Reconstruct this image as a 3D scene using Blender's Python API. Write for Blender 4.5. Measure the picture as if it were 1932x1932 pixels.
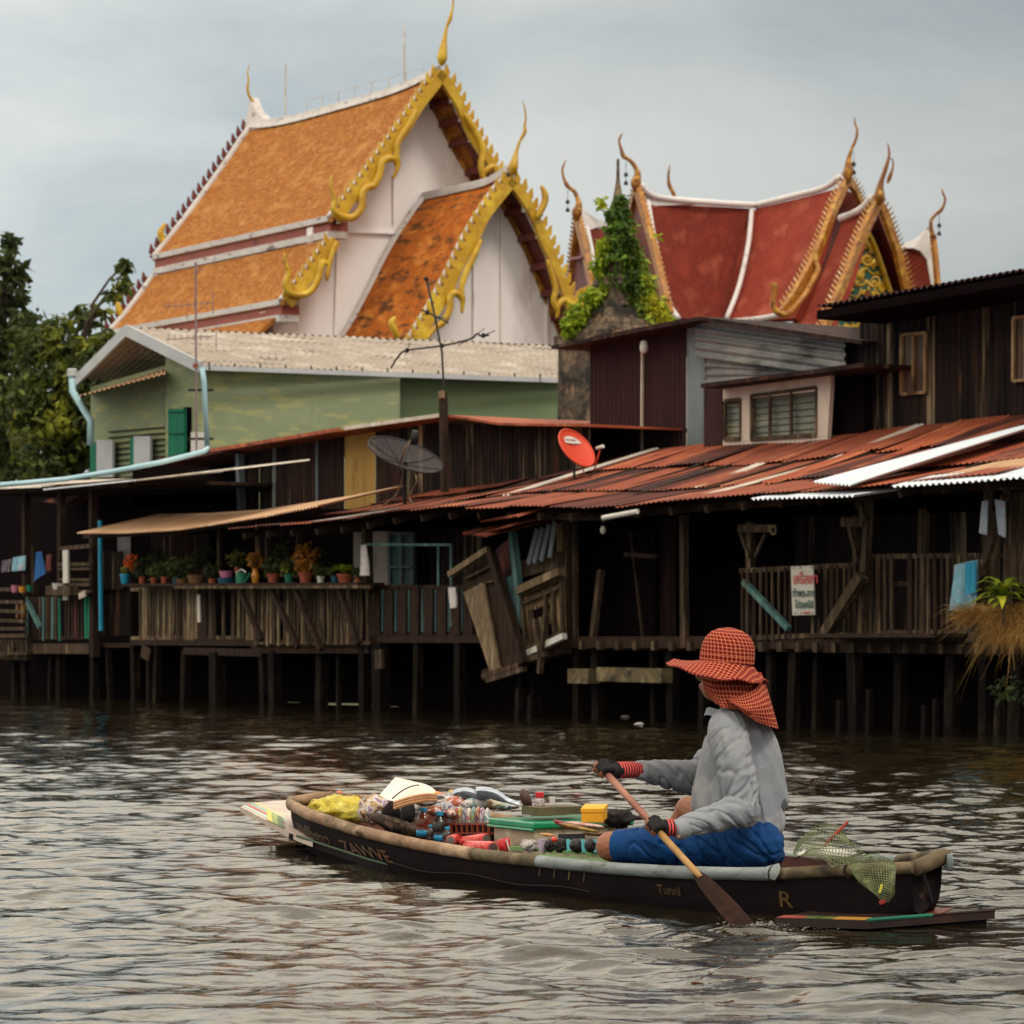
import bpy, math, random
import numpy as np
from mathutils import Vector, Matrix, noise
random.seed(7); R=random.random
def U(a,b): return a+(b-a)*R()
sc=bpy.context.scene
for o in list(bpy.data.objects): bpy.data.objects.remove(o)
# ---------------------------------------------------------------- camera, sky, sun, exposure
F=6000.0; CX=966.0; HY=1180.0; H=1.085      # focal length and horizon in units of a 1932 px wide picture; eye height in metres
cam=bpy.data.cameras.new('camera'); co=bpy.data.objects.new('camera',cam); sc.collection.objects.link(co)
cam.sensor_width=36; cam.lens=36*F/1932; cam.shift_y=(HY-966)/1932; cam.clip_end=2000; cam.clip_start=.1
co.location=(0,0,H); co.rotation_euler=(math.radians(90),0,0)
cam.dof.use_dof=True; cam.dof.focus_distance=12.4; cam.dof.aperture_fstop=10
sc.camera=co
SUN_AZ=math.radians(142); SUN_EL=math.radians(52)   # azimuth clockwise from +Y
w=bpy.data.worlds.new('World'); sc.world=w; w.use_nodes=True; nt=w.node_tree; N=nt.nodes; Lk=nt.links
N.clear(); wo=N.new('ShaderNodeOutputWorld'); bg=N.new('ShaderNodeBackground'); bg.inputs[1].default_value=.13
sky=N.new('ShaderNodeTexSky'); sky.sky_type='NISHITA'; sky.sun_disc=False; sky.sun_elevation=SUN_EL; sky.sun_rotation=SUN_AZ
tc=N.new('ShaderNodeTexCoord'); mp=N.new('ShaderNodeMapping'); mp.inputs['Scale'].default_value=(3.2,3.2,9); mp.inputs['Location'].default_value=(.35,.1,.8)
nz=N.new('ShaderNodeTexNoise'); nz.inputs['Scale'].default_value=1.6; nz.inputs['Detail'].default_value=7; nz.inputs['Roughness'].default_value=.5; nz.inputs['Distortion'].default_value=.3
cr=N.new('ShaderNodeValToRGB'); e=cr.color_ramp.elements
e[0].position=.38; e[0].color=(3.5,3.98,4.14,1); e[1].position=.64; e[1].color=(5.6,5.75,5.5,1)
# brighter towards the left of the view and overhead
sep=N.new('ShaderNodeSeparateXYZ'); mr=N.new('ShaderNodeMapRange'); mr.inputs[1].default_value=-.17; mr.inputs[2].default_value=.17; mr.inputs[3].default_value=1.14; mr.inputs[4].default_value=.74
mz=N.new('ShaderNodeMapRange'); mz.inputs[1].default_value=.185; mz.inputs[2].default_value=.31; mz.inputs[3].default_value=0; mz.inputs[4].default_value=1
mm=N.new('ShaderNodeMath'); mm.operation='MULTIPLY'; vs=N.new('ShaderNodeVectorMath'); vs.operation='SCALE'
mx=N.new('ShaderNodeMix'); mx.data_type='RGBA'; mx.inputs[0].default_value=.94
Lk.new(tc.outputs['Generated'],mp.inputs[0]); Lk.new(mp.outputs[0],nz.inputs[0]); Lk.new(nz.outputs[0],cr.inputs[0])
Lk.new(tc.outputs['Generated'],sep.inputs[0]); Lk.new(sep.outputs[0],mr.inputs[0]); Lk.new(sep.outputs[2],mz.inputs[0])
wm=N.new('ShaderNodeMix'); wm.data_type='RGBA'; wm.inputs['A'].default_value=(1,1,1,1); wm.inputs['B'].default_value=(2.75,2.34,1.93,1); Lk.new(mz.outputs[0],wm.inputs[0]); vm=N.new('ShaderNodeVectorMath'); vm.operation='MULTIPLY'; Lk.new(mr.outputs[0],mm.inputs[0]); mm.inputs[1].default_value=1; Lk.new(cr.outputs[0],vm.inputs[0]); Lk.new(wm.outputs['Result'],vm.inputs[1]); Lk.new(vm.outputs[0],vs.inputs[0]); Lk.new(mm.outputs[0],vs.inputs['Scale'])
Lk.new(sky.outputs[0],mx.inputs['A']); Lk.new(vs.outputs[0],mx.inputs['B']); Lk.new(mx.outputs['Result'],bg.inputs[0]); Lk.new(bg.outputs[0],wo.inputs[0])
sl=bpy.data.lights.new('sun','SUN'); sl.energy=1.35; sl.angle=math.radians(14); sl.color=(1,.95,.87)
so=bpy.data.objects.new('sun',sl); sc.collection.objects.link(so)
sd=Vector((math.sin(SUN_AZ)*math.cos(SUN_EL),math.cos(SUN_AZ)*math.cos(SUN_EL),math.sin(SUN_EL)))
so.rotation_euler=sd.to_track_quat('Z','Y').to_euler(); so.location=sd*60
sc.view_settings.view_transform='Standard'; sc.view_settings.look='None'; sc.view_settings.exposure=0; sc.view_settings.gamma=1
sc.render.engine='CYCLES'; sc.render.resolution_x=sc.render.resolution_y=1024

# ---------------------------------------------------------------- helpers
def P(px,py,Y): return Vector(((px-CX)/F*Y, Y, H+(HY-py)/F*Y))
class VP:
    "a vertical plane; at() finds the point of it seen at a place of the photograph, t metres behind it"
    def __init__(s,o,d,n=None):
        s.o=Vector(o).to_2d(); s.d=Vector(d).to_2d().normalized(); s.n=Vector(n).to_2d() if n else Vector((-s.d.y,s.d.x))
        if s.n.y<0 and not n: s.n=-s.n
    def st(s,px,py,t=0):
        o=s.o+s.n*t; k=(px-CX)/F; a=(k*o.y-o.x)/(s.d.x-k*s.d.y); Y=(o+s.d*a).y
        return a,H+(HY-py)/F*Y
    def at(s,px,py,t=0):
        a,z=s.st(px,py,t); return s.w(a,t,z)
    def w(s,a,t,z):
        q=s.o+s.d*a+s.n*t; return Vector((q.x,q.y,z))
def V2(px,Y): return Vector(((px-CX)/F*Y,Y))
def VPP(p0,Y0,p1,Y1,n=None): a=V2(p0,Y0); return VP(a,V2(p1,Y1)-a,n)
BK=VPP(0,F*H/130,1932,F*H/210)
BD=Vector((BK.d.x,BK.d.y,0)); BN=Vector((BK.n.x,BK.n.y,0)); ZZ=Vector((0,0,1))
ANG=math.atan2(BK.d.y,BK.d.x)
def lin(c): c=c/255; return c/12.92 if c<=.04045 else ((c+.055)/1.055)**2.4
def C(r,g,b,k=1.0): return (min(.95,lin(r)*k),min(.95,lin(g)*k),min(.95,lin(b)*k),1)

class MB:
    def __init__(s): s.v=[];s.f=[];s.u=[];s.m=[]
    def add(s,vs,fs,us=None,mi=0):
        b=len(s.v); s.v+=[Vector(v) for v in vs]; s.u+=list(us) if us else [(v[0],v[2]) for v in vs]
        s.f+=[tuple(b+i for i in f) for f in fs]; s.m+=[mi]*len(fs); return s
    def bar(s,a,b,w,h=None,up=None,mi=0,w2=None):
        a=Vector(a);b=Vector(b); h=h or w; d=(b-a).normalized(); up=Vector(up) if up else ZZ
        if abs(d.dot(up))>.9: up=BN
        sd=d.cross(up).normalized(); u2=sd.cross(d).normalized(); L=(b-a).length; vs=[];us=[]
        k2=(w2 or w)/w
        for q,l,k in ((a,0,1),(b,L,k2)):
            for x,y in ((-1,-1),(1,-1),(1,1),(-1,1)): vs.append(q+sd*x*w/2*k+u2*y*h/2*k); us.append((x*w/2+y*h/2,l))
        return s.add(vs,[(0,3,2,1),(4,5,6,7),(0,1,5,4),(1,2,6,5),(2,3,7,6),(3,0,4,7)],us,mi)
    def prism(s,pts,off,mi=0,us=None):
        n=len(pts); pts=[Vector(p) for p in pts]; off=Vector(off); vs=pts+[p+off for p in pts]
        return s.add(vs,[tuple(range(n)),tuple(range(2*n-1,n-1,-1))]+[(i,(i+1)%n,n+(i+1)%n,n+i)[::-1] for i in range(n)],(us*2 if us else None),mi)
    def tube(s,pts,r,n=8,mi=0,cap=True,flat=1.0):
        pts=[Vector(p) for p in pts]; m=len(pts); rr=r if isinstance(r,(list,tuple)) else [r]*m
        ref=None; vs=[];us=[];L=0
        for i,p in enumerate(pts):
            d=(pts[min(i+1,m-1)]-pts[max(i-1,0)]).normalized()
            if ref is None: ref=Vector((0,0,1)) if abs(d.z)<.9 else Vector((1,0,0))
            x=d.cross(ref).normalized(); ref=x.cross(d).normalized()
            if i: L+=(p-pts[i-1]).length
            for j in range(n):
                a=2*math.pi*j/n; vs.append(p+(x*math.cos(a)+ref*math.sin(a)*flat)*rr[i]); us.append((j/n*2*math.pi*rr[i],L))
        fs=[(i*n+j,i*n+(j+1)%n,(i+1)*n+(j+1)%n,(i+1)*n+j) for i in range(m-1) for j in range(n)]
        if cap: fs+=[tuple(range(n))[::-1],tuple((m-1)*n+j for j in range(n))]
        return s.add(vs,fs,us,mi)
    def patch(s,fn,nu,nv,mi=0):
        vs=[];us=[]
        for j in range(nv+1):
            for i in range(nu+1):
                c,u=fn(i/nu,j/nv); vs.append(c); us.append(u)
        return s.add(vs,[(j*(nu+1)+i,j*(nu+1)+i+1,(j+1)*(nu+1)+i+1,(j+1)*(nu+1)+i) for j in range(nv) for i in range(nu)],us,mi)
    def lathe(s,prof,c,n=16,mi=0,ax=None,rot=0,sx=1,sy=1):
        c=Vector(c); M=ax if ax else Matrix.Identity(3); vs=[];us=[];L=0
        for i,(r,z) in enumerate(prof):
            if i: L+=math.hypot(r-prof[i-1][0],z-prof[i-1][1])
            for j in range(n):
                a=2*math.pi*j/n+rot; vs.append(c+M@Vector((math.cos(a)*r*sx,math.sin(a)*r*sy,z))); us.append((j/n*2*math.pi*r,L))
        m=len(prof)
        fs=[(i*n+j,i*n+(j+1)%n,(i+1)*n+(j+1)%n,(i+1)*n+j) for i in range(m-1) for j in range(n)]
        fs+=[tuple(range(n))[::-1],tuple((m-1)*n+j for j in range(n))]
        return s.add(vs,fs,us,mi)
    def ball(s,c,r,n=10,mi=0,M=None,jit=0):
        r=r if isinstance(r,(tuple,list)) else (r,r,r); c=Vector(c); M=M or Matrix.Identity(3); vs=[];us=[]; m=n//2+1
        for i in range(m+1):
            t=math.pi*i/m
            for j in range(n):
                a=2*math.pi*j/n; k=1+(U(-jit,jit) if 0<i<m else 0)
                q=Vector((math.sin(t)*math.cos(a)*r[0]*k,math.sin(t)*math.sin(a)*r[1]*k,-math.cos(t)*r[2]*k)); vs.append(c+M@q); us.append((j/n,i/m))
        return s.add(vs,[(i*n+j,i*n+(j+1)%n,(i+1)*n+(j+1)%n,(i+1)*n+j) for i in range(m) for j in range(n)],us,mi)
    def corr(s,a,b,c,d,pitch=.09,amp=.011,mi=0,nv=1,wob=0,seg=6):
        "corrugated sheet a-b-c-d, waves counted along a->b"
        a,b,c,d=[Vector(x) for x in (a,b,c,d)]; W=max((b-a).length,(c-d).length); nrm=(b-a).cross(d-a).normalized(); nu=max(4,int(W/pitch*seg)); H_=(d-a).length
        so_=U(0,50)
        def fn(u,v):
            p=a.lerp(b,u).lerp(d.lerp(c,u),v); k=amp*math.sin(2*math.pi*u*W/pitch)
            if wob: k+=wob*noise.noise(Vector((u*W*.8+so_,v*H_*.8,so_)))
            return p+nrm*k,(u*W,v*H_)
        return s.patch(fn,nu,nv,mi)
    def build(s,name,mat,par=None,smooth=False,loc=None,**tg):
        me=bpy.data.meshes.new(name); o=bpy.data.objects.new(name,me); sc.collection.objects.link(o)
        if par is not None: o.parent=par; org=Vector(par['_o'])
        elif loc is not None: org=Vector(loc)
        else:
            xs=[v.x for v in s.v];ys=[v.y for v in s.v];zs=[v.z for v in s.v]; org=Vector(((min(xs)+max(xs))/2,(min(ys)+max(ys))/2,min(zs)))
        if par is None: o.location=org
        o['_o']=tuple(org)
        me.from_pydata([tuple(v-org) for v in s.v],[],s.f)
        ul=me.uv_layers.new(name='UVMap'); li=np.empty(len(me.loops),dtype=np.int32); me.loops.foreach_get('vertex_index',li)
        uv=np.array([(u[0],u[1]) for u in s.u],dtype=np.float32)[li]; ul.data.foreach_set('uv',uv.ravel())
        for m in (mat if isinstance(mat,(list,tuple)) else [mat]): me.materials.append(m)
        me.polygons.foreach_set('material_index',s.m)
        if smooth: me.polygons.foreach_set('use_smooth',[True]*len(s.f))
        me.update()
        if tg: tag(o,**tg)
        return o
def tag(o,label=None,cat=None,group=None,kind=None):
    if label: o['label']=label
    if cat: o['category']=cat
    if group: o['group']=group
    if kind: o['kind']=kind
    return o
def T(name,loc,label,cat,group=None):
    o=bpy.data.objects.new(name,None); o.empty_display_size=.2; sc.collection.objects.link(o); o.location=loc; o['_o']=tuple(loc)
    return tag(o,label,cat,group)

def mk(name,stops,scale=(1,1,1),ang=0,coord='POS',detail=5,rough=.85,bump=0,bsc=(30,30,30),metal=0,spec=.4,layers=(),island=0,dist=0,wave=None,trans=0,alpha=1,ns=1.0,coat=0,sheen=0,tint=None):
    m=bpy.data.materials.new(name); m.use_nodes=True; t=m.node_tree; n=t.nodes; l=t.links; b=n['Principled BSDF']
    b.inputs['Roughness'].default_value=rough; b.inputs['Metallic'].default_value=metal; b.inputs['Specular IOR Level'].default_value=spec
    if trans: b.inputs['Transmission Weight'].default_value=trans
    if alpha<1: b.inputs['Alpha'].default_value=alpha
    if coat: b.inputs['Coat Weight'].default_value=coat
    if tint: b.inputs['Specular Tint'].default_value=tint
    tc=n.new('ShaderNodeTexCoord'); rot=n.new('ShaderNodeVectorRotate'); rot.rotation_type='Z_AXIS'; rot.inputs['Angle'].default_value=-ang
    if coord=='POS': g=n.new('ShaderNodeNewGeometry'); l.new(g.outputs['Position'],rot.inputs['Vector'])
    else: l.new(tc.outputs['UV' if coord=='UV' else 'Object'],rot.inputs['Vector'])
    def nf(sca,det=detail,rg=.6,off=0,dist=dist):
        mp=n.new('ShaderNodeMapping'); mp.inputs['Scale'].default_value=sca; mp.inputs['Location'].default_value=(off,off*.7,off*.3); l.new(rot.outputs[0],mp.inputs[0])
        z=n.new('ShaderNodeTexNoise'); z.inputs['Scale'].default_value=1; z.inputs['Detail'].default_value=det; z.inputs['Roughness'].default_value=rg; z.inputs['Distortion'].default_value=dist; l.new(mp.outputs[0],z.inputs[0]); return z
    if len(stops)==1: stops=[stops[0],(stops[0][0]*.75,stops[0][1]*.75,stops[0][2]*.75,1)]
    z=nf(scale); r=n.new('ShaderNodeValToRGB'); el=r.color_ramp.elements
    ps=[.32+.36*i/(len(stops)-1) for i in range(len(stops))]
    el[0].position=ps[0]; el[0].color=stops[0]; el[1].position=ps[-1]; el[1].color=stops[-1]
    for p,c in list(zip(ps,stops))[1:-1]: q=el.new(p); q.color=c
    l.new(z.outputs[0],r.inputs[0]); cur=r.outputs[0]
    def mixc(fac,colr,cur,typ='MIX'):
        x=n.new('ShaderNodeMix'); x.data_type='RGBA'; x.blend_type=typ
        if isinstance(fac,float): x.inputs[0].default_value=fac
        else: l.new(fac,x.inputs[0])
        l.new(cur,x.inputs['A'])
        if isinstance(colr,tuple): x.inputs['B'].default_value=colr
        else: l.new(colr,x.inputs['B'])
        return x.outputs['Result']
    for i,(c,sca,lo,hi) in enumerate(layers):
        z2=nf(sca,off=3.1*(i+1)); k=n.new('ShaderNodeMapRange'); k.inputs[1].default_value=lo; k.inputs[2].default_value=hi; l.new(z2.outputs[0],k.inputs[0]); cur=mixc(k.outputs[0],c,cur)
    if island:
        g=n.new('ShaderNodeNewGeometry'); k=n.new('ShaderNodeMapRange'); k.inputs[3].default_value=1-island; k.inputs[4].default_value=1+island; l.new(g.outputs['Random Per Island'],k.inputs[0])
        sv=n.new('ShaderNodeVectorMath'); sv.operation='SCALE'; l.new(cur,sv.inputs[0]); l.new(k.outputs[0],sv.inputs['Scale']); cur=sv.outputs[0]
    l.new(cur,b.inputs['Base Color'])
    if bump:
        z3=nf(bsc,3,.6,7.7); bp=n.new('ShaderNodeBump'); bp.inputs['Strength'].default_value=bump; bp.inputs['Distance'].default_value=.02*ns; l.new(z3.outputs[0],bp.inputs['Height']); l.new(bp.outputs[0],b.inputs['Normal'])
    m['_b']=1
    return m

M={}
# weathered timber and tin
M['dkwood']=mk('dark_wood',[C(40,28,24),C(62,47,38),C(30,21,19)],(9,9,1.2),ANG,spec=.12,bump=.5,bsc=(40,40,6))
M['grwood']=mk('grey_wood',[C(94,78,62),C(60,47,38),C(124,104,82)],(14,14,1.5),ANG,spec=.15,bump=.5,bsc=(50,50,6))
M['ltwood']=mk('pale_wood',[C(148,124,94),C(100,82,60),C(172,150,118)],(16,16,2),ANG,bump=.5,bsc=(50,50,6))
M['dkwall']=mk('dark_board_wall',[C(26,18,19),C(38,27,26),C(18,13,14)],(5,5,.8),ANG,spec=.06,bump=.3)
M['blkwall']=mk('shade_black',[C(17,10,11),C(22,14,14)],(3,3,1),ANG,spec=.02)  # near-black base stands in for shade in rooms, openings and under decks
M['pile']=mk('pile_wood',[C(38,29,23),C(22,17,14),C(54,43,32)],(10,10,2),ANG,spec=.1,bump=.5,layers=((C(20,16,14),(1,1,2.2),.45,.62),))
M['rust']=mk('rusty_tin',[C(122,56,36),C(146,74,48),C(104,46,32)],(3.5,.6,1.5),ANG,rough=.75,bump=.25,bsc=(30,6,6),layers=((C(60,28,24),(2.4,.3,1),.56,.66),(C(206,138,92),(5,.35,1),.63,.70),(C(200,176,152),(1.3,.22,1),.69,.74)))
M['rust2']=mk('dark_rusty_tin',[C(104,46,34),C(78,36,30),C(130,62,42)],(5,.6,1.5),ANG,rough=.8,bump=.25,bsc=(30,6,6),layers=((C(44,26,24),(2.6,.4,1),.52,.62),(C(176,110,76),(6,.35,1),.64,.7)))
M['rustor']=mk('orange_rusty_tin',[C(176,92,56),C(150,70,44),C(196,120,78)],(5,.6,1.5),ANG,rough=.75,bump=.25,bsc=(30,6,6),layers=((C(96,44,32),(2.6,.4,1),.56,.64),))
M['zinc']=mk('new_zinc_sheet',[C(226,232,238),C(200,210,218)],(4,.7,2),ANG,rough=.4,metal=.15,layers=((C(150,150,150),(7,.9,2),.64,.72),))
M['zincold']=mk('old_zinc_sheet',[C(214,206,196),C(190,176,160),C(225,222,216)],(4,.7,2),ANG,rough=.6,layers=((C(160,110,80),(4,.6,1),.6,.68),))
M['tan']=mk('tan_sheet',[C(196,160,126),C(176,136,102),C(208,178,148)],(5,.7,2),ANG,rough=.8,layers=((C(140,76,48),(5,.7,1),.6,.7),))
M['dktin']=mk('dark_brown_tin',[C(58,36,34),C(44,30,28),C(78,52,42)],(7,7,.5),ANG,spec=.15,rough=.8,layers=((C(24,16,17),(3,3,.35),.5,.62),(C(130,110,90),(12,12,.35),.62,.72),(C(84,44,32),(5,5,.4),.64,.72)))
M['dktin2']=mk('streaked_black_tin',[C(46,34,30),C(34,26,24),C(66,50,40)],(8,8,.45),ANG,spec=.15,rough=.8,layers=((C(24,18,18),(2.5,2.5,.3),.5,.6),(C(160,140,112),(6,6,.25),.57,.68),(C(84,46,32),(5,5,.4),.62,.7)))
M['plum']=mk('plum_tin',[C(62,38,40),C(52,32,34)],(5,5,.4),ANG,spec=.15,rough=.8,layers=((C(30,20,20),(4,4,.3),.56,.7),(C(176,130,78),(9,9,.5),.74,.8)))
M['greytin']=mk('grey_tin',[C(138,138,138),C(112,112,114),C(150,146,140)],(1.5,1.5,4),ANG,rough=.55,metal=.2,layers=((C(80,72,70),(1,1,5),.55,.65),))
M['bluegrey']=mk('bluegrey_board',[C(122,132,136),C(108,118,122)],(3,3,1),ANG,layers=((C(96,92,86),(3,3,.5),.55,.7),))
M['ochre']=mk('ochre_tin',[C(190,152,84),C(172,134,74)],(7,7,1),ANG,layers=((C(120,72,40),(7,7,.8),.6,.7),))
M['black']=mk('black_metal',[C(34,30,32),C(24,22,24)],(6,6,6),rough=.6)
M['green_t']=mk('green_tint',[C(40,120,92),C(30,100,80)],(6,6,2),ANG)
M['teal']=mk('teal_wood',[C(92,132,128),C(70,104,104),C(120,160,152)],(8,8,1.5),ANG,layers=((C(90,72,56),(7,7,1),.56,.66),))
M['white']=mk('white_paint',[C(225,220,214),C(196,188,178)],(4,4,1),ANG)
M['offwhite']=mk('offwhite_paint',[C(215,200,186),C(196,178,164)],(4,4,1),ANG,layers=((C(140,110,92),(6,6,.7),.62,.72),))
M['pvc']=mk('pale_blue_pvc',[C(178,212,220),C(160,196,206)],(2,2,2),rough=.45)
M['mud']=mk('mud',[C(60,48,38),C(40,34,28)],(1,1,1))
M['cyan']=mk('bright_cyan_plastic',[C(30,150,190),C(20,130,170)],(5,5,5),rough=.4)
# ---------------------------------------------------------------- water and ground
def water():
    rs=np.random.RandomState(4)
    ny,nx=1150,640
    inv=np.linspace(1/7.2,1/62.,ny); Y=1/inv; u=np.linspace(-1,1,nx)
    YY=np.repeat(Y[:,None],nx,1); XX=u[None,:]*(YY*.27)
    Z=np.zeros_like(YY)
    for i in range(120):
        lam=math.exp(rs.uniform(math.log(.13),math.log(1.5))); k=2*math.pi/lam
        th=rs.normal(math.pi/2+.1,.62); sl=.0185*(1.0 if lam<1.2 else .7)*rs.uniform(.5,1.3)
        a=sl/k; ph=rs.uniform(0,6.28); dd=(XX*math.cos(th)+YY*math.sin(th))*k+ph
        # wave groups
        gx=XX/(lam*7)*rs.uniform(.5,1)+rs.uniform(0,9); gy=YY/(lam*9)+rs.uniform(0,9)
        env=.55+.45*np.sin(gx*2+np.sin(gy*1.7))*np.cos(gy*2)
        dy=np.gradient(YY,axis=0); dy=np.abs(dy); fade=np.clip((lam/np.abs(np.sin(th)*dy+1e-6)-2.2)/2,0,1)
        s_=np.sin(dd); Z+=a*env*fade*(s_+.22*np.cos(2*dd))
    for i in range(44):     # short choppy crests
        lam=math.exp(rs.uniform(math.log(.16),math.log(.62))); k=2*math.pi/lam; th=rs.normal(math.pi/2+.1,.5); a=.036*rs.uniform(.5,1.2)/k
        wx=.25*lam*np.sin(XX*1.9/lam*.35+i)+.3*lam*np.sin(YY*.8/lam*.3+2*i)
        dd=((XX+wx)*math.cos(th)+(YY+wx)*math.sin(th))*k+rs.uniform(0,6.28)
        gx=XX/(lam*4)+rs.uniform(0,9); gy=YY/(lam*5)+rs.uniform(0,9); env=np.clip(np.sin(gx*1.3+np.sin(gy))*np.cos(gy*1.1+.6*np.sin(gx)),0,1)
        fade=np.clip((lam/np.abs(np.sin(th)*dy+1e-6)-3)/3,0,1); Z+=a*env*fade*(1.6*(1-np.abs(np.sin(dd/2)))**1.5*2-1)
    # the boat's wake: ripples running out from the hull, and a calm strip along it
    S=np.array([1.5,11.5]); b=np.array([-.504,.864]); px=XX-S[0]; py=YY-S[1]; al=px*b[0]+py*b[1]; pe=px*b[1]-py*b[0]
    d=np.abs(pe)-.45
    wk=np.exp(-((d-.35)/.5)**2)*np.exp(-((al-1.5)/3.2)**2)
    Z+=.010*wk*np.sin((d*1.0-al*.35)*9)
    rr=np.hypot(XX-.95,YY-11.45); Z+=.012*np.exp(-rr*2.2)*np.sin(rr*34)
    base=np.exp(-(np.maximum(np.abs(pe)-.5,0)/.25)**2)*((al>-.6)&(al<4.6)); Z*=(1-.55*base)
    vs=np.stack([XX,YY,Z],-1).reshape(-1,3)
    idx=np.arange(ny*nx).reshape(ny,nx); f=np.stack([idx[:-1,:-1],idx[:-1,1:],idx[1:,1:],idx[1:,:-1]],-1).reshape(-1,4)
    ext=[]; ev=[]
    nb=len(vs)
    # plain water outside the waves that the photograph shows
    L0,L1,R0,R1=vs[idx[0,0]],vs[idx[-1,0]],vs[idx[0,-1]],vs[idx[-1,-1]]
    ev=[(-300,-60,-.01),(300,-60,-.01),(300,62,-.01),(-300,62,-.01)]
    ev=[tuple(v) for v in ev]
    V=[tuple(v) for v in vs]+ev; a=nb
    FF=[tuple(x) for x in f.tolist()]
    left=[int(idx[j,0]) for j in range(0,ny)]; right=[int(idx[j,-1]) for j in range(0,ny)]
    FF.append(tuple([a,int(idx[0,0])]+left[1:]+[a+3]))
    FF.append(tuple([a+1,a+2]+right[::-1]))
    FF.append(tuple([a,a+1]+[int(i) for i in idx[0,::-1]]))
    me=bpy.data.meshes.new('water'); me.from_pydata(V,[],FF); me.polygons.foreach_set('use_smooth',[True]*len(FF))
    o=bpy.data.objects.new('water',me); sc.collection.objects.link(o); tag(o,'dark rippled river water reflecting the grey sky',kind='structure')
    m=bpy.data.materials.new('river_water'); m.use_nodes=True; t=m.node_tree; n=t.nodes; l=t.links; bs=n['Principled BSDF']
    bs.inputs['Base Color'].default_value=(.014,.0105,.005,1); bs.inputs['Roughness'].default_value=.02; bs.inputs['IOR'].default_value=1.6; bs.inputs['Specular Tint'].default_value=(1,.9,.79,1); bs.inputs['Specular IOR Level'].default_value=.5
    g=n.new('ShaderNodeNewGeometry'); h=None
    for sca,dist_,st in (((5,7,1),.010,.6),((16,24,1),.003,.6)):
        mp=n.new('ShaderNodeMapping'); mp.inputs['Scale'].default_value=sca; mp.inputs['Rotation'].default_value=(0,0,.1); l.new(g.outputs['Position'],mp.inputs[0])
        z=n.new('ShaderNodeTexNoise'); z.inputs['Scale'].default_value=1; z.inputs['Detail'].default_value=3; z.inputs['Distortion'].default_value=.6; l.new(mp.outputs[0],z.inputs[0])
        bp=n.new('ShaderNodeBump'); bp.inputs['Strength'].default_value=st; bp.inputs['Distance'].default_value=dist_; l.new(z.outputs[0],bp.inputs['Height'])
        if h: l.new(h,bp.inputs['Normal'])
        h=bp.outputs[0]
    l.new(h,bs.inputs['Normal']); me.materials.append(m)
water()
mb=MB(); g0=BK.w(-60,3.2,0); 
def gp(a,t,z): return BK.w(a,t,z)
mb.patch(lambda u,v:((lambda t:(gp(-500+u*1000,t,-.6+1.0*min(1,max(0,(t-3.0)/1.8))),(u,v)))([2.9,3.4,3.9,4.8,60,900][round(v*5)])),40,5)
mb.build('ground',M['mud'],label='dark muddy river bank',kind='structure')

# ---------------------------------------------------------------- the great temple hall with orange roofs
GD=Vector((.908,.419)); RD=Vector((-.537,.843)).normalized(); R3=Vector((RD.x,RD.y,0)); 
G1=VP(V2(833,80),GD,RD)
kroof=-math.degrees(0)
AT=math.atan2(RD.y,RD.x)
M['otile']=mk('orange_tiles',[C(170,106,46),C(150,88,36),C(184,128,68)],(1.2,1.2,2.2),AT,spec=.12,rough=.85,bump=.7,bsc=(4,9,9),ns=2,layers=((C(186,134,80),(6,14,16),.50,.68),(C(120,66,30),(3.5,7,9),.60,.72)))
M['otile2']=mk('mossy_orange_tiles',[C(186,104,40),C(160,84,30),C(200,124,54)],(1.5,1.5,2.5),AT,spec=.12,rough=.85,bump=.7,bsc=(4,9,9),ns=2,layers=((C(96,60,34),(2,5,3.5),.52,.64),(C(60,50,40),(2.6,6,6),.62,.70)))
M['gold']=mk('yellow_gilding',[C(206,164,30),C(184,138,22),C(222,186,52)],(1.6,1.6,1.6),rough=.4,spec=.5,layers=((C(138,96,24),(3,3,3),.62,.74),))
M['golddark']=mk('brown_gilding',[C(150,96,34),C(118,70,30)],(2,2,2),rough=.45,layers=((C(196,140,50),(4,4,4),.52,.6),))
M['maroon']=mk('maroon_lacquer',[C(112,44,36),C(92,36,32)],(2,2,2),rough=.5)
M['band']=mk('red_fascia',[C(158,84,66),C(140,70,56)],(1,1,4),AT,rough=.6,layers=((C(90,50,44),(1.4,1.4,5),.58,.68),))
M['plaster']=mk('pinkish_white_plaster',[C(246,238,235),C(240,230,227)],(.5,.5,.25),rough=.8,layers=((C(196,178,170),(1.2,1.2,.35),.58,.74),))
M['verge']=mk('weathered_white_mortar',[C(214,208,204),C(196,188,184)],(1.5,1.5,1.5),AT,rough=.8,layers=((C(120,108,104),(2.5,2.5,6),.58,.68),))
M['redtile']=None
def smooth_poly(pts,n=6):
    "Catmull-Rom through the points"
    pts=[Vector(p) for p in pts]; out=[]
    for i in range(len(pts)-1):
        a=pts[max(i-1,0)];b=pts[i];c=pts[i+1];d=pts[min(i+2,len(pts)-1)]
        for k in range(n):
            t=k/n; out.append(.5*((2*b)+(c-a)*t+(2*a-5*b+4*c-d)*t*t+(3*b-a-3*c+d)*t**3))
    out.append(pts[-1]); return out
def curvept(pl,pxs,t=0,n=5):
    c=[pl.st(x,y,t) for x,y in pxs]; return [(p.x,p.y) for p in smooth_poly([Vector((a,b,0)) for a,b in c],n)]
temple=T('temple_hall',G1.at(833,1190)+Vector((0,0,0)),'tall white temple hall with steep orange tiled roofs and yellow serpent gable edges','temple')
temple['_o']=tuple(temple.location)
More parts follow.
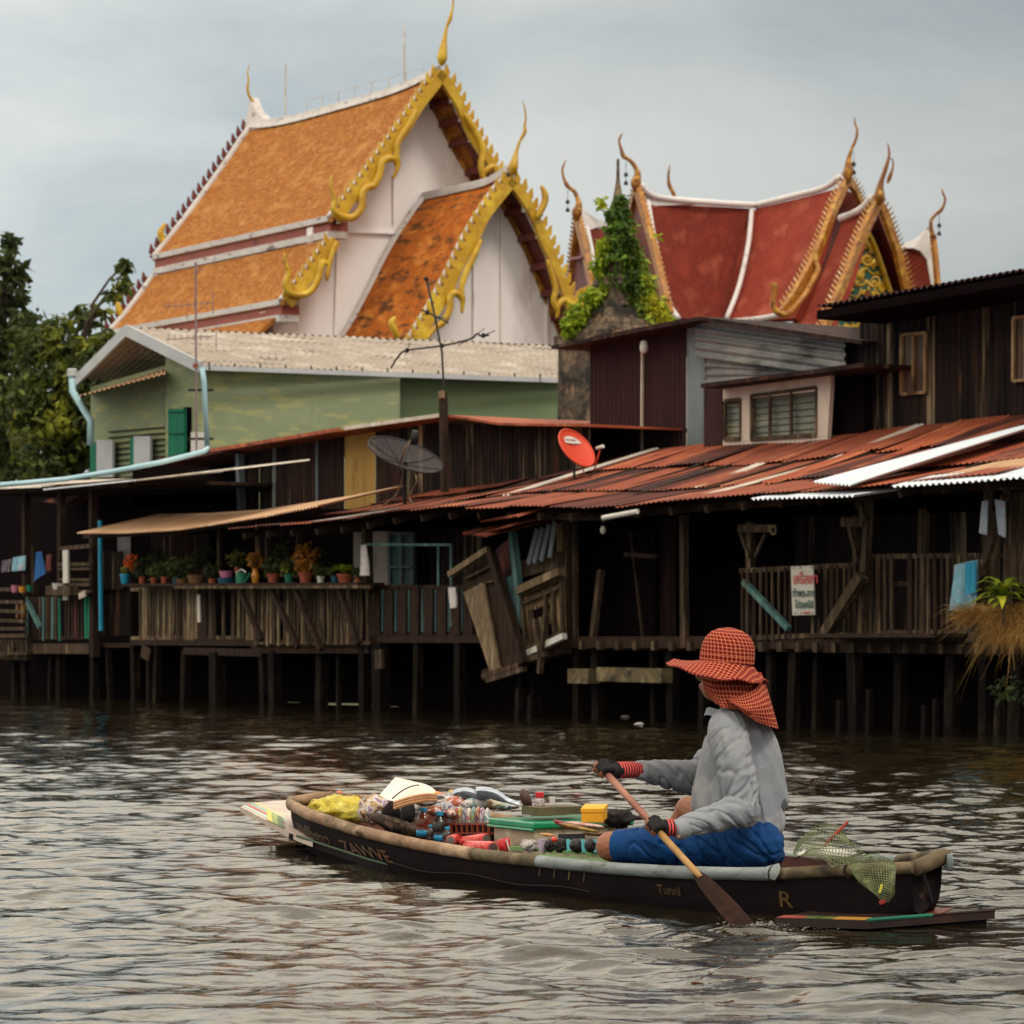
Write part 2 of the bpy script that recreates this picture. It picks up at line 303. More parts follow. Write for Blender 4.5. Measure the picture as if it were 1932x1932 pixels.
def barge(pl,cur,t,mat,par,side,width=.21,tooth=.25,step=.25,thick=.14,bow=True,name='bargeboard',label=None):
    "flame-toothed board along a gable edge; cur runs from the apex down, side=-1 for the left slope"
    mb=MB(); pts=[Vector((a,b)) for a,b in cur]; L=[0]
    for i in range(1,len(pts)): L.append(L[-1]+(pts[i]-pts[i-1]).length)
    def at(l):
        l=max(0,min(L[-1],l))
        for i in range(1,len(L)):
            if L[i]>=l: k=(l-L[i-1])/max(1e-9,L[i]-L[i-1]); p=pts[i-1].lerp(pts[i],k); d=(pts[i]-pts[i-1]).normalized(); return p,d,Vector((d.y,-d.x))*(-side)*-1
        return pts[-1],(pts[-1]-pts[-2]).normalized(),Vector((0,1))
    n=max(6,int(L[-1]/.12)); W=lambda q,tt: pl.w(q.x,tt,q.y); prev=None
    for i in range(n+1):
        l=L[-1]*i/n; p,d,nn=at(l)
        if nn.y<0: nn=-nn
        wv=width*(1+.13*math.sin(l*4.2)) if bow else width
        cur_=(p+nn*.03,p-nn*wv)
        if prev:
            a0,b0=prev; a1,b1=cur_
            mb.add([W(a0,t),W(a1,t),W(b1,t),W(b0,t),W(a0,t+thick),W(a1,t+thick),W(b1,t+thick),W(b0,t+thick)],[(0,1,2,3),(7,6,5,4),(0,4,5,1),(3,2,6,7)]+([(0,3,7,4)] if i==1 else [])+([(1,5,6,2)] if i==n else []))
        prev=cur_
    l=step*.4
    while l<L[-1]-.05:
        p0,d,nn=at(l); p1,_,_=at(l+step*.62)
        if nn.y<0: nn=-nn
        tip=p0+nn*tooth*.95-d*step*.30; m1=p0.lerp(p1,.9)+nn*tooth*.5-d*step*.02; m0=p0+nn*tooth*.45-d*.02
        poly=[p0,p1,m1,tip,m0]; mb.prism([W(q,t+.03) for q in poly],Vector((pl.n.x,pl.n.y,0))*(thick-.06))
        l+=step
    o=mb.build(name,mat,par)
    if label: o['label']=label
    return o
def offs(cur,side,dl,dz=0):
    return [(a,b+dz) for a,b in cur]
def slope(pl,cur,t0,t1,mat,par,thick=.12,name='roof',sag=0,nt=10,label=None,drop=0,fl=0):
    mb=MB(); L=[0]
    for i in range(1,len(cur)): L.append(L[-1]+math.dist(cur[i],cur[i-1]))
    def zs(k): return -sag*(1-(2*k-1)**4)
    def sh(l0,dz):
        def fn(u,v):
            i=v*(len(cur)-1); i0=min(int(i),len(cur)-2); k=i-i0; a=cur[i0][0]*(1-k)+cur[i0+1][0]*k; z=cur[i0][1]*(1-k)+cur[i0+1][1]*k
            return pl.w(a,t0+(t1-t0)*u,z+zs(u)*(1-v)+dz),(u*(t1-t0),L[i0]*(1-k)+L[i0+1]*k)
        return fn
    mb.patch(sh(0,0),nt,len(cur)-1); mb.patch(sh(0,-thick),nt,len(cur)-1)
    # close front, back and eave edges
    nn=len(cur)-1; n1=(nt+1)*(nn+1)
    for v in range(nn):
        for cx in (0,nt):
            a=v*(nt+1)+cx; b_=(v+1)*(nt+1)+cx; mb.f.append((a,b_,n1+b_,n1+a)); mb.m.append(0)
    for uu in range(nt):
        a=nn*(nt+1)+uu; mb.f.append((a,a+1,n1+a+1,n1+a)); mb.m.append(0)
    o=mb.build(name,mat,par,smooth=False)
    if label: o['label']=label
    return o
def mir(cur,s0): return [(2*s0-a,b) for a,b in cur]
LT=10.25
mainL=curvept(G1,[(833,132),(812,160),(786,200),(750,252),(712,305),(672,358),(632,408)])
mainR=curvept(G1,[(833,132),(850,150),(871,188),(884,218),(912,270),(934,306),(958,348),(985,400)])
t2L=curvept(G1,[(630,449),(604,486),(574,526),(540,566)])
t2R=mir(t2L,G1.st(833,132)[0]-.25)
t3L=curvept(G1,[(560,578),(530,602),(498,632),(470,664)])
for cur,nm in ((mainL,'left'),(mainR,'right')):
    slope(G1,cur,.12,LT,M['otile'],temple,name='roof',sag=.22)
slope(G1,t2L,.12,LT,M['otile'],temple); slope(G1,t2R,.12,LT,M['otile'],temple)
slope(G1,t3L,.5,LT-1,M['otile'],temple)
def verge(pl,cur,t,par,side,w_=.16,th=.12,up=.05,mat=None):
    mb=MB(); pts=[Vector(c) for c in cur]
    for i in range(len(pts)-1):
        a=pts[i];b=pts[i+1]; d=(b-a).normalized(); nn=Vector((-d.y,d.x)); nn=nn if nn.y>0 else -nn
        q=[a+nn*up,b+nn*up,b-nn*.1,a-nn*.1]
        mb.prism([pl.w(p.x,t,p.y) for p in q],Vector((pl.n.x,pl.n.y,0))*w_)
    return mb.build('verge',mat or M['verge'],par)
for cur in (mainL,mainR,t2L):
    verge(G1,cur,.14,temple,0,.2,up=.08); 
for cur in (mainL,t2L): verge(G1,cur,LT-.25,temple,0,.22,up=.06)
# eave bands below each tier: white strip, red fascia, white strip
def eave(pl,cur,t0,t1,par,h=(.10,.20,.14)):
    a,z=cur[-1]; z-=.0; d=-1 if cur[-1][0]<cur[0][0] else 1
    mb=MB(); 
    def bx(zt,zb,off,mi):
        p=[pl.w(a+d*off,t0,zt),pl.w(a+d*off,t0,zb),pl.w(a-d*.5,t0,zb),pl.w(a-d*.5,t0,zt)]; mb.prism(p,Vector((pl.n.x,pl.n.y,0))*(t1-t0),mi)
    bx(z+.05,z-.09,.05,0); bx(z-.093,z-.33,-.03,1); bx(z-.333,z-.50,.03,0)
    mb.build('eave_band',[M['verge'],M['band']],par)
eave(G1,mainL,.3,LT-.1,temple); eave(G1,t2L,.3,LT-.1,temple)
barge(G1,mainL,0,M['gold'],temple,-1); barge(G1,mainR,0,M['gold'],temple,1); barge(G1,t2L,0,M['gold'],temple,-1,width=.22)
barge(G1,t2R,0,M['gold'],temple,1,width=.22)
barge(G1,mainL,LT,M['maroon'],temple,-1,label='maroon back face of the rear bargeboard'); barge(G1,t2L,LT,M['maroon'],temple,-1,width=.2,label='maroon back face of the rear bargeboard')
# serpent bodies that wind along the gable edges
def snake(pl,pts,r,par,mat,t=-.1,name='serpent',n=6,tap=1):
    c=smooth_poly([pl.at(x,y,t) for x,y in pts],4); m=len(c)
    rr=[r*(1 if not tap else (1-.75*max(0,(i/m-.7)/.3))*(.5+.5*min(1,i/m/.12))) for i in range(m)]
    return MB().tube(c,rr,n).build(name,mat,par,smooth=True)
PXM=6000/80
snake(G1,[(786,206),(774,232),(752,266),(748,292),(751,312),(742,337)],.085,temple,M['gold'])
snake(G1,[(748,312),(744,301),(733,299),(721,306),(717,326),(706,349),(692,354),(684,368),(682,392),(666,410),(644,408),(629,394),(632,378),(624,352),(626,331)],.10,temple,M['gold'])
snake(G1,[(636,455),(626,480),(619,511),(617,530)],.07,temple,M['gold'])
snake(G1,[(620,500),(610,494),(604,506),(600,525),(590,545),(572,556),(548,553),(539,535),(545,515),(538,496),(537,477)],.09,temple,M['gold'])
snake(G1,[(876,214),(893,241),(911,282),(907,310),(912,335),(916,348)],.085,temple,M['gold'])
snake(G1,[(912,330),(920,319),(933,315),(939,329),(952,346),(968,372)],.09,temple,M['gold'])
snake(G1,[(305,488),(319,470),(309,458),(303,438),(312,422)],.10,temple,M['gold'],t=LT); snake(G1,[(224,622),(235,602),(226,590),(221,569)],.10,temple,M['gold'],t=LT)
def chofa(pl,pts,rad,par,mat,t=0,name='roof_finial',extra=None,M_=None):
    c=[];rr=[]
    P3=[pl.at(x,y,t) for x,y in pts]; c=smooth_poly(P3,4); R_=smooth_poly([Vector((r,0,0)) for r in rad],4); rr=[max(.008,v.x) for v in R_]
    return MB().tube(c,rr,8,flat=.7).build(name,mat,par,smooth=True)
chofa(G1,[(833,124),(834,112),(836,92),(839,72),(843,50),(849,36),(853,18),(855,2),(852,-14)],[.06,.18,.15,.085,.055,.075,.045,.035,.008],temple,M['gold'])
chofa(G1,[(479,205),(480,197),(470,180),(467,165),(469,150),(467,136),(472,118)],[.10,.07,.06,.055,.04,.03,.008],temple,M['gold'],t=LT)
# ridge cap, with its flared grey ends, and the thin lightning wire on small posts
mb=MB(); s0,z0=G1.st(833,132)
rp=[]
for i in range(25):
    k=i/24; t=.15+(LT-.2)*k; z=z0+.06-.22*(1-(2*k-1)**4); rp.append((s0,t,z))
for i in range(24):
    a,b=rp[i],rp[i+1]
    for (w_,dz,mi) in ((.10,-.01,0),(.17,-.10,1)):
        q=lambda r,x,y: G1.w(r[0]+x,r[1],r[2]+dz+y)
        mb.add([q(a,-w_,-.07),q(a,w_,-.07),q(a,w_*.6,.07),q(a,-w_*.6,.07),q(b,-w_,-.07),q(b,w_,-.07),q(b,w_*.6,.07),q(b,-w_*.6,.07)],[(3,2,6,7),(1,5,6,2),(0,3,7,4),(0,1,2,3),(5,4,7,6)],None,mi)
mb.build('ridge_cap',[M['verge'],M['verge']],temple)
mb=MB(); f=[G1.w(s0,LT+.05,z0+.75),G1.w(s0,LT-.25,z0+.35),G1.w(s0,LT-.75,z0+.05),G1.w(s0,LT-1.3,z0-.12),G1.w(s0-.25,LT-.5,z0-.55),G1.w(s0-.22,LT+.05,z0-.35)]
mb.prism(f,G1.w(s0+.25,0,0)-G1.w(s0,0,0)); mb.build('ridge_end',M['verge'],temple)
for px,top in ((537,120),(767,42)):
    b_=G1; k=(833-px)/358*LT*.97
    p=G1.w(s0,k,z0-.1); zt=H+(HY-top)/F*p.y; m_=MB().tube([p,(p.x,p.y,zt)],.028,6)
    for q in range(5): zz=p.z+(zt-p.z)*(.3+.15*q); m_.bar((p.x-.05,p.y,zz),(p.x+.05,p.y,zz),.02)
    m_.build('lightning_rod',M['zincold'],temple)
m_=MB(); prev=None
for i in range(8):
    k=.28+i*.88+.3; p=G1.w(s0,k+.3,z0-.22); q=p+ZZ*.42; m_.tube([p,q],.012,4)
    if prev: m_.tube([prev,q],.008,4)
    prev=q
m_.build('ridge_wire',M['zincold'],temple)
# gable wall set back under the roof, dark red soffit, mouldings
WK=1.15
def gwall(pl,L_,R_,t,zb,mat,par,inset=.16,name='wall',th=.3):
    pts=[Vector(p) for p in L_][::-1]+[Vector(p) for p in R_][1:]
    pts=[Vector((p.x,p.y-inset)) for p in pts]; a,b=pts[0],pts[-1]
    poly=[pl.w(a.x,t,zb)]+[pl.w(p.x,t,p.y) for p in pts]+[pl.w(b.x,t,zb)]
    return MB().prism(poly,Vector((pl.n.x,pl.n.y,0))*th).build(name,mat,par)
gwall(G1,mainL,mainR,WK,5.5,M['plaster'],temple)
lowL=[(mainL[-1][0]-.1,7.0+.0),(t2L[0][0],t2L[0][1])]
mb=MB(); aL=t2L[-1][0]; aR=2*s0-aL; z2=t2L[-1][1]
pts=[(aL+.25,0),(aL+.25,z2-.4)]+[(p[0]+.02,p[1]-.2) for p in t2L[::-1]]+[(s0,t2L[0][1]+1.2)]+[(2*s0-p[0],p[1]-.2) for p in t2L]+[(aR-.25,z2-.4),(aR-.25,0)]
mb.prism([G1.w(a,WK+.003,z) for a,z in pts],R3*.3); mb.build('wall',M['plaster'],temple)
# body below the eaves with a row of barred windows
mb=MB(); a0=aL+.35; mb.prism([G1.w(a0,WK+.4,0),G1.w(a0,WK+.4,z2-.3),G1.w(2*s0-a0,WK+.4,z2-.3),G1.w(2*s0-a0,WK+.4,0)],R3*(LT-2.5)); body=mb.build('wall',M['offwhite'],temple)
M['grille']=mk('window_grille',[C(120,116,112),C(104,100,98)],(3,3,3))
for i in range(5):
    t=WK+1.1+i*1.45; zt=z2-.42
    fr=MB(); e=G1.w(a0-.03,t,0); 
    for (tt0,tt1,zz0,zz1) in ((0,1.15,zt-.06,zt),(0,1.15,zt-.95,zt-.89),(0,.06,zt-.89,zt-.06),(1.09,1.15,zt-.89,zt-.06)):
        fr.prism([G1.w(a0-.06,t+tt0,zz0),G1.w(a0-.06,t+tt0,zz1),G1.w(a0+.02,t+tt0,zz1),G1.w(a0+.02,t+tt0,zz0)],R3*(tt1-tt0))
    wf=fr.build('window',M['white'],temple)
    gr=MB().prism([G1.w(a0-.015,t+.06,zt-.89),G1.w(a0-.015,t+.06,zt-.06),G1.w(a0-.01,t+.06,zt-.06),G1.w(a0-.01,t+.06,zt-.89)],R3*1.03)
    gr.build('pane',M['grille'],wf)
    bars=MB()
    for j in range(7): q=G1.w(a0-.035,t+.12+j*.14,zt-.89); bars.bar(q,q+ZZ*.83,.03)
    bars.build('window_bars',M['white'],wf)
mo=MB()
for (x0,y0,x1,y1) in ((632,478,700,481),(700,481,760,484)): pass
for px,ya,yb in ((742,330,420),(905,270,350)):
    p=G1.at(px,ya,WK-.03); q=G1.at(px,yb,WK-.03); mo.bar(p,q,.09,.05)
p=G1.at(640,437,WK-.03); q=G1.at(762,441,WK-.03); mo.bar(p,q,.12,.05)
p=G1.at(636,460,WK-.03); q=G1.at(630,640,WK-.03); mo.bar(p,q,.10,.05)
mo.build('wall_moulding',M['plaster'],temple)['kind']='stuff'
def purlins(pl,cur,t0,t1,par,n=5,mat=None,frac=(.22,.95)):
    for i in range(n):
        k=frac[0]+(frac[1]-frac[0])*i/(n-1); j=int(k*(len(cur)-1)); a,z=cur[j]; q0=pl.w(a,t0,z-.32); q1=pl.w(a,t1,z-.32)
        MB().bar(q0,q1,.13,.17).build('purlin',mat or M['maroon'],par)
        MB().bar(q0-R3*.09,q0-R3*.002,.10,.13).build('purlin_end',M['verge'],par)
def soffit(pl,cur,t0,t1,par,mat=None,dz=-.15):
    mb=MB()
    mb.patch(lambda u,v:((lambda c:(pl.w(c[0],t0+(t1-t0)*u,c[1]+dz),(u,v)))(cur[round(v*(len(cur)-1))])),1,len(cur)-1); mb.build('soffit',mat or M['maroon'],par)
soffit(G1,mainR,.16,WK,temple); soffit(G1,mainL,.16,WK,temple); purlins(G1,mainR,.2,WK,temple,6); purlins(G1,mainL,.2,WK,temple,6)
# yellow rake strip where wall meets soffit
def rake(pl,cur,t,par,mat,w_=.12,drop=.3):
    mb=MB(); 
    for i in range(len(cur)-1): mb.bar(pl.w(cur[i][0],t,cur[i][1]-drop),pl.w(cur[i+1][0],t,cur[i+1][1]-drop),.05,w_)
    mb.build('rake_strip',mat,par)
rake(G1,mainR[3:],WK-.04,temple,M['golddark'])
# the porch roof in front
s9=G1; K=G1.at(800,398,WK); Q=K-R3*4.25
G2=VP((Q.x,Q.y),GD,RD); G2.o=Vector((Q.x,Q.y))
pL=curvept(G2,[(966,334),(946,356),(926,386),(906,416),(882,459),(860,505),(840,544),(821,580),(789,632),(758,690)])
pR=curvept(G2,[(966,334),(985,352),(1004,384),(1026,428),(1046,474),(1062,516),(1078,552),(1096,596),(1112,640)])
slope(G2,pL,.12,4.15,M['otile2'],temple,sag=.05,name='porch_roof'); slope(G2,pR,.12,4.15,M['otile2'],temple,sag=.05,name='porch_roof')
verge(G2,pL,.14,temple,0,.2,up=.1); verge(G2,pR,.14,temple,0,.2,up=.1); verge(G2,pL,3.95,temple,0,.16,up=.08)
barge(G2,pL,0,M['gold'],temple,-1,width=.20,tooth=.25,step=.25); barge(G2,pR,0,M['gold'],temple,1,width=.20,tooth=.25,step=.25)
chofa(G2,[(966,331),(968,318),(971,303),(974,288),(980,268),(990,249),(990,236),(992,222),(990,205),(986,188)],[.06,.17,.13,.07,.05,.07,.045,.035,.03,.008],temple,M['gold'])
snake(G2,[(908,452),(893,486),(877,520),(870,546),(873,568),(871,591)],.085,temple,M['gold'])
snake(G2,[(871,568),(866,556),(857,553),(849,562),(849,580),(838,606),(818,622),(806,640)],.095,temple,M['gold'])
snake(G2,[(1032,490),(1044,526),(1048,550),(1044,568),(1052,585),(1050,600)],.085,temple,M['gold'])
snake(G2,[(1050,585),(1056,571),(1069,567),(1078,586),(1090,610),(1100,640)],.09,temple,M['gold'])
snake(G2,[(1012,412),(1020,398),(1028,380),(1028,366),(1021,350)],.085,temple,M['gold']); snake(G2,[(752,640),(742,618),(739,608),(746,598)],.08,temple,M['gold'])
gwall(G2,pL,pR,1.0,4.2,M['plaster'],temple); soffit(G2,pR,.16,1.0,temple); soffit(G2,pL,.16,1.0,temple); purlins(G2,pR,.2,1.0,temple,6); purlins(G2,pL,.2,1.0,temple,6); rake(G2,pR[3:],.96,temple,M['golddark'])
a0=pL[-1][0]+.4;a1=pR[-1][0]-.4; MB().prism([G2.w(a0,1.003,0),G2.w(a0,1.003,4.3),G2.w(a1,1.003,4.3),G2.w(a1,1.003,0)],R3*3.2).build('wall',M['plaster'],temple)
mb=MB(); sp,zp=G2.st(966,334)
for i in range(12):
    k0=i/12;k1=(i+1)/12; f_=lambda k: .22*max(0,(1-k*3))**2
    mb.bar(G2.w(sp,.12+4.05*k0,zp+.02+f_(k0)-.06),G2.w(sp,.12+4.05*k1,zp+.02+f_(k1)-.06),.26,.14); mb.bar(G2.w(sp,.12+4.05*k0,zp+.11+f_(k0)-.06),G2.w(sp,.12+4.05*k1,zp+.11+f_(k1)-.06),.14,.09)
mb.build('ridge_cap',M['verge'],temple)
for px in (800,838,905,940,1000):
    p=G2.at(px,560,.97); q=G2.at(px,760,.97)
mo=MB()
for px,ya in ((893,500),(945,400),(1032,520)):
    p=G2.at(px,ya,.97); mo.bar(p,(p.x,p.y,3.2),.08,.05)
mo.build('wall_moulding',M['plaster'],temple)['kind']='stuff'
# ---------------------------------------------------------------- the smaller hall with crossing red roofs
def tilemat(name,stops,k=7.5,dark=.62,diag=True,ang=0):
    m=mk(name,stops,(.6,.6,1),coord='UV',rough=.8,spec=.12,detail=4); t=m.node_tree; n=t.nodes; l=t.links; b=n['Principled BSDF']
    tc=n.new('ShaderNodeTexCoord'); outs=[]
    for r in ((45,-45) if diag else (0,90)):
        mp=n.new('ShaderNodeMapping'); mp.inputs['Rotation'].default_value=(0,0,math.radians(r)); l.new(tc.outputs['UV'],mp.inputs[0])
        w=n.new('ShaderNodeTexWave'); w.wave_type='BANDS'; w.bands_direction='X'; w.wave_profile='SAW'; w.inputs['Scale'].default_value=k/6.283*2; w.inputs['Distortion'].default_value=.25; w.inputs['Detail Scale'].default_value=.3; l.new(mp.outputs[0],w.inputs[0]); outs.append(w.outputs['Fac'])
    mm=n.new('ShaderNodeMath'); mm.operation='MINIMUM'; l.new(outs[0],mm.inputs[0]); l.new(outs[1],mm.inputs[1])
    mr=n.new('ShaderNodeMapRange'); mr.inputs[1].default_value=.02; mr.inputs[2].default_value=.35; mr.inputs[3].default_value=dark; mr.inputs[4].default_value=1.12; l.new(mm.outputs[0],mr.inputs[0])
    sv=n.new('ShaderNodeVectorMath'); sv.operation='SCALE'; src=b.inputs['Base Color'].links[0].from_socket; l.new(src,sv.inputs[0]); l.new(mr.outputs[0],sv.inputs['Scale']); l.new(sv.outputs[0],b.inputs['Base Color'])
    bp=n.new('ShaderNodeBump'); bp.inputs['Strength'].default_value=.8; bp.inputs['Distance'].default_value=.04; l.new(mm.outputs[0],bp.inputs['Height']); l.new(bp.outputs[0],b.inputs['Normal']); return m
M['redtile']=tilemat('red_tiles_diamond',[C(146,60,44),C(122,48,36),C(162,80,60)],k=6.5,dark=.5)
M['redtile2']=tilemat('red_tiles_rows',[C(152,64,46),C(134,52,38),C(168,88,66)],k=8,dark=.7,diag=False)
M['white2']=mk('white_ridge_mortar',[C(232,228,226),C(214,208,206)],(1,1,1),rough=.7,layers=((C(176,160,156),(2,2,2),.6,.72),))
hall=T('shrine_hall',(P(1430,1190,97).x,97,0),'ornate hall with red tiled crossing roofs, white ridges and gold finials','temple')
def coons(top,bot,mat,par,name='roof',nu=14,nv=8,sag=.25,th=.15,uvk=1):
    top=smooth_poly(top,6);bot=smooth_poly(bot,6)
    def s_(c,u): k=u*(len(c)-1); i=min(int(k),len(c)-2); return c[i].lerp(c[i+1],k-i)
    A=(s_(top,0)-s_(top,1)).length; Bh=(s_(top,.5)-s_(bot,.5)).length
    nrm=(top[-1]-top[0]).cross(bot[0]-top[0]).normalized(); nrm=nrm if nrm.y<0 else -nrm
    mb=MB()
    for off in (0,th): mb.patch(lambda u,v:(s_(top,u).lerp(s_(bot,u),v)-nrm*(sag*4*v*(1-v)*.6+off),(u*A,v*Bh)),nu,nv)
    n1=(nu+1)*(nv+1)
    for u in range(nu):
        for r in (0,nv): a=r*(nu+1)+u; mb.f.append((a,a+1,n1+a+1,n1+a)); mb.m.append(0)
    for v in range(nv):
        for c_ in (0,nu): a=v*(nu+1)+c_; b=a+nu+1; mb.f.append((a,b,n1+b,n1+a)); mb.m.append(0)
    return mb.build(name,mat,par)
def strip(pts,w,mat,par,name='ridge_cap',h=None): 
    mb=MB(); c=smooth_poly(pts,4)
    return MB().tube(c,w/2,8).build(name,mat,par,smooth=True)
def PP(*q): return [P(x,y,Y) for x,y,Y in q]
# left wing
coons(PP((1226,386,96),(1320,388,98.2),(1422,394,100)),PP((1276,600,93.5),(1370,603,96.2)),M['redtile'],hall,sag=.35)
coons(PP((1426,393,100),(1500,376,98),(1578,356,96)),PP((1374,603,96.2),(1434,604,94.3),(1500,600,92.5)),M['redtile2'],hall,sag=.35)
strip(PP((1209,348,95.7),(1222,364,95.9),(1250,374,96.5),(1339,382,98.2),(1426,387,100)),.19,M['white2'],hall); strip(PP((1426,387,100),(1500,369,98),(1556,354,96.6),(1584,334,95.9)),.19,M['white2'],hall)
MB().prism(PP((1205,340,95.9),(1220,362,96),(1245,373,96.4),(1330,384,98),(1240,388,96.3),(1226,402,96)),(0,.25,0)).build('ridge_end',M['white2'],hall)
strip(PP((1418,392,99.9),(1412,459,98.6),(1394,540,97),(1371,600,95.9)),.16,M['white2'],hall,'valley_strip'); strip(PP((1222,380,95.9),(1231,434,95),(1246,509,94.2),(1262,572,93.7),(1280,601,93.3)),.17,M['white2'],hall,'verge')
def ornbarge(pts,w_,mat,par,n=24,tooth=.16,th=.16,side=(-1,0),name='bargeboard'):
    c=smooth_poly(pts,5); mb=MB()
    for i in range(len(c)-1): mb.bar(c[i],c[i+1],th,w_)
    tot=sum((c[i+1]-c[i]).length for i in range(len(c)-1)); st=tot/n; acc=0; k=0
    for i in range(len(c)-1):
        d=(c[i+1]-c[i]); L=d.length; d.normalize()
        while k*st<acc+L:
            p=c[i]+d*(k*st-acc); sd=Vector((side[0]*abs(d.z),0,abs(d.x)+.25)).normalized()
            mb.prism([p-d*st*.3+sd*w_*.3,p+d*st*.25+sd*w_*.3,p+sd*(w_*.5+tooth*.8)-d*st*.1,p+sd*(w_*.5+tooth)-d*st*.5],(0,th*.7,0),1); k+=1
        acc+=L
    return mb.build(name,[mat,M['paleglass']],par)
M['ochregold']=mk('mosaic_gold',[C(190,130,42),C(150,92,30),C(206,160,62)],(3,3,3),rough=.35,layers=((C(110,56,30),(5,5,5),.58,.66),))
M['paleglass']=mk('pale_mosaic',[C(214,190,150),C(170,120,60),C(196,150,70)],(4,4,4),rough=.3)
# left end gable of the left wing, seen edge on
ornbarge(PP((1201,352,95.4),(1216,404,94.8),(1234,471,94),(1252,548,93.2),(1262,590,92.9)),.28,M['ochregold'],hall,26,tooth=.05,side=(1,0))
ornbarge(PP((1201,352,95.4),(1192,395,96.6),(1184,450,98),(1176,520,99.5)),.26,M['ochregold'],hall,20,tooth=.05)
MB().prism(PP((1201,375,95.8),(1246,556,93.7),(1250,640,93.6),(1178,640,98),(1184,470,98)),(.25,.2,0)).build('gable_wall',M['maroon'],hall)
def cf(pts,rad,Y,mat=None,bell=None):
    c=smooth_poly([P(x,y,Y) for x,y in pts],4); rr=[max(.007,v.x) for v in smooth_poly([Vector((r,0,0)) for r in rad],4)]
    MB().tube(c,rr,8,flat=.8).build('roof_finial',mat or M['golddark'],hall,smooth=True)
    if bell:
        q=P(*bell,Y); mb=MB().tube([q,q-ZZ*.62],.008,4); mb.lathe([(.01,0),(.05,-.03),(.07,-.12),(.02,-.14)],q-ZZ*.3,8); mb.lathe([(.01,0),(.05,-.03),(.07,-.12),(.02,-.14)],q-ZZ*.55,8); mb.build('wind_bell',M['black'],hall)
cf([(1200,362),(1199,346),(1203,330),(1200,318),(1192,306),(1183,299),(1176,294),(1171,278),(1168,266),(1171,257),(1175,251)],[.08,.19,.13,.09,.08,.075,.09,.055,.045,.04,.01],95.3,bell=(1181,306))
cf([(1274,378),(1270,364),(1263,350),(1261,336),(1262,322),(1264,310)],[.08,.08,.08,.055,.04,.01],99)
# leftmost wing behind the old spire
coons(PP((1112,425,99),(1130,431,99.8),(1200,446,103)),PP((1128,560,96.5),(1210,575,100)),M['redtile'],hall,sag=.2)
MB().prism(PP((1094,384,98.6),(1101,397,98.7),(1126,413,99.4),(1160,422,101),(1160,432,101),(1128,428,99.5),(1112,434,98.8),(1106,470,98.4)),(0,.25,0)).build('ridge_end',M['white2'],hall)
strip(PP((1107,430,98.7),(1117,476,97.8),(1127,520,97),(1136,570,96.3)),.17,M['white2'],hall,'verge')
ornbarge(PP((1089,410,98.4),(1101,460,97.9),(1111,509,97.4),(1122,566,96.8)),.30,M['ochregold'],hall,22,tooth=.05,side=(1,0)); ornbarge(PP((1089,410,98.4),(1083,460,99),(1076,520,99.6),(1070,575,100)),.26,M['ochregold'],hall,20,tooth=.05)
MB().prism(PP((1090,440,98.9),(1110,530,97.9),(1116,640,97.6),(1068,640,100),(1076,530,99.7)),(.15,.3,0)).build('gable_wall',M['maroon'],hall)
strip(PP((1078,490,98.9),(1106,486,97.6)),.16,M['maroon'],hall,'purlin')
cf([(1089,416),(1088,402),(1092,388),(1090,376),(1084,362),(1074,354),(1069,348),(1063,334),(1061,320),(1064,310),(1068,301)],[.10,.20,.14,.09,.08,.075,.085,.05,.045,.04,.01],98.2,bell=(1071,358))
strip(PP((1083,640,97),(1088,590,97),(1102,560,97),(1098,545,97)),.5,M['gold'],hall,'eave_serpent')
# front gables of the right wing
ornbarge(PP((1600,340,95.2),(1588,362,94.9),(1573,395,94.4),(1556,440,93.8),(1538,484,93.2),(1520,520,92.7),(1500,556,92.3),(1476,590,91.9)),.26,M['ochregold'],hall,30,tooth=.17)
ornbarge(PP((1600,340,95.2),(1612,356,95.7),(1622,380,96.2),(1632,404,96.7)),.26,M['ochregold'],hall,11,tooth=.17,side=(1,0))
MB().prism(PP((1426,396,101),(1405,396,101),(1350,640,98),(1400,640,98),(1440,396,101)),(0,.2,0)).build('valley_board',M['redtile2'],hall)
MB().prism(PP((1598,358,96.2),(1562,425,96),(1500,640,95),(1660,640,97.2),(1650,408,97.2),(1618,372,96.6)),(0,.3,0)).build('gable_wall',M['maroon'],hall)
strip(PP((1540,470,93.1),(1538,492,93),(1543,510,92.9),(1532,532,92.6),(1519,556,92.3),(1504,574,92.1),(1486,592,91.8),(1467,589,91.7),(1459,574,91.7),(1461,552,91.7),(1461,534,91.7)),.2,M['ochregold'],hall,'serpent')
cf([(1601,345),(1601,326),(1601,310),(1602,297),(1607,281),(1615,262),(1617,245),(1613,232),(1613,220)],[.06,.19,.14,.09,.06,.055,.045,.035,.01],95,bell=(1611,286))
coons(PP((1590,414,95.3),(1612,407,94.6),(1636,398,93.6)),PP((1478,632,92.6),(1520,640,91.5),(1556,640,90.6)),M['redtile2'],hall,sag=.3)
strip(PP((1586,412,95.3),(1608,404,94.6),(1630,391,93.6),(1646,372,93)),.24,M['white2'],hall)
ornbarge(PP((1657,384,92.7),(1646,402,92.5),(1630,436,92.1),(1614,474,91.7),(1597,520,91.2),(1580,560,90.8),(1562,604,90.4),(1548,640,90)),.27,M['ochregold'],hall,30,tooth=.17)
ornbarge(PP((1657,384,92.7),(1668,402,92.9),(1680,436,93.1),(1693,476,93.4),(1704,520,93.6),(1713,560,93.8),(1720,600,94)),.27,M['ochregold'],hall,26,tooth=.17,side=(1,0))
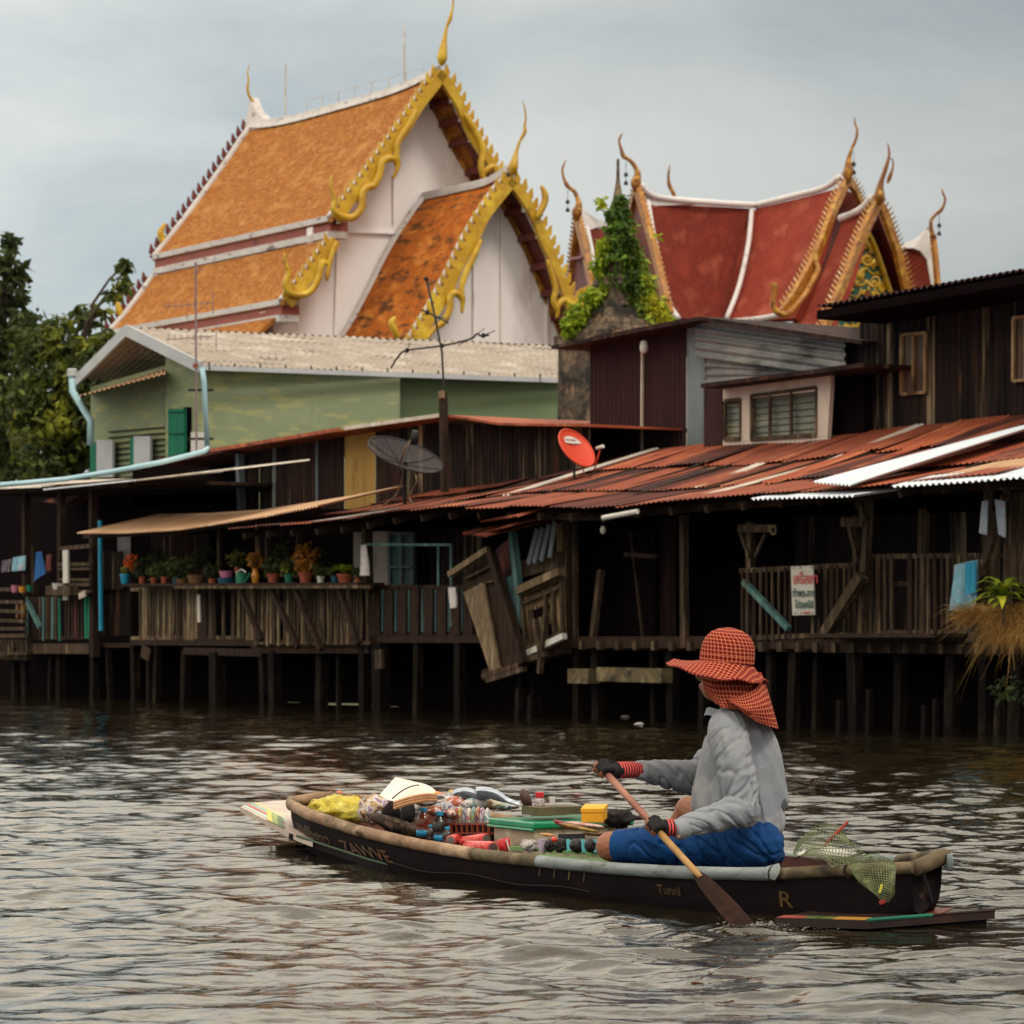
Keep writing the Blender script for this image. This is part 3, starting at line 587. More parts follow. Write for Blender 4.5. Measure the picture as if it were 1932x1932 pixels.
cf([(1658,388),(1659,372),(1660,356),(1664,338),(1671,318),(1677,296),(1677,282),(1674,267)],[.06,.20,.14,.09,.08,.05,.04,.01],92.4)
cf([(1674,346),(1678,336),(1684,318),(1685,304),(1680,298)],[.03,.08,.04,.03,.02],92.4)
# pediment: carved gold scrolls on a green ground
def pedmat():
    m=mk('carved_pediment',[C(206,166,44),C(186,138,30)],(3,3,3),rough=.4,coord='OBJ'); t=m.node_tree; n=t.nodes; l=t.links; b=n['Principled BSDF']; tc=n.new('ShaderNodeTexCoord')
    v=n.new('ShaderNodeTexVoronoi'); v.feature='DISTANCE_TO_EDGE'; v.inputs['Scale'].default_value=3.1; nz=n.new('ShaderNodeTexNoise'); nz.inputs['Scale'].default_value=2.6; mx=n.new('ShaderNodeMix'); mx.data_type='RGBA'; mx.inputs[0].default_value=.5; l.new(tc.outputs['Object'],nz.inputs[0]); l.new(tc.outputs['Object'],mx.inputs['A']); l.new(nz.outputs['Color'],mx.inputs['B']); l.new(mx.outputs['Result'],v.inputs['Vector'])
    w=n.new('ShaderNodeTexWave'); w.wave_type='RINGS'; w.inputs['Scale'].default_value=1.7; w.inputs['Distortion'].default_value=7; w.inputs['Detail']. default_value=1; l.new(mx.outputs['Result'],w.inputs[0])
    r=n.new('ShaderNodeMapRange'); r.inputs[1].default_value=.62; r.inputs[2].default_value=.7; l.new(w.outputs['Fac'],r.inputs[0]); x=n.new('ShaderNodeMix'); x.data_type='RGBA'; l.new(r.outputs[0],x.inputs[0]); l.new(b.inputs['Base Color'].links[0].from_socket,x.inputs['A']); x.inputs['B'].default_value=C(24,84,72); l.new(x.outputs['Result'],b.inputs['Base Color'])
    bp=n.new('ShaderNodeBump'); bp.inputs['Distance'].default_value=.08; bp.invert=True; l.new(w.outputs['Fac'],bp.inputs['Height']); l.new(bp.outputs[0],b.inputs['Normal']); return m
M['ped']=pedmat(); MB().prism(PP((1657,402,94.3),(1604,540,93.9),(1566,640,93.4),(1718,640,95.2),(1694,510,95)),(0,.2,0)).build('gable_wall',M['maroon'],hall)
ped=MB().prism(PP((1638,450,93.6),(1606,512,93.1),(1580,580,92.5),(1556,660,92),(1716,660,94.2),(1690,600,94),(1668,530,93.9)),(0,.3,0)).build('pediment',M['ped'],hall)
MB().prism(PP((1637,545,92.95),(1624,572,92.8),(1637,600,92.95),(1652,572,93.1)),(0,.3,0)).build('pediment_crest',M['rust'],hall)
strip(PP((1637,440,93.3),(1652,470,93.55),(1676,540,93.9),(1700,610,94)),.16,M['gold'],hall,'pediment_border'); strip(PP((1637,440,93.3),(1612,500,92.9),(1588,560,92.4),(1560,640,91.9)),.14,M['gold'],hall,'pediment_border')
for cx_,cy_,s_ in ((1622,528,1),(1650,530,-1),(1606,590,1),(1660,585,-1),(1590,622,1),(1637,490,1),(1640,620,-1),(1620,632,1),(1668,615,-1)):
    pts=[]
    for k in range(16): a=k*.62; r=13*(1-k/18); pts.append(P(cx_+s_*r*math.cos(a),cy_+r*math.sin(a),92.7))
    MB().tube(pts,[.055*(1-i/20) for i in range(16)],6).build('pediment_scroll',M['gold'],hall,smooth=True)
MB().prism(PP((1657,405,93.5),(1700,520,94.2),(1716,600,94.5),(1700,600,95.6),(1640,450,94.6)),(.1,.2,0)).build('soffit',M['maroon'],hall)
# rightmost wing
coons(PP((1694,468,98),(1728,469,97.5),(1744,480,97.2)),PP((1700,600,96.5),(1762,600,95.4)),M['redtile'],hall,sag=.15)
MB().prism(PP((1692,463,98),(1715,456,97.7),(1735,445,97.3),(1747,432,97.1),(1754,424,97),(1763,444,97),(1767,500,96.6),(1772,600,96.2),(1760,600,96.2),(1757,540,96.4),(1750,490,96.8),(1738,474,97),(1724,468,97.2),(1692,468,97.9)),(0,.3,0)).build('ridge_end',M['white2'],hall)
ornbarge(PP((1760,444,96.6),(1765,490,96.3),(1769,540,96),(1774,600,95.7)),.14,M['ochregold'],hall,12,tooth=.03)
cf([(1761,448),(1757,430),(1757,416),(1765,405),(1775,397),(1781,386),(1783,374),(1779,364),(1777,355)],[.09,.07,.065,.06,.07,.05,.045,.04,.01],96.5,bell=(1772,402))
strip(PP((1384,606,95.2),(1434,601,94),(1470,594,92.9)),.16,M['white2'],hall,'eave_band')
MB().prism(PP((1240,600,96),(1560,636,94.5),(1560,1232,94.5),(1240,1232,96)),(0,3,0)).build('wall',M['offwhite'],hall)
MB().prism(PP((1560,655,95),(1760,655,97),(1760,1232,97),(1560,1232,95)),(0,3,0)).build('wall',M['offwhite'],hall)

# ---------------------------------------------------------------- leaves and trees
def leafmat(name,stops,isl=.45,rough=.55):
    m=mk(name,stops,(1.1,1.1,1.1),rough=rough,spec=.35,island=isl); b=m.node_tree.nodes['Principled BSDF']; t=m.node_tree
    tr=t.nodes.new('ShaderNodeBsdfTranslucent'); ad=t.nodes.new('ShaderNodeMixShader'); ad.inputs[0].default_value=.42; src=b.inputs['Base Color'].links[0].from_socket; t.links.new(src,tr.inputs[0]); out=[x for x in t.nodes if x.type=='OUTPUT_MATERIAL'][0]
    t.links.new(b.outputs[0],ad.inputs[1]); t.links.new(tr.outputs[0],ad.inputs[2]); t.links.new(ad.outputs[0],out.inputs[0]); return m
M['leafd']=leafmat('dark_leaves',[C(82,94,46),C(54,68,36),C(118,122,50)],.55)
M['leafm']=leafmat('mid_leaves',[C(96,108,44),C(64,78,38),C(160,160,52)],.55)
M['leafy']=leafmat('yellow_green_leaves',[C(182,188,44),C(128,154,40),C(212,204,60)],.4)
M['bark']=mk('bark',[C(74,60,46),C(50,42,34)],(6,6,2),bump=.6)
def leaves(mb,c,r,n,size,mi=0,asp=1.7,hang=.4,shell=.35):
    c=Vector(c)
    for _ in range(n):
        d=Vector((random.gauss(0,1),random.gauss(0,1),random.gauss(0,1))).normalized(); k=(U(shell,1))**.6
        p=c+Vector((d.x*r[0],d.y*r[1],d.z*r[2]))*k; s=size*U(.6,1.25)
        a=Vector((U(-1,1),U(-1,1),U(-1,.6)-hang)).normalized(); b=a.cross(Vector((U(-1,1),U(-1,1),U(-1,1)))).normalized(); nn=a.cross(b)*s*.12
        mb.add([p,p+a*s*.5*asp*.8+b*s*.42+nn,p+a*s*asp,p+a*s*.5*asp*.8-b*s*.42+nn],[(0,1,2,3)],[(0,0)]*4,mi)
def limb(mb,a,b,r0,r1,wob=.1,n=6):
    a=Vector(a);b=Vector(b);pts=[]
    L=(b-a).length
    for i in range(n+1):
        k=i/n; p=a.lerp(b,k)+Vector((noise.noise(a*3+Vector((k*2,0,0))),noise.noise(a*3+Vector((0,k*2,5))),noise.noise(a*3+Vector((9,0,k*2)))))*wob*L*math.sin(k*math.pi); pts.append(p)
    mb.tube(pts,[r0+(r1-r0)*i/n for i in range(n+1)],6); return pts
def tree(name,label,base,trunk_top,clumps,mat,size,dens=240,group=None):
    root=T(name,base,label,'tree',group); tb=MB(); tp=limb(tb,base,trunk_top,.22,.10,.08,8); cb=MB()
    for (c,r) in clumps:
        k=min(range(3,len(tp)),key=lambda i:(tp[i]-Vector(c)).length+(0 if tp[i].z<c[2] else 3)); limb(tb,tp[k],c,.06,.015,.15,5)
        leaves(cb,c,r,int(dens*(r[0]*r[2])**.75/.35),size,shell=.1)
    tb.build('trunk',M['bark'],root); cb.build('crown',mat,root); return root
def clumpset(spec,Y,jit=.8,k=1.0):
    return [(tuple(P(x,y,Y+U(-jit,jit))),(rx*Y/F*k,rx*Y/F*1.0*k,rz*Y/F*k)) for x,y,rx,rz in spec]
sp1=[(16,455,18,22),(10,500,26,30),(22,560,34,40),(48,612,40,34),(10,640,50,50),(-40,600,60,70),(60,690,56,46),(0,740,60,60),(60,780,60,56),(10,850,60,60),(-50,760,60,80),(40,880,50,50),(-30,900,50,60),(52,640,30,30),(34,516,18,22)]
tree('leafy_tree','dark leafy tree with the tallest crown at the far left edge',P(-20,1244,64),P(6,560,64),clumpset(sp1,64),M['leafd'],.15,dens=250)
sp2=[(236,500,13,18),(228,535,16,18),(212,556,14,12),(196,588,12,10),(168,600,22,22),(150,588,18,14),(116,608,22,20),(96,622,22,20),(132,640,34,24),(90,660,34,30),(160,650,26,20),(180,640,16,14),(120,700,44,36),(170,690,30,26),(100,760,46,44),(150,760,40,50),(120,830,46,46),(160,850,40,40),(90,880,46,30),(180,660,24,18),(200,628,18,12),(70,720,40,40),(150,720,30,20),(228,668,14,8),(140,780,60,60),(80,810,70,70),(140,850,50,60),(60,650,40,40),(40,760,60,60),(110,900,60,30),(150,700,40,40)]
tree('leafy_tree','mid green tree with one long twig reaching up beside the orange roof',P(120,1247,61),P(118,700,61),clumpset(sp2,61),M['leafm'],.14,dens=230)

# ---------------------------------------------------------------- old overgrown spire
M['oldstone']=mk('mossy_stone',[C(112,96,80),C(72,60,50),C(146,122,98)],(3,3,3),bump=1,bsc=(9,9,9),ns=2,layers=((C(38,34,28),(1.6,1.6,2.4),.5,.6),(C(178,132,98),(2.2,2.2,2),.6,.7)))
YS=52.0; spc=P(1166,1180,YS); kk=YS/F
sp=T('stone_spire',(spc.x,spc.y,.4),'weathered stone spire on a square base, overgrown with creepers','monument')
def zz(y): return H+(HY-y)*kk
mb=MB(); rot=math.radians(45+30)
for y0,y1,r0,r1 in ((1262,655,110,104),(654,632,112,112),(631,618,100,92),(617,606,88,84),(605,586,76,70),(585,572,60,54),(571,546,50,44)):
    mb.lathe([(r0*kk*1.12,zz(y0)),(r1*kk*1.12,zz(y1))],(spc.x,spc.y,0),4,rot=rot)
mb.build('base',M['oldstone'],sp)
mb=MB(); mb.lathe([(46*kk,zz(546)),(50*kk,zz(540)),(46*kk,zz(528)),(36*kk,zz(520)),(38*kk,zz(500)),(32*kk,zz(470)),(26*kk,zz(440)),(20*kk,zz(424)),(22*kk,zz(418)),(14*kk,zz(400)),(16*kk,zz(392)),(10*kk,zz(376)),(7*kk,zz(360)),(3.5*kk,zz(340)),(2.6*kk,zz(300))],(spc.x,spc.y,0),12); mb.build('spire',M['oldstone'],sp)
M['vine']=leafmat('creeper_leaves',[C(112,142,46),C(70,100,36),C(164,178,54)],.5)
vn=MB(); vy=MB()
for x,y,rx,rz,n in ((1168,378,14,14,60),(1163,400,22,18,110),(1170,425,26,22,170),(1172,455,30,26,200),(1168,490,36,26,200),(1190,480,22,30,130),(1200,510,24,30,150),(1176,530,40,24,200),(1206,545,28,26,170),(1196,575,34,20,170),(1214,600,28,14,110)): leaves(vn,P(x,y,YS-.2),(rx*kk*1.12,rx*kk,rz*kk),int(n*1.5),.08)
for x,y,rx,rz,n in ((1134,380,10,10,20),(1140,470,10,26,60),(1130,500,14,20,70),(1120,560,26,20,120),(1094,590,22,20,120),(1080,612,20,16,90),(1146,540,14,20,50),(1236,580,22,26,160),(1248,598,20,12,90),(1216,560,16,16,60),(1222,528,12,14,40),(1242,446,4,4,3),(1075,628,12,8,40)): leaves(vy,P(x,y,YS-.25),(rx*kk,rx*kk*.8,rz*kk),int(n*1.7),.085)
vine=T('creeper',(spc.x,spc.y,zz(600)),'green and yellow creeper climbing over the old stone spire','plant')
vn.build('foliage',M['vine'],vine); vy.build('foliage',M['leafy'],vine)['label']='yellow-green young foliage'

# ---------------------------------------------------------------- green house
gh=VPP(383,55,1058,58); gl=VPP(383,55,160,58.2); 
M['green']=mk('pale_green_paint',[C(148,156,122),C(138,148,114),C(154,162,128)],(.5,.5,1),rough=.85,layers=((C(166,166,116),(1.6,1.6,6),.54,.60),(C(122,128,104),(2.4,2.4,.4),.6,.72)))
M['green2']=mk('deeper_green_paint',[C(116,132,96),C(104,120,88)],(.5,.5,1),rough=.85)
M['asb']=mk('asbestos_roof',[C(176,162,150),C(156,144,132),C(192,182,170)],(1.5,1.5,6),math.atan2(gh.d.y,gh.d.x),layers=((C(110,92,84),(.9,5,9),.56,.66),))
M['barge_w']=mk('grey_white_board',[C(196,196,198),C(178,180,184)],(2,2,2))
M['shut']=mk('green_shutter_paint',[C(24,122,92),C(20,104,80)],(3,3,1))
house=T('green_house',tuple(gh.at(383,1180)),'pale green two storey house with a grey corrugated gable roof','house')
zc=lambda pl,x,y:pl.st(x,y)[1]
top=zc(gh,500,694)
def wallp(pl,pts,mat,par,t=0,th=.2,name='wall'): return MB().prism([pl.at(x,y,t) for x,y in pts],Vector((pl.n.x,pl.n.y,0))*th).build(name,mat,par)
w1=wallp(gh,[(384,690),(755,702),(755,1264),(384,1264)],M['green'],house); w2=wallp(gh,[(756,700),(1060,712),(1060,1264),(756,1264)],M['green2'],house,t=.35)
w3=wallp(gl,[(382,688),(312,668),(312,1264),(382,1264)],M['green'],house,t=.02)
w4=wallp(gl,[(311,690),(311,1264),(171,1264),(171,730)],M['green'],house,t=.25)
MB().prism([gl.at(x,y,1.6) for x,y in ((311,1000),(311,660),(240,625),(171,700),(171,1000))],Vector((gl.n.x,gl.n.y,0))*.1).build('wall',M['green2'],house)
# roof
ec=P(377,689,54.6); el=P(145,714,58.6); ap=P(239,618,56.3); er=P(1075,716,58.3); rr_=P(1075,653,61.6)
ov=Vector((gh.d.x,gh.d.y,0))
M['asb2']=M['asb']
rb=MB(); rb.corr(ec,er,rr_,ap,pitch=.16,amp=.018,nv=6,wob=.02); rb.corr(el,el+(er-ec),rr_,ap,pitch=.16,amp=.018); rb.build('roof',M['asb'],house)
MB().bar(ec-ZZ*.03,ap-ZZ*.05,.05,.2).build('bargeboard',M['barge_w'],house); MB().bar(el-ZZ*.03,ap-ZZ*.05,.05,.2).build('bargeboard',M['barge_w'],house)
MB().bar(P(380,694,54.5),P(1072,719,58.2),.09,.08).build('gutter',M['barge_w'],house)
mb=MB()
for x in range(395,1060,48):
    k=(x-383)/(1058-383); p=P(x,690+24*k-1,54.46+3.6*k); mb.bar(p+ZZ*.06,p-ZZ*.08,.02)
mb.build('gutter_bracket',M['black'],house)['kind']='stuff'
MB().corr(gl.at(312,705,-.5),gl.at(145,748,-.6),gl.at(171,742,.3),gl.at(312,695,.3),pitch=.16,amp=.015).build('lean_to_roof',M['tan'],house)
# siding, shutters, door
mb=MB()
for i in range(9):
    y=812+i*11; p=gl.at(205,y+3,.22); q=gl.at(311,y-6,.22); mb.bar(p,q,.03,.02)
mb.build('siding_groove',M['dkwood'],house)['kind']='stuff'
def slab(pl,x0,x1,y0,y1,t,th,mat,par,name): return MB().prism([pl.at(x0,y0,t),pl.at(x1,y0,t),pl.at(x1,y1,t),pl.at(x0,y1,t)],Vector((pl.n.x,pl.n.y,0))*th).build(name,mat,par)
d=slab(gl,317,347,771,862,-.1,.06,M['shut'],house,'shutter'); 
mb=MB()
for y in (774,815,858): mb.bar(gl.at(318,y,-.12),gl.at(346,y,-.12),.03,.05)
mb.build('shutter_rail',M['shut'],d)
slab(gl,347,360,768,862,.0,.04,M['blkwall'],house,'doorway'); slab(gl,360,379,815,853,-.12,.1,M['white'],house,'meter_box')
slab(gl,170,182,834,900,.1,.05,M['shut'],house,'shutter'); slab(gl,182,212,830,900,.08,.05,M['barge_w'],house,'shutter')['label']='greyish white shutter'
slab(gl,245,252,826,880,.1,.05,M['shut'],house,'shutter'); slab(gl,252,283,823,880,.08,.05,M['barge_w'],house,'shutter')['label']='greyish white shutter'
MB().tube([P(381,694,54.4),P(385,720,54.4),P(391,846,54.4)],.045,8).build('downpipe',M['pvc'],house,smooth=True)
MB().tube([P(136,706,57.9),P(137,738,57.9),P(171,793,57.5),P(171,840,57.5)],.065,8).build('downpipe',M['pvc'],house,smooth=True)
MB().lathe([(.09,0),(.09,.12),(.07,.14)],P(136,710,57.9),10).build('pipe_hopper',M['barge_w'],house)
mb=MB()
for y in (736,828): mb.bar(P(355,y,54.5),P(403,y,54.5),.04,.04)
mb.build('pipe_bracket',M['black'],house)
# ---------------------------------------------------------------- the riverside houses on piles
at=BK.at
def root(name,px,t,z,label,cat,group=None):
    p=at(px,1180,t); return T(name,(p.x,p.y,z),label,cat,group)
def bd(par,name,mat,segs,t=0,w=.06,h=None,jit=0):
    "boards between places of the photograph, as one part"
    o=None
    for s in segs:
        x0,y0,x1,y1=s[:4]; ww=s[4] if len(s)>4 else w; tt=t+U(-jit,jit)
        o=MB().bar(at(x0,y0,tt),at(x1,y1,tt),ww,h or ww).build(name,mat,par)
    return o
def rail(par,x0,x1,yt0,yt1,yb0,yb1,t,mats,step=12,w=.045,name='railing',jit=2,gap=None,topw=.07,wv=.35):
    mb=MB(); x=x0; 
    while x<x1:
        k=(x-x0)/(x1-x0); yt=yt0+(yt1-yt0)*k; yb=yb0+(yb1-yb0)*k
        if not (gap and gap[0]<x<gap[1]) and R()>.07:
            mb.bar(at(x,yt-U(0,jit),t),at(x+U(-1.2,1.2),yb+U(-jit,jit*2),t),w*U(1-wv,1+wv),.02,mi=random.choice(range(len(mats))),up=BN)
        x+=step*U(.85,1.15)
    mb.bar(at(x0-2,yt0+2,t+.035),at(x1+2,yt1+2,t+.035),topw,.05); mb.bar(at(x0-2,yb0-2,t+.035),at(x1+2,yb1-2,t+.035),topw,.05)
    return mb.build(name,mats,par)
def wallq(par,x0,x1,yt0,yt1,yb0,yb1,t,mat,name='wall',th=.06,corr=0,pitch=.09):
    q=[at(x0,yt0,t),at(x1,yt1,t),at(x1,yb1,t),at(x0,yb0,t)]
    if corr: return MB().corr(q[3],q[2],q[1],q[0],pitch=pitch,amp=.012).build(name,mat,par)
    return MB().prism(q,BN*th).build(name,mat,par)
def slabz(par,name,mat,x0,x1,t0,t1,y,th=.06,x1y=None):
    a=at(x0,y,t0); b=at(x1,x1y or y,t0); return MB().prism([a,b,b-ZZ*th,a-ZZ*th],BN*(t1-t0)).build(name,mat,par)
def piles(par,xs,t=.1,ytop=1225,w=.12,mat=None,zb=-.5):
    for i,x in enumerate(xs):
        x_,yt,ww=(x if isinstance(x,tuple) else (x,ytop,w)); p=at(x_,yt,t+U(-.05,.1)); q=Vector((p.x+U(-.04,.04),p.y,zb)); MB().bar(q,p,ww*U(.9,1.1),ww*.9,up=BN,w2=ww).build('pile',mat or M['pile'],par)

# --- long house with the rusty roof (right half)
hr=root('riverside_house',1500,1,0,'long dark wooden river house with a broad rusty tin roof','house')
EV=[(430,1004),(634,991),(745,972),(860,963),(1000,966),(1130,969),(1202,959),(1360,948),(1450,941),(1610,930),(1680,921),(2060,887)]
ev=[BK.st(x,y,-.9) for x,y in EV]; es=[e[0] for e in ev]; ez=[e[1] for e in ev]
def ezf(s): return float(np.interp(s,es,ez))
s430=es[0]; s1060=BK.st(1060,967,-.9)[0]
def rdz(s): return float(np.interp(s,[s430,BK.st(700,980,-.9)[0],s1060],[.72,.82,.97]))
WR=3.5
def rp_(s,k,lift=0): return BK.w(s,-.9+WR*k,ezf(s)+rdz(s)*k-.10*math.sin(math.pi*k)+lift)
mats=[M['rust'],M['rust2'],M['rustor'],M['zincold']]
rb=MB(); s=s430; i=0
while s<es[-1]:
    w_=U(.62,.86); e=min(s+w_+.08,es[-1]); rows=[(U(-.02,.01),.36),(.33,.70),(.67,1.0+U(-.02,.03))]
    for r,(k0,k1) in enumerate(rows):
        mi=random.choices([0,1,2,3],[.50,.36,.13,.01])[0]; l0=.01+.012*R()+(.012 if i%2 else 0); l1=.004*(2-r)+.01
        j=U(-.015,.015)
        a,b,c,d=rp_(s,k0+j,l0+.03),rp_(e,k0+U(-.01,.01),l0+.03+U(-.01,.02)),rp_(e,k1,l1),rp_(s,k1,l1)
        rb.corr(a,b,c,d,pitch=.085,amp=.008,mi=mi,nv=3,wob=.012)
    s+=w_; i+=1
roofo=rb.build('roof',mats,hr)
def strips(x,k0,k1,wd,mat,lift=.045,name='roof_sheet',label=None):
    s=BK.st(x,940,-.9)[0]; o=MB().corr(rp_(s,k0,lift),rp_(s+wd,k0,lift),rp_(s+wd*.95,k1,lift-.01),rp_(s,k1,lift-.01),pitch=.085,amp=.012,nv=3,wob=.01).build(name,mat,hr)
    if label: o['label']=label
    return o
strips(1120,.50,.97,.17,M['zincold'],label='pale weathered roof sheet'); strips(1290,.30,.86,.30,M['rustor'],label='orange rusted roof sheet')
strips(1262,.12,.55,.17,M['zincold'],label='flaking whitish roof sheet'); strips(800,.32,.98,.16,M['zincold'],label='pale strip of roof sheet'); strips(560,.05,.5,.22,M['zincold'],label='pale strip of roof sheet'); pass
strips(1270,.58,.99,.14,M['zincold'],label='pale weathered roof sheet'); strips(1400,.35,.92,.15,M['rustor'],label='orange streaked roof sheet')
def zq(pts,mat,label,nv=2,pitch=.085):
    o=MB().corr(*pts,pitch=pitch,amp=.013,nv=nv,wob=.006).build('roof_sheet',mat,hr); o['label']=label
a=at(1415,942,-1.12); b=at(1612,936,-1.25); zq((a,b,b+BN*.75+ZZ*.10,a+BN*.6+ZZ*.10),M['zinc'],'bright new zinc sheet along the eave')
a=at(1534,913,-.95)+ZZ*.02; b=at(1606,919,-1.15)+ZZ*.02; zq((a,b,b+BN*2.75+ZZ*.74,a+BN*2.85+ZZ*.66),M['zinc'],'bright new zinc sheet lying up the slope',nv=3)
a=at(1680,919,-1.15); b=at(1990,897,-1.15); zq((a,b,b+BN*.55+ZZ*.15,a+BN*.55+ZZ*.12),M['zinc'],'bright zinc sheet over the right end'); a=a+BN*.5+ZZ*.10;b=b+BN*.5+ZZ*.13; zq((a,b,b+BN*1.3+ZZ*.33,a+BN*1.5+ZZ*.30),M['tan'],'tan sheet behind the zinc eave')
# drooping torn sheets over the collapsed corner
for q in (((871,1006),(918,1012)),((914,1002),(962,992)),((905,985),(975,972))):
    a=at(*q[0],-.8);b=at(*q[1],-1.0); MB().corr(a,b,b+BN*1.2+ZZ*.27,a+BN*1.2+ZZ*.24,pitch=.085,amp=.013,nv=2,wob=.02).build('torn_sheet',M['rust'],hr)
# rafters and eave beam
bd(hr,'eave_beam',M['dkwood'],[(EV[i][0]+10,EV[i][1]+7,EV[i+1][0]+10,EV[i+1][1]+7) for i in range(4,len(EV)-1)],t=-.55,w=.08)
rf=MB()
for i in range(26):
    s=s430+.3+i*.62
    if s<es[-1]: rf.bar(rp_(s,.02,-.07),rp_(s,.98,-.07),.05,.08)
rf.build('rafters',M['dkwood'],hr)
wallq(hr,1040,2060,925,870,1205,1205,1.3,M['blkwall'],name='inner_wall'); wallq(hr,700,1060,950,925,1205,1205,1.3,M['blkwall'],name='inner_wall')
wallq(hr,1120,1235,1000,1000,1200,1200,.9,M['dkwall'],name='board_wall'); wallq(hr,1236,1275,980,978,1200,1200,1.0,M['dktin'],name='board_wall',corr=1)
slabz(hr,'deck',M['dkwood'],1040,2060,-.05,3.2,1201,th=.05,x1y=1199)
wallq(hr,700,2060,1210,1212,1330,1420,1.1,M['blkwall'],name='under_deck_shade'); wallq(hr,1500,2060,975,960,1200,1200,1.28,M['dktin2'],name='board_wall',th=.02)  # black sheet below the deck added to stand for the shade there
bd(hr,'floor_beam',M['dkwood'],[(1080,1212,1560,1214,.12),(1551,1204,1960,1202,.10),(1560,1222,1960,1226,.10)],t=-.02,w=.12)
jb=MB()
for x in range(1095,1930,34): jb.bar(at(x,1217+(.01*(x-1095)),-.12),at(x,1217+(.01*(x-1095)),-.12)+BN*1.4,.07,.10)
jb.build('joists',M['grwood'],hr)
M['conc']=mk('stained_concrete',[C(128,112,78),C(96,82,60),C(150,134,96)],(4,4,4),ANG,bump=.5,layers=((C(44,38,32),(2.5,2.5,3),.5,.6),))
bd(hr,'concrete_beam',M['conc'],[(1082,1275,1121,1276,.17)],t=-.1,w=.2); bd(hr,'concrete_beam',M['conc'],[(1136,1272,1258,1275,.16)],t=-.05,w=.2)
piles(hr,[(1092,1218,.10),(1128,1218,.13),(1232,1216,.07),(1268,1216,.12),(1330,1218,.09),(1455,1220,.09),(1500,1220,.11),(1542,1226,.07),(1612,1226,.13),(1700,1228,.11),(1800,1230,.13),(1858,1228,.10),(1925,1232,.14),(1970,1228,.1)],t=.05)
for x,y,ww in ((980,1300,.12),(1002,1312,.1),(1585,1320,.09),(1640,1300,.08),(1745,1330,.08),(1765,1318,.07),(1886,1318,.12),(1910,1322,.1)):
    p=at(x,y,-.35); MB().bar((p.x,p.y,-.5),p,ww,ww,up=BN,w2=ww*.6).build('pile',M['pile'],hr)
for x,y0,y1,ww in ((1292,972,1222,.075),(1071,966,1215,.09),(1086,975,1205,.05),(1416,985,1196,.08),(1617,972,1197,.06),(1863,925,1196,.07),(1738,960,1192,.06),(1899,925,1200,.05)):
    MB().bar(at(x,y1,-.05),at(x+U(-2,2),y0,-.05),ww,ww,up=BN).build('post',M['grwood'],hr)
MB().bar(at(1625,1196,-.15),at(1641,926,-.2),.075,.075,up=BN).build('post',M['grwood'],hr); MB().bar(at(1118,1212,-.05),at(1134,1075,.05),.08,.06,up=BN).build('post',M['grwood'],hr)
bd(hr,'post_head',M['grwood'],[(1397,997,1459,997,.08),(1592,985,1632,986,.09),(1602,921,1678,917,.10)],t=-.2,w=.08)
bd(hr,'strut',M['grwood'],[(1394,996,1414,1052,.035),(1444,1008,1425,1050,.03),(1603,993,1616,1046,.045),(1614,932,1635,982,.07),(1862,1054,1896,936,.06),(1834,1106,1863,1052,.07)],t=-.22,w=.04)
MB().tube([at(1459+5*math.cos(k),1000+8*math.sin(k),-.28) for k in [i*.5 for i in range(13)]],.014,5).build('rope_coil',M['ltwood'],hr)
bd(hr,'diagonal_brace',M['grwood'],[(1627,1086,1556,1200,.11)],t=-.3,w=.1); bd(hr,'diagonal_brace',M['teal'],[(1404,1098,1488,1186,.06)],t=-.18)['label']='teal painted brace'
rail(hr,1401,1614,1075,1064,1206,1198,-.1,[M['grwood'],M['dkwood']],step=11.5,w=.04,gap=(1496,1532)); rail(hr,1632,1892,1048,1046,1196,1193,-.1,[M['grwood'],M['dkwood'],M['grwood']],step=11.6,w=.05)
bd(hr,'mid_rail',M['dkwood'],[(1634,1102,1890,1100,.05)],t=-.02); rail(hr,1897,1990,932,928,1104,1104,-.12,[M['grwood']],step=9,w=.055,name='slat_screen',jit=4,topw=.04)
bd(hr,'hanging_pole',M['grwood'],[(1828,922,1990,921,.03)],t=-.35); bd(hr,'ledge',M['dkwood'],[(1553,1199,1790,1199,.4)],t=-.3,h=.04)
fx=MB().tube([at(1138,977,-.95),at(1203,965,-.95)],.028,8).build('tube_lamp',M['white'],hr); MB().ball(at(1138,1000,-.5),(.035,.035,.05),8).build('light_bulb',M['white'],hr,smooth=True)
bd(hr,'clothes_line',M['black'],[(1642,926,1700,931,.008),(1700,931,1760,932,.008),(1760,932,1850,928,.008)],t=-.3,w=.01)
bd(hr,'old_window_board',M['dkwood'],[(1180,1046,1240,1050,.05),(1190,1000,1214,1210,.03)],t=.1)
# --- collapsed corner with leaning panels
co_=root('collapsed_shed',960,0,0,'collapsed plank corner with leaning door panels and a tilted window frame','shed')
def pn(name,mat,pts,t=0,t2=None,th=.04,par=None,label=None):
    q=[at(p[0],p[1],p[2] if len(p)>2 else t) for p in pts]; o=MB().prism(q,BN*th).build(name,mat,par or co_)
    if label: o['label']=label
    return o
M['crwood']=mk('cream_wood',[C(176,146,106),C(140,108,74),C(196,170,128)],(6,6,1.5),ANG,bump=.4,layers=((C(84,60,44),(5,5,2),.55,.66),))
pn('leaning_panel',M['dkwood'],[(872,1080),(926,1044),(990,1250),(930,1274)],t=-.32); pn('leaning_panel',M['ltwood'],[(874,1118),(912,1098),(943,1264),(926,1273)],t=-.37,th=.03,label='pale bleached plank'); bd(co_,'top_board',M['ltwood'],[(849,1084,922,1036,.07)],t=-.45,w=.07)
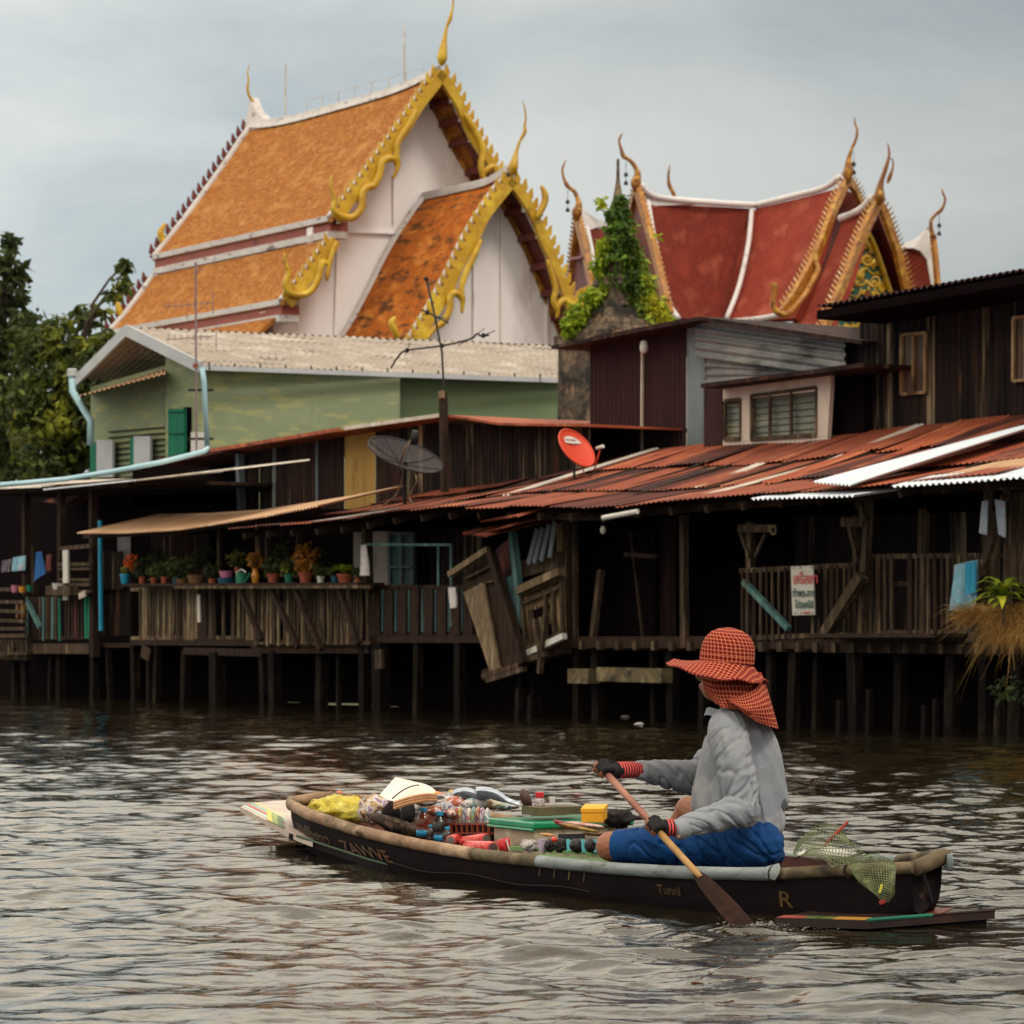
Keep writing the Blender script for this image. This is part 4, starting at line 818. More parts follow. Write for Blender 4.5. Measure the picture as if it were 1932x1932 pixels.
bd(co_,'leaning_beam',M['dkwood'],[(926,1041,989,1251,.09)],t=-.45); bd(co_,'panel_rail',M['grwood'],[(878,1092,926,1068,.03),(912,1100,950,1092,.025)],t=-.36,w=.03); bd(co_,'leaning_post',M['teal'],[(967,1004,980,1122,.08)],t=-.3)['label']='pale green leaning post'
pn('teal_panel',M['teal'],[(952,1092),(976,1080),(985,1186),(968,1176)],t=-.2); pn('back_panel',M['rust2'],[(930,1040),(968,1010),(976,1090),(950,1100)],t=0)
for i,(x0,y0,x1,y1) in enumerate(((1014,998,997,1064),(1024,995,1008,1062),(1036,990,1021,1058),(1047,984,1037,1052))): bd(co_,'louvre_slat',M['teal'],[(x0,y0,x1,y1,.085)],t=-.3,h=.02) if 0 else MB().bar(at(x0,y0,-.3),at(x1,y1,-.3),.07,.02,up=BN).build('louvre_slat',M['bluegrey'],co_)
pn('back_panel',M['blkwall'],[(968,1000),(1066,968),(1066,1200),(990,1234)],t=.1); bd(co_,'cross_beam',M['grwood'],[(990,1075,1064,1056,.17)],t=-.1,w=.1,h=.2); pn('wood_panel',M['crwood'],[(1050,990),(1063,984),(1063,1044),(1050,1050)],t=-.08)
wfp=pn('window_frame',M['crwood'],[(982,1128),(1062,1094),(1064,1196),(994,1230)],t=-.18); bd(co_,'frame_board',M['ltwood'],[(980,1114,1058,1078,.09)],t=-.3,w=.08)['label']='pale board along the tilted frame top'; bd(co_,'frame_board',M['white'],[(994,1234,1065,1200,.07)],t=-.3)
mb=MB()
for s_ in ((984,1124,1062,1090),(984,1140,1060,1106),(990,1226,1063,1192),(985,1126,994,1230),(1044,1104,1048,1202),(1028,1112,1032,1206),(1000,1150,1004,1222),(1060,1092,1062,1196)): mb.bar(at(s_[0],s_[1],-.24),at(s_[2],s_[3],-.24),.045,.04)
mb.build('muntins',M['grwood'],wfp)
mb=MB()
for x in range(1002,1044,8): mb.bar(at(x,1138+U(-6,6),-.2),at(x+4,1200+U(-8,8),-.2),.06,.02,up=BN)
mb.build('broken_slats',M['ltwood'],wfp); pn('dark_gap',M['blkwall'],[(1004,1152),(1036,1138),(1036,1156),(1008,1168)],t=-.215,th=.01,par=wfp); pn('dark_gap',M['blkwall'],[(1026,1180),(1040,1176),(1042,1196),(1028,1200)],t=-.215,th=.01,par=wfp)
for s_ in ((912,1276,980,1254),(920,1284,990,1262),(984,1250,1030,1234),(1010,1168,1022,1240),(1030,1160,1018,1270)): bd(co_,'fallen_board',M['grwood'],[s_+(.06,)],t=-.35)
bd(co_,'floor_beam',M['dkwood'],[(918,1274,1070,1222,.13)],t=-.1)
piles(co_,[(985,1262,.12),(1008,1240,.1)],t=-.1)
for px in (906,): pass

# --- middle house: upper room of dark tin and a flower balcony
hm=root('balcony_house',550,1,0,'dark tin house with a plank balcony full of flower pots','house')
TW=1.9
segs=[(455,490,M['dktin']),(490,515,M['dktin2']),(515,528,M['zincold']),(528,548,M['dktin2']),(548,596,M['dktin']),(596,600,M['bluegrey']),(600,651,M['dktin']),(651,709,M['ochre']),(709,770,M['dktin']),(770,1112,M['dktin2'])]
def rt(x): return float(np.interp(x,[300,415,647,825,852,943,1112],[872,850,812,785,785,800,802]))
segs[2]=(515,520,M['bluegrey'])
segs[3]=(520,548,M['dktin2'])
for x0,x1,m in segs: wallq(hm,x0,x1,rt(x0)+3,rt(x1)+3,985,975,TW,m,corr=1,name='wall_sheet')
wallq(hm,250,456,880,845,1105,1100,TW+.4,M['blkwall']); bd(hm,'corner_post',M['bluegrey'],[(452,855,456,965,.10)],t=TW-.1)
mb=MB(); xs=[400,415,530,647,740,825,852,943,1030,1112]
for x0,x1 in zip(xs[:-1],xs[1:]):
    a=at(x0,rt(x0)-2,TW-.45);b=at(x1,rt(x1)-2,TW-.45); mb.prism([a,b,b-ZZ*.03,a-ZZ*.03],BN*2.6,mi=0)
mb.build('roof',[M['rustor']],hm)
for x0,x1,m in ((400,640,M['rustor']),(652,842,M['zincold']),(300,400,M['rust2'])): bd(hm,'roof_edge',m,[(x0,rt(x0)-3,x1,rt(x1)-3,.05)],t=TW-.5,h=.05)
a=at(300,874,TW-.5);b=at(420,849,TW-.5); MB().prism([a,b,b-ZZ*.03,a-ZZ*.03],BN*2.0).build('roof',M['rust2'],hm)
o=MB().prism([at(515,842,TW+.4),at(640,812,TW+.4),at(672,808,TW+.4),at(560,836,TW+.4)],BN*.6); o.build('roof_patch',M['greytin'],hm)
AW=[(144,1006),(232,1006),(335,1000),(415,988),(498,975),(600,955)]
aw=MB(); 
for (x0,y0),(x1,y1) in zip(AW[:-1],AW[1:]):
    a=at(x0,y0,-.75);b=at(x1,y1,-.75); aw.corr(a,b,b+BN*1.35+ZZ*.30,a+BN*1.35+ZZ*.30,pitch=.085,amp=.012,nv=2)
aw.build('awning',M['tan'],hm); bd(hm,'awning_beam',M['dkwood'],[(160,1012,335,1005,.06),(335,1005,600,962,.06)],t=-.5)
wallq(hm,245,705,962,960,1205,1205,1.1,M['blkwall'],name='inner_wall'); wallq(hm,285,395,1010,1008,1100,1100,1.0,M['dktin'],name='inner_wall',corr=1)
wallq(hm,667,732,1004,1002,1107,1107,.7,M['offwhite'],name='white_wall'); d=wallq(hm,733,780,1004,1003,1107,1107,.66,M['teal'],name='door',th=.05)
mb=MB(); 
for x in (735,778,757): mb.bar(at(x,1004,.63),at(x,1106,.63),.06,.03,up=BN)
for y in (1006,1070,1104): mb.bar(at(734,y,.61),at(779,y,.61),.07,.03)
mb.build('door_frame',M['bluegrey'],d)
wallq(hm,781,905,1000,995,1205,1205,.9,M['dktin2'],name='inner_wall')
bd(hm,'porch_post',M['grwood'],[(489,970,489,1050,.08),(505,985,505,1090,.06),(692,990,694,1110,.11),(414,1000,414,1070,.05),(563,990,563,1090,.05)],t=-.05)
bd(hm,'drying_pole',M['teal'],[(690,1027,852,1028,.03)],t=-.3); bd(hm,'drying_post',M['teal'],[(851,1027,851,1182,.025),(827,1030,827,1105,.02)],t=-.28)
slabz(hm,'deck',M['dkwood'],245,905,.02,3,1207,th=.06,x1y=1202); 
bd(hm,'flower_shelf',M['dkwood'],[(252,1104,700,1102,.4)],t=-.25,h=.04) ; bd(hm,'flower_ledge',M['grwood'],[(330,1108,700,1107,.04)],t=-.5,w=.04)
rail(hm,252,340,1110,1108,1206,1204,-.05,[M['ltwood'],M['grwood']],step=6,w=.06); rail(hm,340,478,1109,1108,1205,1205,-.05,[M['grwood'],M['ltwood'],M['dkwood']],step=8.5,w=.09)
rail(hm,482,700,1110,1108,1215,1215,-.15,[M['grwood'],M['ltwood'],M['grwood']],step=6.2,w=.05); MB().bar(at(375,1122,-.2),at(376,1174,-.2),.07,.02,up=BN).build('white_slat',M['white'],hm)
mb=MB(); x=700
while x<905: mb.bar(at(x+9,1112,-.05),at(x+9,1198,-.05),.20,.025,up=BN); x+=25
mb.bar(at(700,1107,0),at(908,1108,0),.07,.05); mb.bar(at(700,1198,0),at(908,1199,0),.07,.05); mb.build('plank_railing',M['dkwood'],hm)
bd(hm,'railing_edge',M['teal'],[(722+25*i,1112,722+25*i,1192,.02) for i in range(7)],t=-.02)
for x in (770,796): bd(hm,'red_cloth_strip',M['rustor'] if 0 else M['redtile'],[(x,1125,x,1170,.07)],t=.12)
bd(hm,'floor_beam',M['dkwood'],[(250,1212,480,1213,.08),(480,1224,702,1224,.12),(700,1206,910,1206,.09),(352,1228,498,1232,.10)],t=-.02)
bd(hm,'diagonal_brace',M['dkwood'],[(508,1102,563,1222,.07),(554,1102,606,1226,.07),(637,1102,677,1216,.07),(451,1107,494,1208,.07)],t=-.4)
piles(hm,[(254,1212,.12),(282,1215,.08),(298,1215,.1),(352,1225,.12),(410,1230,.18),(497,1226,.12),(518,1228,.15),(608,1228,.14),(688,1120,.13),(718,1212,.19),(640,1228,.06),(790,1212,.1),(868,1212,.12)],t=0)
wallq(hm,245,705,1213,1216,1318,1328,1.1,M['blkwall'],name='under_deck_shade'); MB().bar(at(700,1120,-.05),at(700,1200,-.05),.2,.03,up=BN).build('board',M['grwood'],hm)  # black sheet below the balcony added as its under-floor shade
MB().bar(at(715,1226,-.1),at(717,1262,-.1),.17,.04,up=BN).build('board',M['grwood'],hm)
MB().bar(at(268,1228,-.1),at(282,1236,-.1),.18,.03,up=BN).build('board',M['grwood'],hm)
# --- left porch
hl=root('porch_house',100,1,0,'open fronted river shack under flat white edged roof sheets','house')
for x0,y0,x1,y1,m,w_ in ((-60,924,78,919,M['zincold'],1.5),(80,924,258,906,M['zinc'],1.4),(258,906,440,885,M['zincold'],1.2)):
    a=at(x0,y0,-.6);b=at(x1,y1,-.6); MB().corr(a,b,b+BN*w_+ZZ*.16,a+BN*w_+ZZ*.16,pitch=.085,amp=.012,nv=2).build('roof',m,hl)
a=at(-60,928,0);b=at(300,905,0); MB().prism([a,b,b-ZZ*.05,a-ZZ*.05],BN*3).build('roof',M['dkwood'],hl)
bd(hl,'eave_beam',M['dkwood'],[(-60,930,250,912,.10)],t=-.3)
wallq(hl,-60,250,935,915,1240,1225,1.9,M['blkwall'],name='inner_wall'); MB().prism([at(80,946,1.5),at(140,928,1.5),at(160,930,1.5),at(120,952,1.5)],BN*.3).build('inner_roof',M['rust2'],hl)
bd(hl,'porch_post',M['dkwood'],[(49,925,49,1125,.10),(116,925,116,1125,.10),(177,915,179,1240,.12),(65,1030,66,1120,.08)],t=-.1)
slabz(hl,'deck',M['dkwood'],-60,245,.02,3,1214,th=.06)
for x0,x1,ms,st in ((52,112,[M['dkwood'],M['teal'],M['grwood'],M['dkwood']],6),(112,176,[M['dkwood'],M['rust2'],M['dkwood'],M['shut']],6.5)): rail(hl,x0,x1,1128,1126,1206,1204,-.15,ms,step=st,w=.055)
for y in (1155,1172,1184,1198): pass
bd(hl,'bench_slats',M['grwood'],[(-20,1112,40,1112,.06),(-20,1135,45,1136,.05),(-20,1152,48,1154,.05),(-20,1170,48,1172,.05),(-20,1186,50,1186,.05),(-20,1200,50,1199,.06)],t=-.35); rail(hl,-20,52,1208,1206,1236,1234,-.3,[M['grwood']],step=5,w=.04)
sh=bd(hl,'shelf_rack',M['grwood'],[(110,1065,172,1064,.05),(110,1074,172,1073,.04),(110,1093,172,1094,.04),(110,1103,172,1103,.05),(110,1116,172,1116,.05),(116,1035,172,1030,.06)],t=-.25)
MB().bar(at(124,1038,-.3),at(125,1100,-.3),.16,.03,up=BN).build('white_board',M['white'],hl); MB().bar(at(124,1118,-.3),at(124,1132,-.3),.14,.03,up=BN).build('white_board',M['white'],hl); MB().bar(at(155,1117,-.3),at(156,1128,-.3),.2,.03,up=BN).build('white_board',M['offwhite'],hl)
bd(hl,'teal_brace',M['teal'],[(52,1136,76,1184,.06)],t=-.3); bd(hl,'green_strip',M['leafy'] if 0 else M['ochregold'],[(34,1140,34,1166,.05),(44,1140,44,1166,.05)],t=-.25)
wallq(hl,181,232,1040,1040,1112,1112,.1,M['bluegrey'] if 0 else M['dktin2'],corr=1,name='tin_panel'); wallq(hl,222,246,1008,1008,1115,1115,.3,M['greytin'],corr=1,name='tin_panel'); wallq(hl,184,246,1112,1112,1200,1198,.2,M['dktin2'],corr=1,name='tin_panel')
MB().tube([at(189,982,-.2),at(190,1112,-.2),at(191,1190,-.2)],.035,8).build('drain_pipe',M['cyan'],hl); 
bd(hl,'floor_beam',M['grwood'],[(58,1224,176,1224,.15),(-30,1236,58,1238,.12)],t=-.1); piles(hl,[(28,1236,.12),(49,1230,.12),(97,1232,.07),(115,1230,.12),(178,1226,.12),(205,1226,.08),(-15,1236,.12)],t=0); wallq(hl,-60,245,1216,1214,1316,1318,1.1,M['blkwall'],name='under_deck_shade')  # black sheet under the porch floor added in place of shade
# pale blue pipe running over the porch roof
pp=MB().tube([P(-60,917,45),P(0,915,45),P(60,910,45),P(124,904,45),P(210,890,45),P(304,872,45),P(385,852,45.5),P(392,846,46)],.037,10); pp.build('water_pipe',M['pvc'],smooth=True,label='long pale blue plastic pipe running along the porch roof edge',cat='pipe')
# --- plum coloured gable house and its white window annex
hg=root('tin_gable_house',1320,3,.4,'plum brown tin gable house with grey corrugated cladding on its right half','house'); TG=2.9
ap=(1320,597); le=(1040,652); re=(1625,642)
wq=lambda pts,mat,t,name,th=.05: MB().prism([at(x,y,t) for x,y in pts],BN*th).build(name,mat,hg)
MB().corr(at(1113,1010,TG),at(1296,1010,TG),at(1296,600,TG),at(1113,636,TG),pitch=.09,amp=.010).build('wall',M['plum'],hg)
wq([(1296,604),(1330,601),(1330,1010),(1296,1010)],M['bluegrey'],TG-.03,'corner_board'); wq([(1330,604),(1625,646),(1625,1010),(1330,1010)],M['dktin2'],TG+.02,'wall')
def hcorr(x0,yt0,yb0,x1,yt1,yb1,t,mat,name): return MB().corr(at(x0,yt0,t),at(x0,yb0,t),at(x1,yb1,t),at(x1,yt1,t),pitch=.11,amp=.016,nv=2).build(name,mat,hg)
hcorr(1312,600,673,1594,640,712,TG-.16,M['greytin'],'side_cladding'); hcorr(1331,668,724,1500,692,712,TG-.10,M['greytin'],'side_cladding')
for a_,b_ in ((le,ap),(ap,re)):
    a=at(*a_,TG-.4);b=at(*b_,TG-.4); MB().prism([a,b,b-ZZ*.045,a-ZZ*.045],BN*4).build('roof',M['dktin'],hg)
mb=MB(); mb.bar(at(1212,660,TG-.08),at(1211,856,TG-.08),.03,.03,up=BN); mb.build('seam_strip',M['zincold'],hg)
MB().lathe([(.01,0),(.045,.02),(.055,.08),(.045,.15),(.015,.17)],at(1215,667,TG-.2),10).build('wall_lamp',M['white'],hg,smooth=True)
wq([(1113,846),(1139,846),(1139,864),(1113,864)],M['ochre'],TG-.04,'bare_patch',.01)if 0 else None
an=root('window_annex',1460,2.6,.4,'small white annex with grey louvre windows tucked under the plum gable','house'); TA=2.35
aq=lambda pts,mat,t,name,th=.06,par=None: MB().prism([at(x,y,t) for x,y in pts],BN*th).build(name,mat,par or an)
a=at(1322,724,TA-.35);b=at(1630,684,TA-.35); MB().prism([a,b,b-ZZ*.05,a-ZZ*.05],BN*1.0).build('roof',M['dktin'],an); aq([(1328,731),(1363,729),(1363,1000),(1328,1000)],M['plum'],TA,'side_panel')
aq([(1364,727),(1567,700),(1567,735),(1364,757)],M['offwhite'],TA,'wall'); aq([(1399,750),(1416,748),(1416,832),(1399,832)],M['offwhite'],TA-.004,'pillar'); aq([(1543,730),(1567,727),(1561,822),(1541,824)],M['offwhite'],TA-.004,'pillar'); aq([(1364,830),(1561,820),(1561,960),(1364,960)],M['offwhite'],TA+.003,'wall')
aq([(1567,700),(1630,690),(1630,960),(1567,960)],M['blkwall'],TA+.2,'wall')
M['louv']=mk('louvre_glass',[C(112,112,96),C(88,90,80),C(126,122,100)],(1.2,1.2,5),ANG,rough=.35)
def louvre(x0,x1,yt0,yt1,yb0,yb1,n,muls):
    w_=MB(); 
    for i in range(n):
        k=(i+.5)/n; y0=yt0+(yb0-yt0)*k; y1=yt1+(yb1-yt1)*k; h_=(yb0-yt0)/n*.0062*1.25
        c0=at(x0,y0,TA+.05);c1=at(x1,y1,TA+.05); w_.add([c0+ZZ*h_*.5+BN*.012,c1+ZZ*h_*.5+BN*.012,c1-ZZ*h_*.45-BN*.012,c0-ZZ*h_*.45-BN*.012],[(0,1,2,3)])
    fr=MB()
    for m_ in [x0,x1]+muls: k=(m_-x0)/(x1-x0); fr.bar(at(m_,yt0+(yt1-yt0)*k,TA+.0),at(m_,yb0+(yb1-yb0)*k,TA+.0),.035,.03,up=BN)
    fr.bar(at(x0,yt0,TA+.002),at(x1,yt1,TA+.002),.04,.04); fr.bar(at(x0,yb0,TA+.002),at(x1,yb1,TA+.002),.05,.05)
    f=fr.build('window',M['grwood'],an); w_.build('louvre_panes',M['louv'],f)
    aq([(x0,yt0),(x1,yt1),(x1,yb1),(x0,yb0)],M['blkwall'],TA+.13,'window_back',.02,f)
louvre(1368,1398,756,753,829,828,6,[]); louvre(1418,1541,747,731,829,821,7,[1453,1493])
# --- tall dark tin house at the right edge
ht=root('tall_tin_house',1800,3,.4,'tall dark streaky tin house with two narrow curtained windows','house'); TT=2.75
MB().corr(at(1622,1000,TT),at(2050,1000,TT),at(2050,505,TT),at(1622,578,TT),pitch=.10,amp=.012,nv=3).build('wall',M['dktin2'],ht)
a=at(1541,578,TT-1.0);b=at(2050,487,TT-1.0); MB().corr(a,b,b+BN*3.4-ZZ*.12+ZZ*.05,a+BN*3.4+ZZ*.05,pitch=.10,amp=.02).build('roof',M['plum'],ht); a-=ZZ*.05;b-=ZZ*.05;MB().prism([a,b,b-ZZ*.10,a-ZZ*.10],BN*1.05).build('eave_board',M['blkwall'],ht)
M['curt']=mk('brown_curtain',[C(96,68,48),C(66,50,42),C(120,84,56)],(9,9,1),ANG,rough=.5)
for x0,x1,yt,yb,dd in ((1701,1746,632,744,4),(1912,1958,600,719,5)):
    wf=aw_=MB(); w_=None
    for s_ in ((x0,yt,x1,yt-dd),(x0,yb,x1,yb-dd),(x0,yt,x0,yb),(x1,yt-dd,x1,yb-dd),((x0+x1)/2,yt-dd/2,(x0+x1)/2,yb-dd/2)): aw_.bar(at(s_[0],s_[1],TT-.05),at(s_[2],s_[3],TT-.05),.035,.035,up=BN if s_[0]==s_[2] else None)
    f=aw_.build('window',M['crwood'],ht); MB().prism([at(x0,yt,TT-.03),at(x1,yt-dd,TT-.03),at(x1,yb-dd,TT-.03),at(x0,yb,TT-.03)],BN*.01).build('pane',M['curt'],f)
MB().prism([at(1622,588,TT+.05),at(1622,1000,TT+.05),at(1622,1000,TT+3),at(1622,588,TT+3)],BD*.05).build('side_wall',M['blkwall'],ht)
# ---------------------------------------------------------------- the boat
S2=Vector((1.5,11.5)); B2=Vector((-.95,15.7)); BL=(B2-S2).length; bd2=(B2-S2).normalized(); b3=Vector((bd2.x,bd2.y,0)); p3=Vector((bd2.y,-bd2.x,0)); 
BT=VP(S2,bd2,(p3.x,p3.y))
UW=[0,.04,.1,.2,.3,.45,.6,.75,.87,.95,.985,1.0]; WW=[.07,.17,.27,.40,.47,.5,.5,.45,.38,.28,.19,.06]
TR=[(527,1506),(539,1508),(580,1530),(641,1553),(717,1573),(819,1594),(920,1611),(1064,1623),(1182,1633),(1275,1636),(1350,1637),(1424,1636),(1493,1636),(1590,1635),(1660,1621),(1729,1607),(1760,1603)]
def bw(u): return float(np.interp(u,UW,WW))
zt=[]
for u in np.linspace(0,1,41):
    q=S2+bd2*BL*u-Vector((p3.x,p3.y))*bw(u); px=CX+q.x/q.y*F; py=np.interp(px,[t[0] for t in TR],[t[1] for t in TR]); zt.append(H-(py-HY)*q.y/F)
zt=np.array(zt); zt[-3:]=[zt[-4]+.006,zt[-4]+.012,zt[-4]+.016]; zt=np.convolve(np.pad(zt,3,'edge'),np.ones(7)/7,'valid')-.012
def bz(u): return float(np.interp(u,np.linspace(0,1,41),zt))
def bp(u,side,z,k=1.0):   # side -1 near .. 1 far
    q=S2+bd2*BL*u; return Vector((q.x,q.y,0))+p3*side*bw(u)*k+ZZ*(z+ .02*side*max(0,1-u*2.5))
M['hull']=mk('dark_hull_paint',[C(24,12,14),C(18,10,12),C(32,17,16)],(2,2,4),rough=.75,spec=.15,layers=((C(34,25,20),(3,3,9),.66,.74),))
M['inner']=mk('inner_hull',[C(96,44,34),C(76,36,30)],(2,2,4),rough=.7,layers=((C(60,50,36),(3,3,3),.55,.65),))
M['gunw']=mk('worn_gunwale_wood',[C(172,140,112),C(140,108,82),C(190,160,132)],(4,4,4),rough=.7,bump=.5,bsc=(14,14,14),layers=((C(72,56,40),(5,5,9),.54,.66),(C(100,84,56),(1.2,1.2,3),.56,.66)))
M['gunw2']=mk('dark_gunwale_wood',[C(120,104,76),C(92,78,56),C(140,124,96)],(4,4,4),rough=.7,bump=.5,bsc=(14,14,14),layers=((C(52,44,32),(5,5,9),.52,.66),))
M['cover']=mk('grey_blue_plastic',[C(142,150,150),C(120,128,128),C(168,172,172)],(3,3,6),rough=.5,bump=.4,bsc=(9,9,14),layers=((C(84,84,74),(4,4,7),.56,.68),))
boat=T('rowing_boat',(S2.x+.25,S2.y+1.6,0),'low dark wooden rowing boat loaded with goods, tan rounded gunwale, flat boards at both ends','boat')
def keel(u): return -.10+(.20*max(0,(u-.78)/.22)**1.6)+(.16*max(0,(.06-u)/.06)**1.5)
def hullring(u,inner=0):
    z=bz(u); kz=keel(u)+(.05 if inner else 0); i_=.022*inner
    return [bp(u,s_,0,max(.02,k-i_/max(.05,bw(u))))+ZZ*zz_ for s_,k,zz_ in ((-1,1,z),(-1,.985,z-.06),(-1,.93,kz+(z-kz)*.35),(-1,.80,kz+.015),(-1,.4,kz),(1,.4,kz),(1,.80,kz+.015),(1,.93,kz+(z-kz)*.35),(1,.985,z-.06),(1,1,z))]
def hull(inner,mat,name):
    mb=MB(); rings=[hullring(u,inner) for u in np.linspace(0,1,61)]; n=10
    vs=[v for r in rings for v in r]; fs=[(i*n+j,i*n+j+1,(i+1)*n+j+1,(i+1)*n+j) for i in range(60) for j in range(n-1)]+[tuple(range(n)),tuple(60*n+j for j in range(n))[::-1]]
    mb.add(vs,fs,[((v-Vector((S2.x,S2.y,0))).dot(b3),v.z) for v in vs]); return mb.build(name,mat,boat,smooth=True)
hull(0,M['hull'],'hull'); hull(1,M['inner'],'inner_hull')
def gun(u0,u1,side,r,mat,dz=0,label=None,name='gunwale',off=0):
    pts=[bp(u,side,bz(u)+dz,1.0)+p3*side*off for u in np.linspace(u0,u1,26)]
    rr=[r*(1+.07*noise.noise(p*9)) for p in pts]; o=MB().tube(pts,rr,12).build(name,mat,boat,smooth=True)
    if label: o['label']=label
gun(.50,.985,-1,.027,M['gunw'],label='pale worn bow gunwale'); gun(.395,.505,-1,.026,M['gunw2']); gun(.115,.40,-1,.025,M['cover'],label='grey plastic sheet wrapped over the gunwale'); gun(-.005,.118,-1,.023,M['gunw2'])
gun(.60,.985,1,.025,M['gunw']); gun(.10,.60,1,.022,M['cover']); gun(-.005,.11,1,.022,M['gunw2'])
MB().tube([bp(.985,-1,bz(.985)),bp(1,-1,bz(1)+.005),bp(1.004,0,bz(1)+.012),bp(1,1,bz(1)+.01),bp(.985,1,bz(.985))],.026,12).build('gunwale',M['gunw'],boat,smooth=True)
MB().tube([bp(0,-1,bz(0))-b3*.02,bp(0,1,bz(0))-b3*.02],.03,12).build('gunwale',M['gunw2'],boat,smooth=True)
q=bp(0,0,bz(0)); MB().lathe([(.0,0),(.03,.004),(.032,.03),(.028,.035)],q-b3*.05+p3*.05,12,ax=Matrix(((0,0,-b3.x),(0,1,-b3.y),(1,0,0)))).build('end_ring',M['bluegrey'],boat)
bl=MB()
for u in (.985,.955,.93): 
    for s_ in (-1,1): bl.ball(bp(u,s_,bz(u)+.02)+p3*(-s_)*.012,(.006,.006,.006),6)
bl.build('bolt_heads',M['black'],boat)['kind']='stuff'
M['cord']=mk('dark_cord',[C(60,44,36),C(44,34,28)],(9,9,9))
for u in (.112,.045): MB().tube([bp(u,-1,bz(u))+p3*math.cos(a)*.030*-1+ZZ*math.sin(a)*.030 for a in [i*.52 for i in range(13)]],.005,6).build('lashing',M['cord'],boat)
# torn end of the plastic cover
MB().patch(lambda u,v:(bp(.118-.012*v*(1+.5*math.sin(u*6)),-1,bz(.11))+p3*-math.cos(u*3.6-.6)*(.027+.010*v)+ZZ*math.sin(u*3.6-.6)*(.027+.012*v),(u,v)),10,3).build('torn_cover_end',M['cover'],boat,smooth=True)
# painted platform boards
M['plat']=mk('faded_painted_board',[C(206,192,176),C(190,170,158),C(214,204,190)],(3,3,3),rough=.5,layers=((C(150,120,110),(4,9,2),.6,.68),))
M['plat2']=mk('dark_painted_board',[C(48,24,20),C(34,20,17),C(66,34,26)],(3,3,3),rough=.45)
def zpt(px,py,z): Y=(H-z)*F/(py-HY); return Vector(((px-CX)/F*Y,Y,z))
bowp=[zpt(453,1522,.165),zpt(490,1513,.175),zpt(548,1509,.17),zpt(640,1560,.10),zpt(840,1640,.03),zpt(1060,1690,-.005),zpt(830,1655,-.01),zpt(700,1621,.03),zpt(560,1577,.09)]
MB().prism([bowp[0],bowp[1],bowp[2],zpt(600,1540,.13),zpt(590,1588,.075),bowp[8]],(0,0,-.025)).build('bow_board',M['plat'],boat)
MB().prism([zpt(545,1572,.095),zpt(600,1580,.085),zpt(720,1618,.04),zpt(850,1650,.0),zpt(1000,1684,-.01),zpt(830,1657,-.012),zpt(700,1625,.028)],(0,0,-.03)).build('bottom_strake',M['hull'],boat)
def stripe(pts,c,name='painted_stripe',lift=.003,th=.002):
    return MB().prism([Vector(p)+ZZ*lift for p in pts],(0,0,-th)).build(name,mk('paint',[c],rough=.5),boat)
A_,B_,C_=bowp[0],bowp[8],bowp[2]
def lerpq(a,b,k): return a.lerp(b,k)
for i,c in enumerate((C(190,214,200),C(196,110,110),C(150,196,180),C(214,206,150))):
    k0=.08+i*.12; D=bowp[1]
    e0=A_.lerp(D,k0*1.6);e1=A_.lerp(D,(k0+.07)*1.6); f0=B_.lerp(C_,k0*.8);f1=B_.lerp(C_,(k0+.07)*.8); stripe([e0,e1,e1.lerp(f1,.8),e0.lerp(f0,.8)],c)
for i,c in enumerate((C(214,200,90),C(150,170,90),C(96,120,80))):
    k=.50+i*.1; p0=A_.lerp(B_,k);p1=A_.lerp(B_,k+.09); o_=(C_-B_)*.28; stripe([p0,p1,p1+o_,p0+o_],c,lift=.006)
MB().tube([B_,zpt(700,1623,.032),zpt(830,1655,-.004)],.006,6).build('board_edge',mk('dark_green_edge',[C(52,76,48),C(40,56,38)],rough=.6),boat)
st=[zpt(1462,1732,.035),zpt(1637,1737,.035),zpt(1877,1718,.045),zpt(1723,1711,.045),zpt(1560,1712,.03)]
MB().prism(st,(0,0,-.03)).build('stern_board',M['plat2'],boat); MB().prism([st[1]-ZZ*.031+b3*.04,st[2]-ZZ*.031-Vector((.03,0,0)),st[2]+b3*.3-ZZ*.031,st[1]+b3*.3-ZZ*.031],(0,0,-.05)).build('board_bearer',M['hull'],boat)
mx_=lambda a,b,k:a.lerp(b,k)
inn=lambda p,k:p.lerp((st[0]+st[1]+st[2]+st[3])/4,k)
for k0,k1,c in ((.02,.30,C(150,60,50)),(.30,.46,C(74,96,40)),(.48,.62,C(90,104,44)),(.62,.97,C(196,140,50))):
    a=mx_(st[0],st[1],k0);b=mx_(st[0],st[1],k1); o_=(st[3]-st[1])*.16; stripe([a,b,b+o_,a+o_],c)
a,b=st[1],st[2]; MB().tube([a+ZZ*.002,a.lerp(b,.5)+ZZ*.002],.007,6).build('painted_edge',M['green_t'],boat); MB().tube([a.lerp(b,.5)+ZZ*.002,b+ZZ*.002],.005,6).build('painted_edge',M['dkwood'],boat)
stripe([mx_(st[3],st[0],.1),mx_(st[3],st[1],.3),mx_(st[2],st[1],.45),mx_(st[2],st[3],.5)],C(120,44,30))
MB().tube([P(1737,1635,11.45),P(1758,1700,11.5)],.006,6).build('stern_stay',M['black'],boat)
